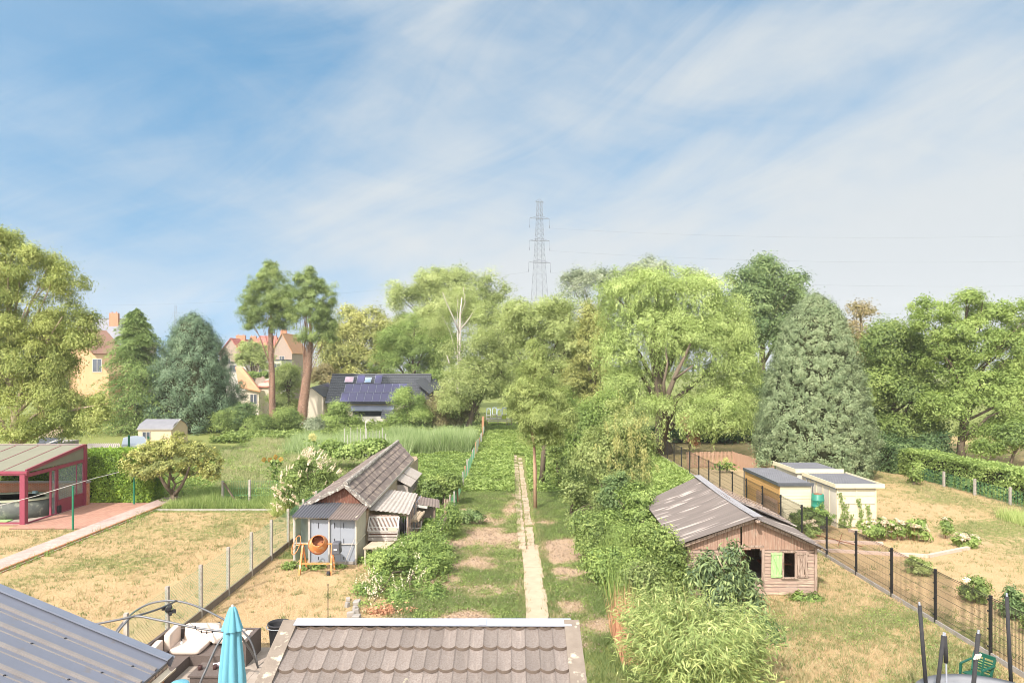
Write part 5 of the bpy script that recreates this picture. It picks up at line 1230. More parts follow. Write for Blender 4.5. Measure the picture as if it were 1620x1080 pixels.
# cream wing
gx0, gx1, gy = -29.3, -26.55, 96.0; ax_, az_ = -28.15, 5.10
mb = MB(); ze1, ze2 = 4.25, 3.80
mb.add([(gx0, gy, 0), (gx1, gy, 0), (gx1, gy, ze2), (ax_, gy, az_), (gx0, gy, ze1)], [(0, 1, 2, 3, 4)])
mb.add([(gx1, gy, 0), (gx1+.8, 104.5, 0), (gx1+.8, 104.5, ze2+.4), (gx1, gy, ze2)], [(0, 1, 2, 3)]); mb.add([(gx0, gy, 0), (gx0, 104.5, 0), (gx0, 104.5, ze1), (gx0, gy, ze1)], [(3, 2, 1, 0)]); mb.build('gable_wing_wall', m_render, sh_)
mb = MB(); mb.poly([(ax_, gy-.15, az_+.08), (ax_, 104.5, az_+.5), (gx1+1.0, 104.5, ze2+.45), (gx1+.15, gy-.15, ze2)], .08); mb.poly([(ax_, gy-.15, az_+.08), (ax_, 104.5, az_+.5), (gx0-.2, 104.5, ze1), (gx0-.2, gy-.15, ze1)], .08); mb.build('wing_roof', m_slate, sh_)
mb = MB(); mb.poly([(-27.9, 98.6, 5.15), (-27.7, 102.5, 5.35), (-26.5, 102.5, 4.6), (-26.9, 98.6, 4.35)], .06); mb.build('solar_panel', m_panel, sh_)
winf(sh_, (gx1+.12, 97.3, 2.9), .9, 1.2, axis='x'); winf(sh_, (gx1+.35, 100.5, 3.0), 1.4, 1.2, axis='x')
mb = MB(); mb.poly([P(657, 602, 97), P(668, 597.3, 99), P(688, 616, 97), P(680, 622, 95)], .15); mb.poly([P(668, 597.3, 99), P(690, 599, 101), P(700, 616, 99), P(688, 616, 97)], .15); mb.build('side_roof', m_slate, sh_)

def gabled(name, label, Y, x0, x1, dep, zw, zr, wall, roof, wins=(), chim=None, hip=0, axis='x'):
    """house whose ridge runs sideways (axis x) or away from the viewer (axis y)"""
    t_ = thing(name, label, 'house', ((x0+x1)/2, Y+dep/2, 0)); mb = MB(); house_box(mb, x0, x1, Y, Y+dep, 0, zw)
    o_ = .3
    if axis == 'x':
        for x in (x0, x1): mb.add([(x, Y, zw), (x, Y+dep, zw), (x, Y+dep/2, zr)], [(0, 1, 2)])
        mb.build('wall', wall, t_); mb = MB()
        mb.poly([(x0-o_, Y-o_, zw-.1), (x1+o_, Y-o_, zw-.1), (x1+o_-hip, Y+dep/2, zr+.1), (x0-o_+hip, Y+dep/2, zr+.1)], .15)
        mb.poly([(x0-o_, Y+dep+o_, zw-.1), (x1+o_, Y+dep+o_, zw-.1), (x1+o_-hip, Y+dep/2+.01, zr+.1), (x0-o_+hip, Y+dep/2+.01, zr+.1)], .15)
        mb.tube([(x0-o_+hip, Y+dep/2, zr+.14), (x1+o_-hip, Y+dep/2, zr+.14)], .14, 6)
    else:
        xm = (x0+x1)/2; mb.add([(x0, Y, zw), (x1, Y, zw), (xm, Y, zr)], [(0, 1, 2)]); mb.add([(x0, Y+dep, zw), (x1, Y+dep, zw), (xm, Y+dep, zr)], [(2, 1, 0)]); mb.build('wall', wall, t_); mb = MB()
        mb.poly([(x0-o_, Y-o_, zw-.15), (x0-o_, Y+dep, zw-.15), (xm, Y+dep, zr+.12), (xm, Y-o_, zr+.12)], .15); mb.poly([(x1+o_, Y-o_, zw-.15), (x1+o_, Y+dep, zw-.15), (xm, Y+dep, zr+.12), (xm, Y-o_, zr+.12)], .15)
    rf = mb.build('roof', roof, t_)
    if chim:
        for (cx_, cy_, w_, h, z0) in chim:
            mb = MB(); mb.span((cx_-w_/2, cy_-.3, z0), (cx_+w_/2, cy_+.3, z0+h))
            for k in (-.25, .25): mb.lathe((cx_+k*w_, cy_, z0+h), [(.1, 0), (.09, .3), (0, .3)], 8)
            mb.build('chimney', m_brick, rf)
    for (x, z_, w_, h) in wins: winf(t_, (x, Y, z_), w_, h)
    return t_
kk = 170/1080
X_ = lambda px, Y: (px-810)*Y/1080
Z_ = lambda py, Y: CAMH-(py-578)*Y/1080
gabled('brick_house', 'tan brick gable-end house with red roof and double chimney, leftmost of the far row', 170, X_(347, 170), X_(383, 170), 13, Z_(560, 170), Z_(535, 170), m_tanbrick, m_redroof, [(X_(362, 170), 9.0, .9, 1.8)], [(X_(366, 170), 176, 2.4, 1.5, Z_(538, 170)), (X_(379, 170), 179, 1.6, 1.4, Z_(538, 170))], axis='y')
gabled('brick_house', 'long brick house with dark red hipped roof, behind the round-headed tree', 172, X_(384, 172), X_(440, 172), 11, Z_(553, 172), Z_(533, 178), m_tanbrick, m_redroof, [(X_(414, 172), 7.2, 1.3, 1.4), (X_(430, 172), 9.6, 1.2, 1.3), (X_(400, 172), 9.6, 1.2, 1.3)], None, 2.5)
gabled('brick_house', 'tall house with orange roof just behind the left bare-trunked conifer', 166, X_(430, 166), X_(462, 166), 12, Z_(558, 166), Z_(527, 166), m_tanbrick, m_orroof, [(X_(446, 166), 9.6, 1.2, 1.8)], [(X_(436, 166), 172, 1.5, 1.6, Z_(530, 166))], axis='y')
ex = thing('white_annexe', 'flat-roofed white annexes below the far red roofs', 'building', (X_(425, 155), 155, 0))
mb = MB(); mb.span((X_(420, 155), 155, 0), (X_(446, 155), 162, Z_(570, 155))); mb.build('wall', m_white, ex); mb = MB(); mb.span((X_(352, 155), 156, 0), (X_(386, 155), 162, Z_(574, 155))); mb.build('wall', m_white, ex)
mb = MB(); mb.span((X_(419, 155), 154.8, Z_(570, 155)), (X_(446.5, 155), 162.2, Z_(568.5, 155))); mb.build('roof', m_slate, ex); mb = MB(); mb.span((X_(351, 155), 155.8, Z_(574, 155)), (X_(387, 155), 162.2, Z_(572.5, 155))); mb.build('roof', m_slate, ex)
winf(ex, (X_(438, 155), 155, Z_(582, 155)), 1.6, 2.0); winf(ex, (X_(366, 155), 155.9, Z_(583, 155)), 1.6, 1.6)
# steep orange roof with cream walls
oh = thing('orange_roof_house', 'house with steep bright orange tiled roof and cream wall behind the blue spruce', 'house', (X_(395, 112), 113, 0))
mb = MB(); mb.poly([P(372, 580, 118), P(382, 580, 118), P(412, 619, 110), P(378, 612, 110)], .2); mb.poly([P(382, 580, 118), P(386, 582, 120), P(414, 617, 113), P(412, 619, 110)], .15); mb.build('roof', m_orroof, oh)
mb = MB(); mb.span((X_(380, 110.5), 110.6, 0), (X_(409, 110.5), 114.5, Z_(618, 110.5))); mb.span((X_(409, 113), 113, 0), (X_(428, 113), 118, Z_(606, 113))); mb.build('wall', m_render, oh)
mb = MB(); mb.poly([(X_(408, 113), 112.6, Z_(611, 113)), (X_(429, 113), 112.6, Z_(611, 113)), (X_(429, 113), 117, Z_(602, 113)), (X_(408, 113), 117, Z_(602, 113))], .15); mb.build('side_roof', m_redroof, oh)
winf(oh, (X_(401, 110.5), 110.58, Z_(631, 110.5)), 1.1, 1.5)
# houses behind the walnut
oc = thing('orange_house', 'orange rendered house with grey window, glimpsed behind the big left tree', 'house', (X_(120, 105), 105, 0))
mb = MB(); xg0, xg1 = X_(60, 105), X_(172, 105); zt_ = lambda py: Z_(py, 105)
mb.add([(xg0, 105, 0), (xg1, 105, 0), (xg1, 105, zt_(592)), (X_(148, 105), 105, zt_(560)), (X_(112, 105), 105, zt_(520)), (X_(60, 105), 105, zt_(520)), (xg0, 114, 0), (xg1, 114, 0), (xg1, 114, zt_(592)), (X_(148, 105), 114, zt_(560)), (X_(112, 105), 114, zt_(520)), (X_(60, 105), 114, zt_(520))], [(0, 1, 2, 3, 4, 5), (11, 10, 9, 8, 7, 6), (1, 7, 8, 2), (2, 8, 9, 3), (3, 9, 10, 4), (4, 10, 11, 5), (5, 11, 6, 0)]); mb.build('wall', m_orwall, oc)
mb = MB(); mb.poly([(X_(112, 105), 104.8, zt_(518)), (X_(112, 105), 114.2, zt_(518)), (X_(149, 105), 114.2, zt_(559)), (X_(149, 105), 104.8, zt_(559))], .2); mb.build('roof', M('pinkish_roof', A(.42,.24,.18), A(.33,.18,.13), 1, .9), oc)
winf(oc, (X_(154, 105), 104.98, zt_(578)), 1.4, 2.0); winf(oc, (X_(90, 105), 104.98, zt_(560)), 1.6, 1.8); winf(oc, (X_(100, 105), 104.98, zt_(610)), 1.6, 2.0)
gabled('grey_roof_house', 'house with slate grey roof and brick chimney on the skyline left of the drooping tree', 135, X_(100, 135), X_(197, 135), 12, Z_(545, 135), Z_(502, 135), m_tanbrick, M('slate_grey', A(.22,.22,.25), A(.16,.16,.18), 1, .7, .1), [(X_(175, 135), 11.5, 1.2, 1.6), (X_(187, 135), 11.5, 1.2, 1.6)], [(X_(160, 135), 139.5, 1.8, 3.2, Z_(518, 135)), (X_(118, 135), 139.5, 1.6, 2, Z_(512, 135))], 1.5)
# outbuildings on the left
bsd = thing('beige_shed', 'small beige barn-shaped shed with grey felt roof under the blue spruce', 'shed', (X_(252, 70), 71, 0))
k_ = 70/1080; bx0_, bx1_ = X_(218.5, 70), X_(271, 70); 
mb = MB(); mb.span((bx0_, 70, 0), (bx1_, 73.5, Z_(679, 70))); pg = [(70, Z_(679, 70)), (70.5, Z_(672, 70)), (71.75, Z_(665.5, 70)), (73, Z_(672, 70)), (73.5, Z_(679, 70))]
mb.add([(bx1_+.0, y_, z_) for y_, z_ in pg], [(0, 1, 2, 3, 4)]); mb.build('wall', M('beige_boards', A(.60,.46,.32), A(.54,.41,.28), 2, .8, .1), bsd)
mb = MB()
for a, c in zip(pg[:-1], pg[1:]): mb.poly([(bx0_-.1, a[0]-.05, a[1]+.06), (bx1_+.1, a[0]-.05, a[1]+.06), (bx1_+.1, c[0]-.05, c[1]+.06), (bx0_-.1, c[0]-.05, c[1]+.06)], .06)
mb.build('felt_roof', m_fr, bsd)
mb = MB(); mb.bar((bx0_-.1, 69.9, Z_(679, 70)), (bx1_+.1, 69.9, Z_(679, 70)), .08); mb.bar((bx1_+.12, 71.7, Z_(664.8, 70)), (bx1_+.12, 69.9, Z_(679, 70)), .08); mb.build('trim', m_white, bsd)
winf(bsd, (bx0_+.85, 70, Z_(688, 70)), .8, .7)
tl_ = thing('polytunnel', 'small white plastic tunnel cloche beyond the hedge', 'cloche', (X_(213, 58), 58, 0)); mb = MB()
mb.patch(P(192, 704, 56), P(235, 704, 57.5), P(228, 690, 60), P(195, 692, 60), 14, 4, lambda a, b: .1*math.sin(math.pi*a)); mb.span(P(192, 704, 56.1), P(235, 745, 57.4)); mb.build('cover', M('milky_plastic', A(.62,.65,.70), A(.55,.58,.64), 3, .4), tl_)
mb = MB(); mb.bar(P(235, 704, 57.4), P(235, 690, 57.4), .12); mb.bar(P(204, 706, 56), P(204, 688, 56), .12); mb.build('stake', m_gpost, tl_)
cr_ = thing('low_garage', 'long low building with corrugated grey roof just behind the clipped conifer hedge', 'garage', (X_(160, 47), 48, 0)); mb = MB()
corr(mb, P(120, 716, 46), P(187, 721, 46), P(190, 701, 50), P(140, 701, 51), 16, 3, .03); mb.build('corrugated_roof', m_sheet, cr_); mb = MB(); p_ = P(186, 722, 46.2); mb.span((X_(122, 46.3), 46.3, 0), (p_.x, 50, p_.z-.05)); mb.build('wall', m_conc, cr_)
kr_ = thing('dark_low_roof', 'low dark flat roof showing above the veranda, under the big left tree', 'shed', (X_(80, 62), 63, 0)); mb = MB(); mb.poly([P(58, 701, 60), P(88, 701, 60), P(102, 692, 64), P(62, 691, 64)], .12); mb.build('roof', m_greyed, kr_); mb = MB(); mb.span((X_(59, 60.2), 60.2, 0), (X_(87, 60.2), 63.5, Z_(702, 60))); mb.build('wall', m_conc, kr_); mb = MB(); mb.bar(P(76, 701.5, 59.9), P(102, 692.5, 63.9), .3, .08); mb.build('edge_trim', m_white, kr_)
pickets('board_fence', 'pale horizontal board fence glimpsed under the big left tree', (X_(60, 78), 78, 0), (X_(98, 78), 78, 0), 2.0, m_plank, .25, .24)

# ------------------------------------------------------------------ white arch-backed chairs on a table
tbl = thing('slatted_table', 'long weathered slatted table under the white chairs at the end of the path', 'table', (X_(795, 92), 92, 0))
mb = MB()
for z_ in (.95, .75): mb.box((X_(790, 92), 91.7, z_), (3.6, .06, .10))
mb.box((X_(790, 92), 92.3, 1.02), (3.6, 1.2, .06)); mb.build('tabletop', m_white, tbl)
for px in (771, 788, 802, 809):
    mb = MB(); mb.box((X_(px, 92), 91.8, .48), (.12, .12, .96)); mb.build('leg', m_woodgrey, tbl)
m_bluew = M('pale_blue_plastic_chair', A(.62,.70,.76), A(.55,.64,.70), 3, .5, 0)
chs = []
for i, (px, dz, lb) in enumerate(((773, 0, 'pale plastic chair at the left end of the slatted table'), (782.3, .12, 'pale plastic chair second from the left on the slatted table, standing taller'), (789.6, -.12, 'pale plastic chair with a low blue back, third on the slatted table'), (797.8, .1, 'pale plastic chair with a lime seat panel at the right of the four'))):
    x = X_(px, 92); z0 = 1.05+dz; t_ = thing('arched_chair', lb, 'chair', (x, 92.2, z0), group='pale arched chairs on the table at the end of the path')
    mb = MB(); w_ = .32
    arc = [Vector((x+math.cos(a)*w_*.85, 92.3, z0+.75+math.sin(a)*.62*(1 if abs(math.cos(a)) > 0 else 1))) for a in [math.pi*k/10 for k in range(11)]]
    mb.tube([(x-w_*.85, 92.3, z0+.4)]+arc[::-1]+[(x+w_*.85, 92.3, z0+.4)], .05, 6); mb.box((x, 92.3, z0+1.34), (.62, .05, .10)); mb.box((x-.27, 92.3, z0+1.2), (.1, .05, .25)); mb.box((x+.27, 92.3, z0+1.2), (.1, .05, .25)); mb.build('backrest', m_bluew, t_)
    mb = MB(); mb.box((x, 92.0, z0+.42), (.66, .6, .10)); mb.build('seat', m_white, t_)
    for (sx, sy) in ((-1, -1), (1, -1), (-1, 1), (1, 1)):
        mb = MB(); mb.bar((x+sx*.28, 92.0+sy*.27, z0), (x+sx*.28, 92.0+sy*.27, z0+.4), .06); mb.build('leg', m_white, t_)
    if i == 3: mb = MB(); mb.box((x, 91.68, z0+.12), (.56, .03, .5)); mb.build('lime_panel', M('lime_plastic', A(.45,.55,.06), None, 4, .5), t_)
bch = thing('white_bench', 'thin white bench to the right of the arched chairs', 'bench', (X_(812, 92), 92, 0)); mb = MB(); mb.bar((X_(804, 92), 92, 1.6), (X_(819, 92), 92, 1.55), .1); mb.bar((X_(807, 92), 91.6, 1.15), (X_(817, 92), 91.6, 1.15), .1, .5); mb.build('seat', m_white, bch)
for px in (805, 818): mb = MB(); mb.bar((X_(px, 92), 92, 0), (X_(px, 92), 92, 1.6), .1); mb.build('leg', m_white, bch)

# ------------------------------------------------------------------ pylons
m_steel = M('galvanised_steel', A(.13,.14,.155), A(.11,.12,.13), .3, .5, 0)
PY = 300.0
pyl = thing('pylon', 'tall lattice electricity pylon rising behind the central trees', 'pylon', (X_(853.5, PY), PY, 0))
px0 = X_(853.5, PY); ztop_ = Z_(319, PY); pf = lambda py: Z_(py, PY)
def hw(z): # half width of the body
    return .9+max(0, (ztop_-z)/ztop_)**1.25*4.2
mb = MB(); rot = R(22); levels = [0]; 
while levels[-1] < ztop_-1.5: levels.append(levels[-1]+max(2.2, hw(levels[-1])*1.35))
levels[-1] = ztop_
def cor(z, k): h = hw(z); a = rot+math.pi/4+k*math.pi/2; return Vector((px0+math.cos(a)*h*1.41, PY+math.sin(a)*h*1.41, z))
for i in range(len(levels)-1):
    for k in range(4):
        a, b_, c, d = cor(levels[i], k), cor(levels[i+1], k), cor(levels[i], (k+1) % 4), cor(levels[i+1], (k+1) % 4)
        mb.bar(a, b_, .11); mb.bar(a, d, .05); mb.bar(c, b_, .055); mb.bar(b_, d, .055)
mb.build('lattice_body', m_steel, pyl)
arms = []
for py, hwid in ((345.5, 4.4), (381, 4.6), (415.5, 4.9), (319.5, 1.9)):
    z = pf(py); mb = MB(); dirv = Vector((math.cos(R(-14)), math.sin(R(-14)), 0)); c0 = Vector((px0, PY, z))
    for s_ in (-1, 1):
        tip = c0+dirv*s_*hwid+Vector((0, 0, -.35*s_)); 
        for dv in (Vector((0, .8, 0)), Vector((0, -.8, 0)), Vector((0, 0, 1.3))): mb.bar(c0+dv, tip, .12)
        if py > 330: arms.append(tip); mb.bar(tip, tip+Vector((0, 0, -4.2)), .09); mb.tube([tip+Vector((0, 0, -3)), tip+Vector((0, 0, -4.2))], .14, 6)
    mb.build('cross_arm', m_steel, pyl)
d2 = dup(pyl, (X_(278, 760), 760, -6), label='second faint pylon far behind the houses, between the left trees')
m_cable = M('power_cable', A(.12,.13,.14), A(.12,.13,.14), 1, .6, 0)
for i, tip in enumerate(arms):
    side = 1 if i % 2 else -1
    if side < 0 and i != 4: continue
    mb = MB(); s0 = tip+Vector((0, 0, -4.2)); far_ = s0+(Vector((330, -60, -6)) if side > 0 else Vector((-300, 60, -8)))
    pts = [s0.lerp(far_, k/24)+Vector((0, 0, -13*4*(k/24)*(1-k/24)*.5)) for k in range(25)]; mb.tube(pts, .02, 5)
    prop(mb.build('power_line', m_cable), {1: 'uppermost power line running right from the pylon top arm', 3: 'power line running right from the pylon middle arm', 5: 'lowest power line running right from the pylon, low over the trees', 4: 'power line leaving the pylon to the left'}[i], 'power line', 'power lines strung from the pylon')
# ------------------------------------------------------------------ trees and shrubs
g_walnut = leafmat('yellow_green_leaves', A(.08,.11,.025), A(.185,.225,.05), A(.34,.36,.11), .4)
g_mid = leafmat('mid_green_leaves', A(.07,.11,.025), A(.155,.21,.05), A(.28,.335,.10), .4)
g_fresh = leafmat('fresh_green_leaves', A(.085,.13,.028), A(.175,.24,.055), A(.30,.365,.11), .42)
g_pale = leafmat('pale_green_leaves', A(.12,.155,.045), A(.245,.29,.09), A(.40,.43,.19), .42)
g_yel = leafmat('pale_yellow_leaves', A(.13,.15,.04), A(.27,.28,.08), A(.45,.43,.16), .35)
g_grey = leafmat('grey_green_leaves', A(.10,.13,.075), A(.21,.245,.14), A(.40,.42,.30), .3)
g_dark = leafmat('dark_green_leaves', A(.045,.085,.025), A(.11,.165,.05), A(.22,.28,.10), .35)
g_spruce = leafmat('blue_grey_needles', A(.045,.085,.04), A(.095,.15,.075), A(.19,.25,.135), .12)
g_cypress = leafmat('pale_scale_leaves', A(.085,.125,.05), A(.155,.20,.09), A(.26,.30,.155), .15)
g_larch = leafmat('soft_green_needles', A(.04,.08,.02), A(.115,.17,.04), A(.22,.285,.08), .3)
g_willow = leafmat('willow_leaves', A(.12,.16,.045), A(.23,.285,.085), A(.37,.42,.17), .4, k=1.6)
def limbs(name, paths, mat, parent):
    mb = MB()
    for pts, r0, r1 in paths: mb.tube([P(*q) for q in pts], [r0+(r1-r0)*k/(len(pts)-1) for k in range(len(pts))], 7)
    return mb.build(name, mat, parent, smooth=True)
g_twin = leafmat('conifer_sprays', A(.075,.115,.03), A(.16,.215,.06), A(.29,.345,.11), .3)
g_fir = leafmat('olive_needles', A(.11,.145,.04), A(.225,.27,.08), A(.35,.39,.14), .42)
g_brown = leafmat('reddish_leaves', A(.11,.10,.035), A(.21,.185,.075), A(.34,.265,.13), .35)
g_dry = leafmat('dead_leaves', A(.22,.10,.05), A(.42,.22,.12), A(.58,.38,.24), .2)
g_bamboo = leafmat('bamboo_leaves', A(.10,.14,.035), A(.21,.265,.08), A(.42,.44,.17), .35)
g_cherry = leafmat('cherry_leaves', A(.06,.095,.04), A(.14,.19,.07), A(.26,.31,.11), .3)
g_hedge = leafmat('clipped_hedge_leaves', A(.06,.11,.012), A(.155,.25,.025), A(.30,.39,.05), .3)
g_weed = leafmat('weed_leaves', A(.07,.115,.025), A(.155,.22,.05), A(.28,.34,.09), .35)
g_flow = leafmat('cream_florets', A(.34,.27,.17), A(.50,.43,.30), A(.64,.58,.46), .3)
g_seed = leafmat('yellow_seed_keys', A(.19,.20,.06), A(.30,.29,.09), A(.42,.40,.16), .35)
g_grassd = leafmat('dry_grass_blades', A(.20,.18,.07), A(.36,.33,.15), A(.52,.46,.26), .3)
g_reed = leafmat('reed_blades', A(.11,.16,.05), A(.22,.29,.11), A(.42,.46,.26), .35)
g_meadow = leafmat('seeding_grass', A(.13,.16,.05), A(.27,.27,.12), A(.46,.41,.25), .35)
g_grassg = leafmat('green_grass_blades', A(.09,.14,.03), A(.20,.26,.07), A(.38,.42,.16), .35)
g_lawn = leafmat('lawn_blades', A(.12,.165,.04), A(.26,.25,.10), A(.47,.335,.205), .25, k=1.08)
g_lily = leafmat('yellow_petals', A(.26,.15,.02), A(.42,.25,.03), A(.50,.36,.06), .3, k=1)

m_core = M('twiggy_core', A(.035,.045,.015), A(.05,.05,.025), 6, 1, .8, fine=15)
# --- far background first
tree('poplar_tree', 'tall open-crowned poplar group on the skyline left of the pylon', 'tree', 125, [(640, 475, 30, 34), (668, 452, 26, 20), (700, 462, 42, 38), (745, 462, 40, 36), (782, 458, 28, 24), (720, 520, 80, 45), (660, 520, 45, 40)], g_pale, m_bark, 34000, .42, .26, 1.8, base=(710, 660), r0=.6)
bi_t = tree('birch_tree', 'birch with white forked trunk showing through its thin crown', 'tree', 92, [(724, 478, 40, 28, 3), (700, 510, 26, 26, 3), (755, 510, 28, 32, 3), (730, 560, 34, 26, 4)], g_pale, m_birch, 17000, .24, .13, 1.3, base=(724, 660), r0=.1, nb=5, gap=.3)
mb = MB()
def limb(pts, r0, r1): mb.tube([P(x, y, 91.5+dy) for x, y, dy in pts], [r0+(r1-r0)*k/(len(pts)-1) for k in range(len(pts))], 7)
limb([(722, 660, 0), (724, 620, 0), (727, 575, 0), (728, 530, 0), (728, 495, 0), (731, 470, 0)], .22, .07); limb([(728, 528, 0), (716, 500, -.3), (706, 478, -.5), (700, 462, -.5)], .11, .03); limb([(728, 522, 0), (742, 504, .2), (753, 485, .3)], .10, .03); limb([(728, 500, 0), (736, 478, .2), (733, 455, .2)], .07, .03); limb([(722, 600, -.2), (712, 578, -.6), (707, 562, -.8)], .13, .05)
mb.build('white_trunk', m_birch, bi_t, smooth=True)
tree('bushy_tree', 'light yellow-green broad tree right of the bare-trunked conifers', 'tree', 112, [(553, 508, 34, 24), (592, 512, 26, 22), (540, 555, 40, 40), (590, 550, 36, 45), (555, 590, 55, 38)], g_yel, m_bark, 24000, .42, .26, 1.7, base=(560, 665), r0=.5)
tree('ash_tree', 'bright green spreading tree directly behind the solar roof', 'tree', 104, [(620, 545, 32, 34), (655, 530, 34, 36), (692, 545, 28, 34), (612, 575, 30, 26), (668, 580, 46, 28)], g_fresh, m_bark, 30000, .32, .18, 1.2, base=(652, 660), r0=.35)
tree('silver_poplar', 'grey-green tree peeping over the left shoulder of the willow', 'tree', 112, [(915, 450, 26, 22), (950, 440, 34, 16), (980, 450, 26, 18)], g_grey, m_bark, 8000, .36, .22, 1.5, base=(935, 650), r0=.4)
tree('silver_poplar', 'grey-green tree top rising behind the highest point of the willow', 'tree', 110, [(1022, 424, 15, 20), (1045, 428, 22, 14), (1090, 438, 26, 14), (1000, 440, 20, 20)], g_grey, m_bark, 6000, .36, .22, 1.4, base=(1040, 650), r0=.4)
tree('oak_tree', 'dark green oak standing behind the willow on the right', 'tree', 90, [(1172, 440, 26, 24), (1208, 425, 28, 24), (1240, 455, 36, 30), (1195, 475, 50, 38), (1260, 490, 30, 36), (1190, 530, 60, 50), (1262, 540, 42, 50)], g_dark, m_bark, 36000, .36, .24, 1.5, base=(1205, 660), r0=.6, tb=.58)
tree('plum_tree', 'tree with reddish top between the big pale conifer and the right-hand trees', 'tree', 74, [(1362, 496, 18, 15), (1345, 535, 30, 30), (1385, 545, 36, 36), (1350, 590, 40, 40)], g_brown, m_bark, 12000, .30, .19, 1.2, base=(1365, 680), r0=.25)
tree('round_tree', 'round-headed garden tree in front of the far red roofs', 'tree', 130, [(400, 552, 26, 13), (385, 570, 15, 12), (415, 570, 18, 15)], g_pale, m_bark, 6000, .42, .26, 1.2, base=(402, 600), r0=.3)
tree('hedge_far', 'small clipped green hedge in the far garden beside the left bare trunk', 'hedge', 126, [(398, 593, 12, 5), (415, 593, 12, 5)], g_fresh, m_bark, 3000, .35, .25, .5, r0=.1, nb=3, jag=.05).name = 'garden_hedge'
tree('olive_tree', 'olive green rounded tree between the two bare conifer trunks', 'tree', 98, [(455, 600, 26, 28), (452, 640, 26, 22)], g_pale, m_bark, 11000, .30, .18, 1.1, base=(456, 668), r0=.2, tb=.4)
tree('rusty_shrub', 'reddish brown shrub behind the right bare conifer trunk', 'shrub', 108, [(512, 592, 22, 16), (520, 602, 22, 12)], g_brown, m_bark, 6000, .28, .18, 1.0, base=(515, 650), r0=.15)
tree('broad_tree', 'wide green tree mass left of centre, behind the reed bed', 'tree', 84, [(790, 520, 42, 40), (765, 570, 48, 44), (735, 610, 36, 36), (800, 585, 50, 45), (728, 640, 30, 24), (765, 600, 40, 32)], g_pale, m_bark, 46000, .28, .16, 1.2, base=(738, 672), r0=.3, tb=.46, bs=.5)
tree('maple_tree', 'large pale green maple in the centre just under the pylon', 'tree', 76, [(850, 500, 58, 34), (900, 505, 45, 32), (860, 560, 70, 55), (925, 560, 42, 50), (845, 615, 42, 42), (890, 630, 60, 45)], g_pale, m_bark, 62000, .27, .15, 1.15, base=(865, 690), r0=.45, bs=.5, tb=.56)
tree('maple_tree', 'yellowish tree squeezed between the central maple and the willow', 'tree', 72, [(945, 530, 28, 50), (935, 600, 40, 50), (955, 650, 40, 30)], g_yel, m_bark, 24000, .26, .15, 1.1, base=(940, 700), r0=.3, tb=.42, bs=.5)
tree('hazel_bush', 'fresh green hazel thicket at the foot of the central maple', 'bush', 60, [(905, 660, 42, 40), (940, 680, 34, 34), (880, 690, 30, 30), (960, 640, 22, 22)], g_fresh, m_bark, 20000, .24, .16, 1.0, base=(915, 706), r0=.15)
tree('elder_bush', 'reddish tinged elder bush right of the solar roof', 'bush', 86, [(700, 648, 30, 30), (735, 655, 22, 26), (682, 668, 26, 16)], g_brown, m_bark, 10000, .26, .17, 1.0, base=(705, 685), r0=.15, tb=.36)
tree('laurel_bush', 'rounded bright green bush right in front of the solar panels', 'bush', 84, [(648, 635, 26, 24), (650, 662, 32, 22), (632, 668, 16, 16)], g_fresh, m_bark, 13000, .26, .17, 1.0, base=(648, 686), r0=.15)
tree('laurel_bush', 'bright green bush in front of the cream gable wing', 'bush', 86, [(538, 650, 18, 14), (532, 667, 26, 12), (558, 667, 12, 9)], g_fresh, m_bark, 9000, .26, .17, .9, base=(535, 680), r0=.15)
for i, (px, py, a, c, lb) in enumerate(((388, 655, 22, 20, 'dark bush at the right foot of the blue spruce'), (362, 668, 24, 22, 'low bush hugging the base of the blue spruce'), (412, 668, 22, 14, 'low green bush left of the first bare trunk'), (455, 662, 20, 14, 'green bush between the two bare trunks at ground level'), (497, 672, 9, 8, 'thin grey-green bush against the cream gable wall'))):
    tree('garden_bush', lb, 'bush', 82-i*.6, [(px, py, a, c), (px+a*.4, py+5, a*.6, c*.7)], (g_dark, g_mid, g_mid, g_mid, g_grey)[i], m_bark, 6500, .24, .15, .8, base=(px, 690), r0=.1, nb=5)
dome = lambda u: math.sin(min(1, (1-u)*1.12+.03)*math.pi/2)**.75*(.86+.14*math.sin(math.pi*min(1, u*1.4+.2)))
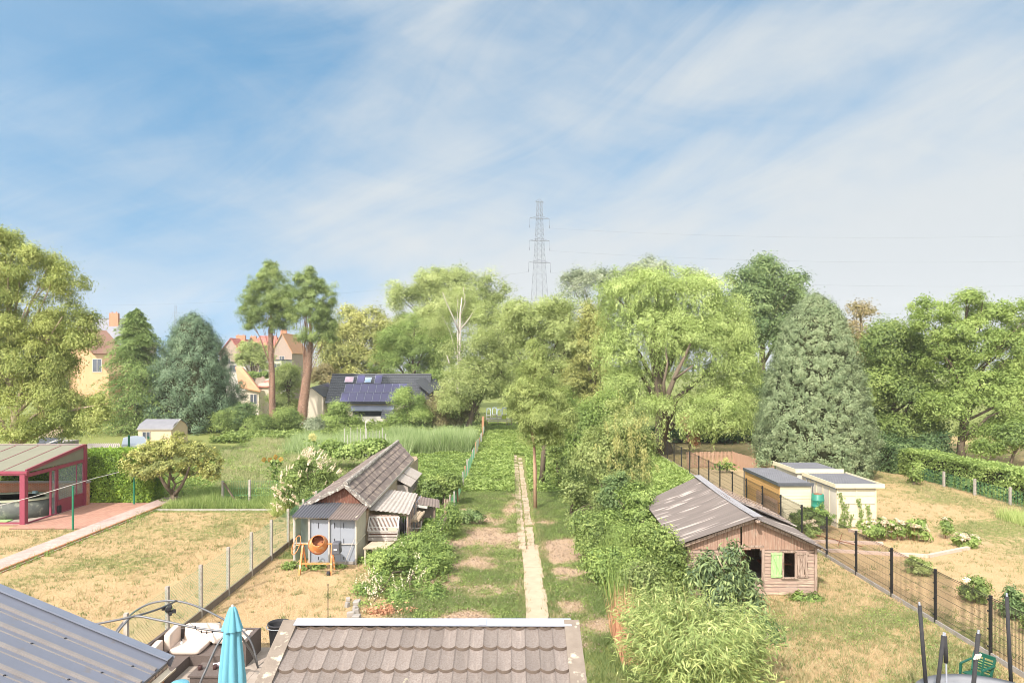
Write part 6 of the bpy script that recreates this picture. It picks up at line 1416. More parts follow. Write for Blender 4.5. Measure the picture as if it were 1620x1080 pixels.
# --- conifers
g_ivy = leafmat('dead_ivy_leaves', A(.12,.075,.05), A(.23,.15,.105), A(.36,.26,.19), .1)
m_trunkb = M('dull_brown_bark', A(.34,.20,.135), A(.22,.13,.09), 5, .95, .6)
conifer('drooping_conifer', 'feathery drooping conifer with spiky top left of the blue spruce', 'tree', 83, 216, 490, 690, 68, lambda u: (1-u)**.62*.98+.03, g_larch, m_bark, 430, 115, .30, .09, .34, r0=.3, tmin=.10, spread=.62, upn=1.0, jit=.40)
bullet('blue_spruce', 'dense blue-grey spruce behind the beige shed', 'tree', 85, 305, 500, 688, 63, lambda u: max(0, 1-u**3.2)**.6*(.78+.22*math.sin(math.pi*min(1, u*1.15+.2))), g_spruce, m_core, 1900, 46, .62, .24, .085, r0=.4, rough=.13)
def bare(name, label, px, bpx, top, cb, half, Y, seed_r, rw):
    bl = {428: [(428, 428, 10, 12), (392, 508, 10, 14), (428, 442, 22, 20), (412, 468, 26, 22), (443, 468, 24, 24), (396, 492, 20, 16), (428, 498, 26, 18), (452, 492, 16, 16), (410, 512, 16, 10), (440, 518, 16, 10)], 491: [(489, 436, 10, 12), (526, 520, 9, 18), (489, 448, 22, 18), (474, 472, 24, 22), (506, 472, 24, 22), (492, 497, 32, 22), (512, 512, 20, 22), (470, 500, 14, 18), (495, 530, 24, 14), (520, 532, 14, 12)]}[px]
    t_ = tree(name, label, 'tree', Y, bl, g_twin, m_trunkb, 36000, .26, .085, .66, base=(bpx, 665), r0=.10, nb=14, down=1.6, gap=.10, bs=.50, up=.3, jag=.38, tv=(.14, .15))
    tr = [c for c in t_.children if c.name.startswith('trunk')][0]
    SEED[0] += 1; rng = np.random.default_rng(SEED[0]); mb = MB(); b0 = Vector((X_(bpx, Y), Y, 0)); c0 = Vector((X_(px, Y), Y, Z_(cb, Y))); t0 = Vector((X_(px, Y), Y, Z_(top+8, Y)))
    pts = [b0.lerp(c0, k/7)+Vector((rng.normal()*.05, 0, 0)) for k in range(8)]+[c0.lerp(t0, .5), t0]; mb.tube(pts, [rw*1.05, rw, rw*.96, rw*.9, rw*.82, rw*.72, rw*.58, rw*.42, .10, .03], 10); mb.build('bare_trunk', m_trunkb, t_, smooth=True)
    lf = LF(); n_ = 5200; tt = rng.random(n_); az = rng.uniform(0, 6.28, n_); rad = rw*(1.0-.35*tt)*rng.uniform(.7, 1.25, n_)
    p = np.stack([b0.x+(c0.x-b0.x)*tt+np.cos(az)*rad, b0.y+np.sin(az)*rad, c0.z*tt], 1); nr = np.stack([np.cos(az), np.sin(az), rng.normal(size=n_)*.6], 1)+rng.normal(size=(n_, 3))*.4
    lf.leaves(rng, p, nr, .17, .08, .5+rng.normal(0, .25, n_), down=.8); lf.build('dead_ivy', g_ivy, t_)
bare('bare_trunk_conifer', 'tall conifer with long bare reddish trunk, left of the pair, thin crown', 428, 432, 421, 522, 44, 88, 1, .40)
bare('bare_trunk_conifer', 'tall conifer with thick bare ivy-stripped trunk, right of the pair, next to the solar house', 491, 475, 430, 545, 48, 86, 2, .62)
bullet('cypress_tree', 'huge pale grey-green conical cypress behind the cream garages', 'tree', 50, 1289, 468, 762, 84, lambda u: max(.0, 1-u**2.5)**.58*(.93+.07*math.sin(math.pi*min(1, u*2))), g_cypress, m_core, 3600, 46, .30, .15, .065, r0=.4)
tree('young_spruce', 'olive-green spruce with bare lower trunk beside the garden path', 'tree', 39, [(847, 556, 12, 22), (845, 590, 26, 24), (832, 622, 32, 26), (866, 622, 32, 28), (826, 652, 22, 22), (850, 655, 44, 30), (886, 658, 26, 26), (845, 688, 32, 16), (872, 690, 30, 16)], g_fir, m_trunkb, 46000, .14, .045, .42, base=(847, 805), r0=.02, nb=5, down=1.0, bs=.44, tb=.55, top=(X_(846, 39), 39, 9.3))
m_trunkc = M('tan_spruce_bark', A(.44,.28,.18), A(.32,.20,.13), 5, .95, .5)
mb = MB(); mb.tube([(X_(847, 39), 39, -.05), (X_(846, 39), 39.02, 2), (X_(845, 39), 39, 4.6)], [.11, .085, .07], 9); mb.tube([(X_(845, 39), 39, 4.5), (X_(845, 39), 39, 9.3)], [.09, .02], 7)
sp_ = [o for o in COL.objects if o.name.startswith('young_spruce')][0]; mb.build('bare_trunk', m_trunkc, sp_, smooth=True)
t2_ = thing('broken_trunk', 'darker second trunk just right of the slim spruce trunk', 'tree trunk', (X_(861, 47), 47, 0)); mb = MB(); mb.tube([(X_(857, 47), 47, 0), (X_(860, 47), 47, 2.2), (X_(866, 47), 47, 4.8)], [.2, .16, .1], 8); mb.tube([(X_(860, 47), 47, 2.4), (X_(850, 47), 47, 3.6)], [.08, .03], 6); mb.build('trunk', m_bark, t2_, smooth=True)
# --- willow
def strands(lf, rng, B, ns=1500, per=26, Lr=(1.0, 3.6)):
    wgt = B[:, 3]*B[:, 5]; bi = rng.choice(len(B), ns, p=wgt/wgt.sum()); b = B[bi]; dr = unit(rng.normal(size=(ns, 3))); dr[:, 2] = dr[:, 2]*.7
    s0 = b[:, :3]+dr*b[:, 3:6]*rng.uniform(.8, 1.03, (ns, 1)); ln = rng.uniform(*Lr, ns); i = np.repeat(np.arange(ns), per); tt = rng.random(ns*per)
    p = s0[i].copy(); p[:, :2] += dr[i][:, :2]*(tt*(1-tt*.4)*.7)[:, None]; p[:, 2] -= ln[i]*tt; p += rng.normal(size=p.shape)*.10
    nr = rng.normal(size=p.shape)*.6; nr[:, :2] += dr[i][:, :2]; nr[:, 2] += .35
    d = rng.normal(size=p.shape)*.35; d[:, 2] -= 1
    ok = (p[:, 2] > .1) & (((p[:, 0]-13.4)/1.1)**2+((p[:, 1]-57.5)/3)**2+((p[:, 2]-7.0)/1.4)**2 > 1); lf.leaves(rng, p[ok], nr[ok], .30, .075, (.52+rng.normal(0, .16, ns)[i]+rng.normal(0, .14, ns*per))[ok], d=d[ok])
wl_ = tree('willow_tree', 'great pale yellow-green weeping willow right of centre', 'tree', 64, [(1035, 460, 60, 38), (985, 478, 40, 36), (1095, 480, 58, 44), (1145, 515, 42, 42), (1030, 530, 72, 50), (1110, 560, 70, 50), (1160, 585, 42, 46), (972, 545, 34, 44), (1000, 610, 44, 44), (1075, 650, 48, 30, -4), (1130, 655, 56, 34, -3), (1165, 640, 30, 34)], g_willow, m_bark, 95000, .28, .09, 1.0, base=(1048, 708), r0=.75, nb=16, extra=lambda lf, rng, B: strands(lf, rng, B, 1000, 24, (.8, 2.4)), up=.6, hole=[(13.4, 57.5, 7.0, 1.1, 3.0, 1.4)], bs=.54)
limbs('limb', [([(1048, 712, 62), (1050, 660, 61), (1058, 620, 60), (1070, 590, 59.5), (1085, 560, 60), (1096, 535, 61)], .34, .08), ([(1052, 640, 60.5), (1050, 605, 59.5), (1056, 575, 59.5), (1052, 545, 61)], .17, .05), ([(1066, 600, 59.6), (1080, 590, 58.5), (1096, 578, 58)], .12, .05), ([(1040, 712, 61), (1022, 690, 60), (1000, 672, 60)], .34, .12)], m_bark, wl_)
tree('dead_branches', 'hanging bunch of rust brown dead leaves under the willow', 'dead branch', 61, [(1088, 668, 8, 16), (1096, 690, 9, 12)], g_dry, m_bark, 1500, .22, .13, .5, r0=.04, nb=3, base=(1090, 700)).name = 'dead_branch'
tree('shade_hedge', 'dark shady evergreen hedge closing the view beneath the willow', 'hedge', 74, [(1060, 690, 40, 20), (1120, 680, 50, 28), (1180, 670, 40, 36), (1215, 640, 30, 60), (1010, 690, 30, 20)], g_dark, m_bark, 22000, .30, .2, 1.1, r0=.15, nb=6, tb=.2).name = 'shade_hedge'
# --- big left tree
def catk(lf, rng, B): strands(lf, rng, B, 500, 14, (.4, 1.2))
tree('walnut_tree', 'big yellow-green walnut tree filling the left edge', 'tree', 52, [(8, 405, 46, 56), (52, 425, 44, 44), (105, 450, 36, 34), (-40, 480, 70, 80), (30, 500, 70, 50), (108, 515, 42, 42), (20, 570, 75, 50), (90, 575, 32, 36), (-50, 600, 60, 60), (40, 640, 80, 44), (110, 648, 40, 34), (150, 668, 32, 26), (165, 640, 20, 22), (60, 680, 70, 20), (75, 535, 46, 36), (122, 535, 32, 26), (80, 600, 36, 32)], g_walnut, m_barkpale, 120000, .22, .095, .8, base=(25, 735), r0=.36, nb=26, down=1.4, tv=(.11, .14), gap=.18, nbough=16, bs=.32, per=36, tb=.68)
# --- right trees
tree('hornbeam_tree', 'layered mid green hornbeam right of the pale cypress', 'tree', 62, [(1400, 545, 44, 34), (1445, 560, 34, 36), (1385, 610, 40, 46), (1440, 625, 52, 44), (1400, 675, 40, 28), (1450, 678, 48, 26), (1405, 585, 30, 30)], g_mid, m_bark, 42000, .28, .17, 1.2, base=(1420, 722), r0=.35, nb=14)
tree('lime_tree', 'large open-topped fresh green tree at the right edge with forked trunk', 'tree', 58, [(1478, 488, 34, 22), (1530, 478, 30, 18), (1500, 520, 40, 24), (1560, 498, 30, 22), (1605, 500, 34, 26), (1455, 510, 16, 14), (1545, 545, 50, 34), (1610, 560, 42, 40), (1490, 570, 40, 34), (1560, 610, 60, 40), (1500, 640, 44, 34), (1610, 640, 50, 40), (1640, 530, 40, 44), (1600, 600, 50, 44), (1560, 680, 50, 26), (1520, 590, 30, 30)], g_fresh, m_bark, 76000, .21, .14, .75, base=(1520, 722), r0=.3, nb=30, gap=.10, nbough=14, bs=.40, per=40, tb=.62)
tree('copper_shrub', 'low leafy shrub above the right hedge at the frame edge', 'shrub', 54, [(1595, 692, 26, 16), (1620, 680, 26, 18), (1560, 708, 24, 10)], g_fresh, m_bark, 7000, .24, .16, .8, base=(1595, 730), r0=.1, nb=5, tb=.35)
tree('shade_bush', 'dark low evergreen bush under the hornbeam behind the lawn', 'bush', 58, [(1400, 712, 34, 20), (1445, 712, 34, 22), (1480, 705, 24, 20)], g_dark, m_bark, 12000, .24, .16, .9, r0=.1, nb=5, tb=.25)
tree('sapling', 'small upright bright green sapling on the right lawn near the hedge', 'sapling', 47, [(1447, 742, 8, 14), (1446, 755, 6, 9)], g_fresh, m_bark, 1400, .17, .10, .35, base=(1446, 765), r0=.03, nb=4)
# --- hedges as boxes of leaves
def boxhedge(name, label, corners, mat, n, L, W, core, bumps=.12, seed=1, tb=.5, hfun=None, parent_label='hedge'):
    """corners: (x0,y0,x1,y1) run, width, height"""
    (x0, y0, x1, y1, wid, h) = corners; rng = np.random.default_rng(seed); t_ = thing(name, label, parent_label, ((x0+x1)/2, (y0+y1)/2, 0))
    d = np.array([x1-x0, y1-y0]); ln = np.linalg.norm(d); d /= ln; s_ = np.array([-d[1], d[0]])
    per = rng.random(n); a = rng.random(n)*ln; face = rng.choice(5, n, p=[.30, .12, .38, .10, .10]); u_ = rng.uniform(-1, 1, n); v_ = rng.random(n)
    nr = np.zeros((n, 3)); off = np.zeros(n); z = np.zeros(n); aa = a.copy()
    f = face == 0; off[f] = -1; z[f] = v_[f]; nr[f] = [-s_[0], -s_[1], .2]
    f = face == 1; off[f] = 1; z[f] = v_[f]; nr[f] = [s_[0], s_[1], .2]
    f = face == 2; off[f] = u_[f]; z[f] = 1; nr[f] = [0, 0, 1]
    f = face == 3; off[f] = u_[f]; z[f] = v_[f]; aa[f] = 0; nr[f] = [-d[0], -d[1], .2]
    f = face == 4; off[f] = u_[f]; z[f] = v_[f]; aa[f] = ln; nr[f] = [d[0], d[1], .2]
    H = h*(1+ .0*aa) if hfun is None else hfun(aa/ln)*h
    bx_ = x0+d[0]*aa; by_ = y0+d[1]*aa; nz1 = fbm(bx_*1+off*3, by_+z*3, 1.1)-.5
    k = 1+nz1*bumps*4-np.abs(rng.normal(0, .10, n))
    p = np.stack([bx_+s_[0]*off*wid/2*k, by_+s_[1]*off*wid/2*k, np.maximum(.05, z*H*(1+nz1*bumps*1.6)-np.abs(rng.normal(0, .06, n)))], 1)+rng.normal(size=(n, 3))*.07
    lf = LF(); lf.leaves(rng, p, nr*.9+rng.normal(size=(n, 3))*.6, L, W, tb+nz1*.9+rng.normal(0, .17, n)); lf.build('foliage', mat, t_)
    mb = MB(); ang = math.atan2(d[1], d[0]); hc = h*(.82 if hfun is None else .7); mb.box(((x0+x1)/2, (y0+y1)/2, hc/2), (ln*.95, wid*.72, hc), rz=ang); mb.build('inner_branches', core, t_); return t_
boxhedge('conifer_hedge', 'clipped bright green conifer hedge behind the red paver terrace', (-30.5, 41.6, -21.7, 41.6, 1.6, 3.0), g_hedge, m_core and 60000 or 0, .16, .06, m_core, .06, 3)
boxhedge('beech_hedge', 'long yellow-green beech hedge along the far side of the right lawn', (31.4, 30, 30.2, 51.5, 2.0, 1.85), g_fresh, 60000, .17, .11, m_core, .12, 4)
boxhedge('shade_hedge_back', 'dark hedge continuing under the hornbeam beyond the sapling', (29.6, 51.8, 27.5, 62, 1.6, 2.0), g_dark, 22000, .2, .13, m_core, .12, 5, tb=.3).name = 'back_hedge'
# --- smaller trees and shrubs
def fruit(lf, rng, B):
    n_ = 500; bi = rng.choice(len(B), n_); b = B[bi]; p = b[:, :3]+unit(rng.normal(size=(n_, 3)))*b[:, 3:6]*rng.uniform(.8, 1.05, (n_, 1))
    for k in range(3): lf.leaves(rng, p, rng.normal(size=(n_, 3)), .11, .11, np.full(n_, .98))
tree('apple_tree', 'small spreading apple tree full of yellow-green fruit at the end of the left lawn', 'tree', 40, [(214, 728, 20, 15), (245, 712, 28, 18), (280, 706, 30, 18), (315, 716, 26, 18), (335, 736, 20, 14), (265, 732, 40, 18), (230, 744, 22, 10), (305, 744, 28, 10), (335, 752, 14, 8)], g_yel, m_bark, 19000, .12, .075, .34, base=(277, 800), r0=.05, nb=6, extra=fruit, tb=.42, top=(X_(275, 40), 40, 1.7), gap=.1)
ap_ = [o for o in COL.objects if o.name == 'apple_tree'][0]
limbs('limb', [([(277, 801, 40), (276, 788, 40), (272, 777, 40)], .2, .15), ([(274, 782, 40), (262, 768, 39.6), (252, 752, 39.5), (240, 735, 39.6)], .14, .05), ([(275, 784, 40), (286, 770, 39.8), (295, 752, 39.8), (302, 730, 39.8)], .13, .05), ([(266, 772, 39.7), (270, 745, 39.4), (272, 720, 39.6)], .08, .03)], m_bark, ap_)
def spikes(lf, rng, B): pass
bd = tree('white_buddleia', 'tall shrub with arching cream flower spikes beside the tiled shed', 'shrub', 37.5, [(470, 752, 30, 26), (505, 748, 28, 22), (480, 780, 42, 26), (520, 765, 20, 20), (455, 785, 20, 20), (500, 795, 36, 16)], g_mid, m_bark, 17000, .17, .05, .5, base=(482, 814), r0=.07, nb=14, tb=.45)
rng = np.random.default_rng(77); lf = LF()
for k in range(120):
    px_ = rng.uniform(432, 545); top_ = 712+abs(px_-492)**1.6*.09+rng.random()**1.6*46; q = P(px_, top_, 37.3-rng.uniform(-.9, 1.0)); sl__ = (px_-485)/60
    dirn = Vector((sl__*.5+.35+rng.normal()*.15, rng.normal()*.15, .75+rng.normal()*.12)).normalized()
    L_ = rng.uniform(.2, .38); n_ = 36; tt = rng.random(n_); rr_ = .045*(1-tt*.8); az = rng.uniform(0, 6.28, n_)
    p = np.array(q)[None]+np.outer(tt*L_, np.array(dirn))+np.stack([np.cos(az)*rr_, np.sin(az)*rr_, np.sin(az*2)*rr_*.5], 1); nr = np.stack([np.cos(az), np.sin(az)-.3, np.full(n_, .5)], 1)
    lf.leaves(rng, p, nr, .075, .05, .5+rng.normal(0, .2, n_))
for px_, py_ in ((438, 775), (443, 783), (450, 790), (452, 770), (440, 800), (478, 798), (470, 790), (500, 782), (510, 740)):
    for k in range(3):
        q = P(px_+rng.normal()*4, py_+rng.normal()*3, 36.0); dirn = np.array([-.6, -.2, .5]); n_ = 40; tt = rng.random(n_); p = np.array(q)[None]+np.outer(tt*.3, dirn)+rng.normal(size=(n_, 3))*.025
        lf.leaves(rng, p, rng.normal(size=(n_, 3))+[0, -.5, .4], .07, .05, .5+rng.normal(0, .2, n_))
lf.build('flower_spikes', g_flow, bd)
def keys(lf, rng, B): pass
am_ = tree('ash_leaved_maple', 'small grey-green tree hung with pale yellow seed bunches beside the hut', 'tree', 36, [(985, 672, 30, 34), (1010, 700, 26, 30), (965, 700, 34, 34), (1000, 735, 34, 30), (940, 720, 26, 30), (970, 750, 40, 24), (930, 745, 26, 20)], g_pale, m_barkpale, 48000, .14, .065, .5, base=(960, 805), r0=.10, nb=14, tb=.42, down=.9)
rng = np.random.default_rng(78); lf = LF()
for k in range(75):
    q = P(1000+rng.normal()*20, 705+rng.normal()*32, 36-rng.uniform(1.0, 2.0)); n_ = 30; p = np.array(q)[None]+rng.normal(size=(n_, 3))*np.array([.07, .07, .16]); d = np.tile([0, 0, -1.], (n_, 1))+rng.normal(size=(n_, 3))*.2
    lf.leaves(rng, p, rng.normal(size=(n_, 3))+np.array([0, -1, .3]), .12, .035, .5+rng.normal(0, .25, n_), d=d)
lf.build('seed_bunches', g_seed, am_)
tree('dark_shrub', 'dark bluish shrub between the seed-hung maple and the hut roof', 'shrub', 33, [(985, 775, 26, 26), (1000, 800, 24, 22), (965, 790, 20, 20)], g_dark, m_bark, 9000, .14, .07, .4, base=(985, 830), r0=.06, nb=6, tb=.55)
for nm, lb, Y, bl_, mt, n_, tb in (
    ('bramble_thicket', 'tangled light green bramble thicket left of the hut roof', 29.5, [(1000, 845, 44, 26), (1045, 870, 34, 30), (960, 845, 30, 26), (1020, 830, 30, 20), (1050, 840, 24, 22)], g_fresh, 26000, .5),
    ('overgrown_shrubs', 'overgrown yellow-green shrubs along the right side of the path, nearest the bamboo', 25.5, [(960, 900, 30, 34), (1000, 900, 40, 36), (1040, 920, 36, 34), (985, 935, 28, 30)], g_weed, 26000, .55),
    ('overgrown_shrubs', 'reddish-stemmed scrub beside the path below the seed-hung maple', 35, [(905, 780, 24, 22), (920, 812, 26, 22), (940, 830, 30, 24), (955, 800, 26, 22)], g_pale, 13000, .25),
    ('overgrown_shrubs', 'low green scrub right of the path, behind the slim spruce trunk', 46, [(885, 740, 22, 20), (905, 745, 24, 20), (935, 755, 26, 18), (880, 715, 16, 18)], g_mid, 12000, .5),
    ('overgrown_shrubs', 'tall leafy thicket under the left eave of the hut', 30.5, [(1000, 800, 34, 34), (1030, 830, 34, 34), (965, 830, 32, 30), (1045, 870, 30, 36), (1000, 870, 36, 32)], g_fresh, 26000, .45),
    ('overgrown_shrubs', 'mixed green scrub along the path edge below the leafy thicket', 29, [(935, 850, 24, 30), (950, 880, 26, 30), (925, 830, 20, 22), (960, 920, 26, 30)], g_mid, 20000, .55),
    ('overgrown_shrubs', 'leafy bush pressed against the left wall of the hut', 24.2, [(1058, 890, 22, 34), (1075, 925, 24, 30), (1050, 850, 18, 22)], g_mid, 18000, .5),
    ('feathery_shrub', 'feathery grey-green asparagus-like shrub behind the bamboo', 22.5, [(1015, 905, 20, 24), (1030, 935, 24, 26)], g_pale, 12000, .3)):
    tree(nm, lb, 'shrub', Y, bl_, mt, m_bark, n_, .15 if Y > 30 else .115, .075 if Y > 30 else .06, .42, r0=.05, nb=8, tb=tb, tv=(.15, .18), base=(bl_[0][0], 900))
tree('bramble_hedge', 'sprawling bramble hedge with white flower wisps between yard and central plot', 'hedge', 26.5, [(655, 868, 40, 26, 1.5), (690, 850, 26, 28, 3), (712, 822, 14, 30, 6), (625, 905, 44, 34), (680, 905, 38, 38, .5), (600, 940, 40, 32, -1.5), (655, 950, 50, 34, -2.0), (590, 975, 32, 22, -3.2), (610, 890, 26, 20, 1), (708, 880, 16, 28, 2), (700, 940, 20, 30, -.5), (665, 985, 40, 16, -3.5)], g_weed, m_bark, 70000, .095, .05, .34, r0=.05, nb=14, tv=(.12, .17), base=(640, 960), per=45)
mt_ = [o for o in COL.objects if o.name == 'bramble_hedge'][0]; rng = np.random.default_rng(9); lf = LF(); lf2 = LF()
for px, py, Yq, c_ in ((583, 917, 25, 20), (592, 942, 24.5, 16), (640, 868, 28.5, 8), (622, 880, 27.6, 10), (655, 912, 26, 9), (668, 886, 27, 5), (632, 930, 25, 9), (612, 875, 28, 6), (600, 925, 25, 7)):
    for k in range(c_):
        q = np.array(P(px+rng.normal()*9, py+rng.normal()*6, Yq-.6)); n_ = 12; tt = rng.random(n_)
        p = q+np.outer(tt, [rng.normal()*.1, 0, .22])+rng.normal(size=(n_, 3))*.012; lf.leaves(rng, p, rng.normal(size=(n_, 3))+[0, -.5, .5], .06, .03, .7+rng.normal(0, .2, n_))
lf.build('flower_wisps', g_flow, mt_)
for k in range(26):
    q = np.array(P(615+rng.normal()*18, 975+rng.normal()*8, 22.6)); n_ = 60; lf2.leaves(rng, q+rng.normal(size=(n_, 3))*.12, rng.normal(size=(n_, 3))+[0, -.3, .6], .10, .05, .4+rng.normal(0, .25, n_))
lf2.build('dead_patch', g_dry, mt_)
st_ = thing('rubble', 'grey stones and a white lump at the left foot of the bramble hedge', 'rubble', tuple(G(555, 975))); mb = MB(); rgn = random.Random(4)
for k in range(8): q = G(546+rgn.uniform(0, 20), 950+k*5.0); mb.rbox((q.x, q.y, .06), (rgn.uniform(.12, .36), rgn.uniform(.1, .28), rgn.uniform(.10, .24)), .04, rz=rgn.uniform(0, 3), rx=rgn.uniform(-.3, .3))
mb.build('stones', m_conc, st_)
# bamboo and cherry in front of the hut
def bamboo(lf, rng, c, R0, H, nst, mt):
    for k in range(nst):
        a = rng.uniform(0, 6.28); r = R0*.45*math.sqrt(rng.random()); bx_, by_ = c[0]+math.cos(a)*r, c[1]+math.sin(a)*r; h = H*rng.uniform(.5, 1.12)*(1-.25*r/R0); le = R0*rng.uniform(.35, 1.0); a2 = a+rng.normal()*.4
        n_ = 70; tt = rng.uniform(.15, 1, n_); cx_ = bx_+math.cos(a2)*le*tt**2; cy_ = by_+math.sin(a2)*le*tt**2; cz = h*tt*(1-.18*tt)
        sp = .10+.22*(1-tt); p = np.stack([cx_, cy_, cz], 1)+rng.normal(size=(n_, 3))*sp[:, None]*.8
        d = np.stack([np.full(n_, math.cos(a2)), np.full(n_, math.sin(a2)), np.full(n_, -.35)], 1)+rng.normal(size=(n_, 3))*.65
        nr = rng.normal(size=(n_, 3))*.6+np.array([math.cos(a2)*.4, math.sin(a2)*.4, .9])
        lf.leaves(rng, p, nr, .22, .03, .5+rng.normal(0, .14)+rng.normal(0, .18, n_), d=d)
        if k % 2 == 0: mt.tube([(bx_+math.cos(a2)*le*q*q, by_+math.sin(a2)*le*q*q, h*q*(1-.18*q)) for q in (0, .25, .5, .75, .95)], [.011, .01, .008, .006, .003], 5, cap=False)
rng = np.random.default_rng(55); bt = thing('bamboo_clump', 'large pale green bamboo clump in the foreground before the hut', 'bamboo', (4.4, 16.2, 0)); lf = LF(); mb = MB()
bamboo(lf, rng, (4.25, 16.0), 1.45, 3.15, 320, mb); bamboo(lf, rng, (5.0, 16.6), 1.2, 2.7, 190, mb); bamboo(lf, rng, (3.9, 17.4), 1.0, 3.0, 150, mb)
lf.build('leaves', g_bamboo, bt); mb.build('canes', M('bamboo_cane', A(.42,.38,.16), A(.30,.30,.12), 5, .6), bt)
def cherry_leaves(lf, rng, B): pass
tree('cherry_bush', 'young cherry with long drooping leaves covering the left part of the hut front', 'tree', 20.5, [(1158, 872, 16, 22), (1128, 885, 20, 20), (1160, 905, 26, 20), (1180, 925, 18, 18), (1140, 930, 34, 24), (1108, 910, 18, 18), (1180, 955, 24, 22), (1130, 965, 34, 22)], g_cherry, m_barkpale, 6500, .20, .06, .36, base=(1150, 1008), r0=.06, nb=18, down=1.3, per=16, tb=.5, tv=(.12, .2), up=.8)
tree('cherry_sucker', 'low cherry sucker branch reaching right over the dry grass', 'shrub', 17.4, [(1205, 990, 18, 12), (1225, 1000, 16, 10), (1190, 1000, 14, 12)], g_dark, m_barkpale, 700, .17, .055, .25, base=(1180, 1060), r0=.02, nb=5, down=1.3, per=12, tb=.55)
# dried stalk stand at the bamboo's left
def stalks(name, label, cat, box_, n_, h, wd, lean, mat, tb=.5, tv=.2, kind=None, mask=None, az=None, seed=11, group=None):
    rng = np.random.default_rng(seed); x = rng.uniform(box_[0], box_[1], n_); y_ = rng.uniform(box_[2], box_[3], n_)
    if mask is not None: ok = rng.random(n_) < mask(x, y_); x, y_ = x[ok], y_[ok]
    n2 = len(x); hh_ = h*rng.uniform(.4, 1.15, n2)*(.35+1.2*fbm(x, y_, 1.9)); p = np.stack([x, y_, np.full(n2, -.01)], 1)
    lf = LF(); lf.blades(rng, p, hh_, wd, lean*rng.uniform(.2, 1.4, n2), tb+tv*rng.normal(size=n2)+.5*(fbm(x, y_, 2.2)-.5)); o = lf.build(name, mat)
    if cat: prop(o, label, cat, group)
    if kind: o['kind'] = kind; o['label'] = label
    return o
stalks('dry_stalks', 'upright rust brown dead stalks at the left edge of the bamboo', 'plant', (3.0, 3.75, 18.6, 20.8), 1400, 1.5, .02, .15, g_dry)
stalks('tall_weeds', 'tall wispy weeds standing up through the scrub along the path', None, (3.3, 4.9, 21, 33), 1500, 1.7, .025, .35, g_weed, tb=.5, kind='stuff', seed=14)
# hydrangeas
def hydr(label, c, rx, ry, h, nf, seed):
    rng = np.random.default_rng(seed); t_ = thing('hydrangea', label, 'shrub', (c[0], c[1], 0), group='cream hydrangeas in the bed before the garage'); lf = LF()
    clusters(lf, rng, [(c[0], c[1], h*.5, rx, ry, h*.5)], 3200*rx, .13, .09, .25, tb=.55); lf.build('leaves', g_fresh, t_); lf = LF(); mb = MB()
    for k in range(nf):
        a = rng.uniform(0, 6.28); r = math.sqrt(rng.random()); q = np.array([c[0]+math.cos(a)*rx*r, c[1]+math.sin(a)*ry*r, h*rng.uniform(.6, 1.0)*(1-.15*r)+.05]); n_ = 60; dv = unit(rng.normal(size=(n_, 3))); dv[:, 2] = np.abs(dv[:, 2])*.8; rr_ = rng.uniform(.11, .17)
        lf.leaves(rng, q+dv*rr_, dv+rng.normal(size=(n_, 3))*.3, .06, .055, .35+rng.normal(0, .2, n_)); mb.tube([(q[0], q[1], 0), tuple(q)], .008, 4)
    lf.build('flower_heads', g_flow, t_); mb.build('stems', m_rust, t_)
hydr('broad row of cream hydrangeas behind the fence, in front of the garage wall', (17.6, 32.2), 1.0, .5, .95, 34, 1)
hydr('smaller hydrangea cluster at the right part of the bed', (19.0, 32.0), .5, .4, .9, 14, 2)
hydr('lone pale hydrangea standing apart at the right end of the bed', (20.5, 32.3), .22, .2, .95, 4, 3)
hydr('low hydrangea spilling over the kerb at the far right', (20.5, 30.9), .55, .35, .55, 14, 4)
hydr('single hydrangea with pale buds just behind the hut corner post', (14.4, 32.8), .35, .3, .8, 6, 5)
for i, (x, y_, rx, h, mt, lb) in enumerate(((15.0, 34.0, .85, 1.35, g_weed, 'leafy green vegetable plants below the green barrel'), (14.3, 33.9, .5, 1.1, g_weed, 'leafy plant pressed to the mesh fence beside the timber shed'), (15.9, 26.8, .45, .75, g_pale, 'round dull shrub behind the mesh fence, nearest the kerb bed'), (16.0, 23.6, .42, .95, g_mid, 'rose bush with a white flower behind the mesh fence'), (16.2, 22.2, .35, .9, g_dark, 'dark thorny rose bush next to the fence post'), (15.9, 20.7, .42, .60, g_fresh, 'bright lime green tuft behind the mesh fence'), (17.2, 21.5, .45, .7, g_mid, 'green mound plant right behind the lime tuft'))):
    SEED[0] += 1; rng = np.random.default_rng(SEED[0]); t_ = thing('garden_shrub', lb, 'shrub', (x, y_, 0)); lf = LF(); clusters(lf, rng, [(x, y_, h*.5, rx, rx, h*.52), (x+rx*.3, y_, h*.35, rx*.8, rx*.8, h*.35)], 3000 if i > 1 else 5000, .11, .05, .22, tb=.5); lf.build('leaves', mt, t_)
    mb = MB(); 
    for k in range(5): a = k*1.3; mb.tube([(x, y_, 0), (x+math.cos(a)*rx*.5, y_+math.sin(a)*rx*.5, h*.7)], [.02, .006], 5)
    mb.build('stems', m_bark, t_)
    if i == 3:
        lf = LF(); lf.leaves(rng, np.array([[x-.42, y_-.2, .85]])+rng.normal(size=(40, 3))*.05, rng.normal(size=(40, 3))+[0, -1, .3], .08, .06, np.full(40, .9)); lf.build('white_flower', g_flow, t_)
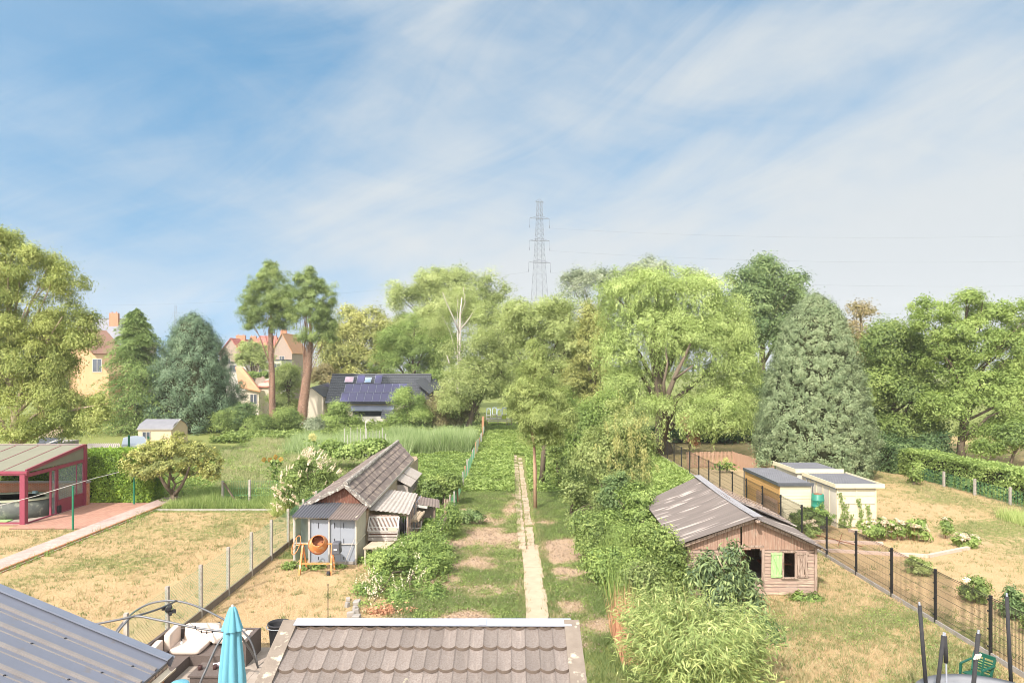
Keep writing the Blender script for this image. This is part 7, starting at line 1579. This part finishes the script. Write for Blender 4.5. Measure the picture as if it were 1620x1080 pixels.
# climbers on the garage front
rng = np.random.default_rng(31); lf = LF()
for x, zmax in ((16.65, 1.8), (16.85, 1.2), (17.55, 1.5), (17.95, 1.2), (17.1, .7)):
    n_ = int(150*zmax); z = rng.random(n_)**1.3*zmax; p = np.stack([x+np.sin(z*4+x)*.08+rng.normal(size=n_)*.06, 34.44+rng.normal(size=n_)*.02, z], 1); lf.leaves(rng, p, rng.normal(size=(n_, 3))*.4+[0, -1, .3], .08, .05, .4+rng.normal(0, .2, n_))
prop(lf.build('climbing_roses', g_mid), 'thin climbers growing up the panelled garage front', 'climber')
# sunflowers and lilies in the left meadow
m_stem = M('green_stem', A(.14,.20,.06), A(.10,.15,.04), 8, .8)
def sunfl(label, px, py, Y, s=1.0, mt=g_lily, nf=1):
    SEED[0] += 1; rng = np.random.default_rng(SEED[0]); q = P(px, py, Y); t_ = thing('sunflower', label, 'flower', (q.x, Y, 0)); mb = MB(); mb.tube([(q.x+.1, Y, 0), (q.x, Y, q.z)], .022, 6); mb.build('stem', m_stem, t_); lf = LF()
    for k in range(nf):
        c = np.array(q)+(np.array([(k-nf/2)*.38, 0, rng.uniform(-.3, .1)]) if nf > 1 else 0); n_ = 70; a = rng.uniform(0, 6.28, n_); r = .19*s*rng.uniform(.4, 1, n_); p = np.stack([c[0]+np.cos(a)*r, np.full(n_, c[1]-.05), c[2]+np.sin(a)*r], 1); d = np.stack([np.cos(a), np.zeros(n_), np.sin(a)], 1)
        lf.leaves(rng, p, np.tile([0, -1, .4], (n_, 1))+rng.normal(size=(n_, 3))*.25, .14*s, .07*s, .6+rng.normal(0, .2, n_), d=d)
        if nf > 1: lf.build('petals', mt, t_)
    if nf == 1: lf.build('petals', mt, t_)
    lf = LF(); n_ = 160; p = np.stack([q.x+rng.normal(size=n_)*.3*s, Y+rng.normal(size=n_)*.2, rng.uniform(.3, q.z-.15, n_)], 1); lf.leaves(rng, p, rng.normal(size=(n_, 3))+[0, 0, .8], .25, .18, .45+rng.normal(0, .2, n_)); lf.build('leaves', g_weed, t_)
sunfl('lone tall sunflower above the white-flowering shrub', 495, 691, 50, 1.5, g_seed)
sunfl('cluster of orange sunflowers left of the white-flowering shrub', 436, 724, 46, .8, g_lily, 4)
sunfl('sunflower growing inside the picket fence patch', 1148, 728, 52, 1.2, g_seed)
# --- wood chips and straw litter on the central plot
rng = np.random.default_rng(91); n_ = 42000; x = rng.uniform(-4, 4.6, n_); y_ = 19.5+28*rng.random(n_)**1.3; g_, m_ = gm(x, y_); ok = ((x < .42) | (x > 1.24)) & (rng.random(n_) > g_*.9); x, y_ = x[ok], y_[ok]; n_ = len(x)
lf = LF(); lf.leaves(rng, np.stack([x, y_, rng.uniform(.03, .075, n_)], 1), rng.normal(size=(n_, 3))*.35+[0, 0, 1], (.09), .028, rng.random(n_)); o = lf.build('wood_chips', leafmat('wood_chip', A(.17,.11,.07), A(.30,.21,.14), A(.42,.33,.24), .05, k=1)); prop(o, 'wood chips and straw littering the central plot', kind='stuff')
# --- grasses (nobody could count these)
rngm = np.random.default_rng(12)
def msk(lo=.0): return lambda x, y_: np.clip(fbm(x, y_, 2.0)*1.6-.2+lo, 0, 1)
stalks('meadow_grass', 'tall seeding meadow grass left of the tiled shed', None, (-27, -9.9, 42, 74), 130000, .62, .035, .5, g_meadow, tb=.5, tv=.2, kind='stuff', mask=lambda x, y_: ((x > -.40*y_-1.5)*1.0), seed=21)
stalks('meadow_herbs', 'mixed weeds at the back edge of the left lawn', None, (-19.8, -10.3, 38.7, 43), 26000, .65, .03, .5, g_grassg, tb=.45, kind='stuff', seed=22)
stalks('reed_bed', 'tall pale reeds to the left of the central plot fence', None, (-11.5, -3.9, 63, 70), 30000, 1.9, .05, .42, g_reed, tb=.5, kind='stuff', seed=23)
stalks('tall_grass', 'tall feathery grass stand behind the tiled shed', None, (-20.5, -9.2, 59, 68), 30000, 1.7, .045, .5, g_reed, tb=.5, kind='stuff', seed=24, mask=lambda x, y_: 1-sstep(4.5, 6.5, np.hypot((x+15)*.8, y_-65)))
stalks('fountain_grass', 'bright yellow-green fountain grass tuft beside the white-flowering shrub', 'plant', (-13.0, -12.2, 37.0, 37.9), 1300, .95, .03, .7, g_grassg, tb=.85, seed=25)
stalks('lawn_grass', 'short dry grass of the left lawns', None, (-27, -4.4, 19.5, 38.6), 90000, .075, .028, .9, g_lawn, kind='stuff', seed=26, mask=lambda x, y_: 1.0*((np.abs(x+20.8) > .7) & ~((x < -21.3) & (y_ > 34)) & ~((x > -9.1) & (x < -6.3) & (y_ > 28))))
# tint the lawn by how green the ground is there
def lawnpatch(name, label, box_, n_, h, wd, seed, cond=None, mat=g_lawn):
    rng = np.random.default_rng(seed); x = rng.uniform(box_[0], box_[1], n_); y_ = box_[2]+(box_[3]-box_[2])*rng.random(n_)**1.25
    g_, m_ = gm(x, y_); 
    if cond is not None: ok = cond(x, y_, g_, m_, rng.random(n_)); x, y_, g_, m_ = x[ok], y_[ok], g_[ok], m_[ok]
    n2 = len(x); tint = np.clip(1.0-g_*1.05+rng.normal(0, .10, n2), 0, 1)
    lf = LF(); lf.blades(rng, np.stack([x, y_, np.full(n2, -.01)], 1), h*rng.uniform(.5, 1.4, n2)*(.6+.9*g_), wd, rng.uniform(.3, 1.3, n2), tint); o = lf.build(name, mat); o['kind'] = 'stuff'; o['label'] = label; return o
bpy.data.objects.remove([o for o in COL.objects if o.name == 'lawn_grass'][0])
lawnpatch('lawn_grass', 'short dry grass of the two left lawns', (-26, -4.2, 18.5, 38.5), 110000, .07, .026, 26, lambda x, y_, g_, m_, r: (np.abs(x+20.7) > .85) & ~((x < -21.3) & (y_ > 34)) & ~((x > -9.1) & (x < -6.3) & (y_ > 28)) & ~((x > -10.6) & (x < -5.1) & (y_ < 20.1)))
lawnpatch('lawn_grass', 'patchy grass round the hut', (4.5, 13.3, 16.5, 33), 80000, .085, .026, 27, lambda x, y_, g_, m_, r: ~((x > 6.2) & (x < 10.9) & (y_ > 24.3) & (y_ < 31)) & (r < .45+g_))
lawnpatch('lawn_grass', 'sun-dried grass of the right lawn', (13.6, 31, 16.5, 60), 120000, .07, .028, 28, lambda x, y_, g_, m_, r: ~((x < 18.6) & (y_ > 34)) & (x < y_*.78+1))
lawnpatch('lawn_grass', 'rough grass beside the bamboo, nearest the window', (1.0, 5.0, 14.5, 20.5), 16000, .12, .022, 33)
lawnpatch('plot_grass', 'straggling grass and straw on the central plot', (-4.2, 4.6, 20, 50), 150000, .11, .02, 29, lambda x, y_, g_, m_, r: ((x < .42) | (x > 1.24)) & (r < .10+g_))
# broad-leaved weeds lying low
def lowweeds(name, label, box_, n_, thr, L, W, hmax, mat, seed, cond=None, tb=.5):
    rng = np.random.default_rng(seed); x = rng.uniform(box_[0], box_[1], n_); y_ = rng.uniform(box_[2], box_[3], n_); g_, m_ = gm(x, y_); nz = fbm(x+3, y_+8, .7)
    ok = (rng.random(n_) < sstep(thr, thr+.3, g_)*sstep(.35, .6, nz+.15*g_))
    if cond is not None: ok &= cond(x, y_)
    x, y_, g_, nz = x[ok], y_[ok], g_[ok], nz[ok]; n2 = len(x); z = hmax*rng.random(n2)*np.clip(nz*1.8-.4, .15, 1)
    p = np.stack([x, y_, z+.015], 1); nr = rng.normal(size=(n2, 3))*.5+[0, 0, 1.0]; lf = LF(); lf.leaves(rng, p, nr, L, W, tb+rng.normal(0, .17, n2)+(nz-.5)*.6)
    o = lf.build(name, mat); o['kind'] = 'stuff'; o['label'] = label; return o
lowweeds('ground_weeds', 'green weeds spreading over the central plot', (-3.2, 4.2, 20.5, 48), 130000, .30, .06, .03, .13, g_weed, 41, lambda x, y_: (x < .45) | (x > 1.2))
lowweeds('ground_weeds', 'lush green ground cover at the far end of the central plot', (-3.3, 5.5, 44, 95), 150000, .2, .20, .13, .42, g_fresh, 42, lambda x, y_: (y_ > 62) | (x < .15) | (x > 1.15), tb=.55)
lowweeds('ground_weeds', 'lush green weeds behind the hut', (5.2, 13.3, 31, 72), 110000, .2, .17, .10, .42, g_fresh, 43, tb=.6)
lowweeds('ground_weeds', 'weeds along the shed and vegetable rows of the allotment', (-10, -3.4, 30, 64), 110000, .2, .16, .10, .38, g_weed, 44, lambda x, y_: (x > -6.0) | (y_ > 46.5))
lowweeds('ground_weeds', 'scattered green weeds round the hut and along the plinth', (6, 13.4, 17, 31), 26000, .30, .07, .035, .08, g_weed, 45, lambda x, y_: ~((x > 6.2) & (x < 10.9) & (y_ > 24.3)))
lowweeds('meadow_weeds', 'broad-leaved weeds mixed through the meadow', (-27, -9.6, 40.5, 73), 120000, .2, .15, .08, .75, g_weed, 47, tb=.5)
lowweeds('ground_weeds', 'rough growth behind the meadow below the far trees', (-32, -3.4, 72, 92), 120000, .2, .30, .18, 1.1, g_mid, 46)
tree('foundation_weeds', 'leafy weeds growing at the foot of the hut corner', 'plant', 24, [(1272, 945, 16, 8), (1250, 950, 14, 6), (1290, 948, 12, 8)], g_weed, m_bark, 3000, .10, .05, .2, r0=.01, nb=3).name = 'foundation_weeds'
tree('mixer_weeds', 'clump of bright weeds under the cement mixer legs', 'plant', 27.6, [(478, 897, 10, 5), (500, 897, 12, 5), (458, 895, 10, 6), (572, 890, 10, 9, .8), (535, 898, 10, 4)], g_fresh, m_bark, 5000, .10, .06, .2, r0=.01, nb=3)
tree('squash_bed', 'broad-leaved vegetable bed behind the tiled shed', 'plant', 52, [(560, 712, 36, 8), (600, 705, 30, 9), (530, 705, 20, 8)], g_fresh, m_bark, 6000, .26, .20, .5, r0=.02, nb=3)
tree('nettle_patch', 'dark nettle bush beside the central plot fence behind the shelter', 'bush', 40, [(695, 765, 30, 14), (680, 778, 26, 14), (715, 760, 18, 14)], g_mid, m_bark, 9000, .13, .08, .35, r0=.02, nb=4)
tree('potato_patch', 'dull green low vegetable mound on the central plot by the loose boards', 'plant', 35.5, [(742, 815, 22, 8), (725, 818, 14, 7)], g_dark, m_bark, 3500, .11, .07, .25, r0=.02, nb=3, tb=.6)
stalks('young_corn', 'rows of pale green young plants on the right lawn edge', None, (26.0, 33, 32.5, 36.8), 16000, .62, .03, .3, g_grassg, tb=.75, kind='stuff', seed=61)
cs2 = thing('bean_poles', 'thin white bean canes standing in the tall grass behind the shed', 'canes', (-13, 60, 0)); mb = MB(); rgn = random.Random(8)
for k in range(14): px = 545+k*5; q = P(px, 682+rgn.uniform(-8, 6), 59); mb.tube([(q.x, 59, 0), tuple(q)], .025, 5)
q = P(578, 668, 58.5); mb.tube([(q.x, 58.5, 0), tuple(q)], .04, 5); mb.build('cane', m_white, cs2)

# --- coarse tufts and small weeds scattered over the lawns
def tufts(name, label, box_, n_, seed, cond=None, h=.13, per=14, mat=None):
    rng = np.random.default_rng(seed); x = rng.uniform(box_[0], box_[1], n_); y_ = rng.uniform(box_[2], box_[3], n_); g_, m_ = gm(x, y_); ok = rng.random(n_) < .25+g_*1.4
    if cond is not None: ok &= cond(x, y_)
    x, y_ = x[ok], y_[ok]; n2 = len(x); ci = np.repeat(np.arange(n2), per); sz = rng.uniform(.4, 1.6, n2)**1.3
    p = np.stack([x[ci]+rng.normal(size=n2*per)*.06*sz[ci], y_[ci]+rng.normal(size=n2*per)*.06*sz[ci], np.full(n2*per, -.01)], 1)
    lf = LF(); lf.blades(rng, p, h*sz[ci]*rng.uniform(.4, 1.1, n2*per), .022, rng.uniform(.2, .9, n2*per), (.42+rng.normal(0, .2, n2))[ci]+rng.normal(0, .1, n2*per)); o = lf.build(name, mat or g_lawn); return prop(o, label, kind='stuff')
tufts('grass_tufts', 'coarse tufts in the two left lawns', (-26, -4.4, 18.5, 38.4), 4200, 71, lambda x, y_: (np.abs(x+20.7) > .85) & ~((x < -21.3) & (y_ > 34)) & ~((x > -9.1) & (x < -6.3) & (y_ > 28)) & ~((x > -10.6) & (x < -5.1) & (y_ < 20.1)))
tufts('grass_tufts', 'coarse tufts in the grass round the hut and along the plinth', (4.6, 13.4, 16, 31), 3400, 72, lambda x, y_: ~((x > 6.2) & (x < 10.9) & (y_ > 24.3)))
tufts('grass_tufts', 'coarse tufts in the right lawn', (13.6, 30, 16.5, 50), 4200, 73, lambda x, y_: ~((x < 18.6) & (y_ > 34)))
tufts('path_weeds', 'grass tufts creeping over the edges of the central path', (.22, .50, 20, 60), 700, 74, h=.12)
tufts('path_weeds', 'grass tufts creeping over the right edge of the central path', (1.19, 1.5, 20, 60), 900, 75, h=.14)
tufts('path_weeds', 'grass growing in the joint between the two slab rows', (.74, .86, 30.5, 60), 260, 76, h=.12)
tufts('kerb_weeds', 'weeds along the brick edging of the pink path', (-20.3, -19.9, 22, 40), 220, 77, h=.22, mat=g_weed)
# ------------------------------------------------------------------ the summer air
hb = MB(); hb.span((-640, -60, -1), (640, 920, 92)); hz_ = bpy.data.materials.new('haze'); hz_.use_nodes = True; t = hz_.node_tree
for n_ in list(t.nodes):
    if n_.type != 'OUTPUT_MATERIAL': t.nodes.remove(n_)
pv = t.nodes.new('ShaderNodeVolumePrincipled'); pv.inputs['Color'].default_value = (.96, .96, .96, 1); pv.inputs['Density'].default_value = .0003; pv.inputs['Anisotropy'].default_value = .1
t.links.new(pv.outputs[0], t.nodes['Material Output'].inputs['Volume'])
o = hb.build('haze', hz_); o['kind'] = 'stuff'; o['label'] = 'thin summer haze'
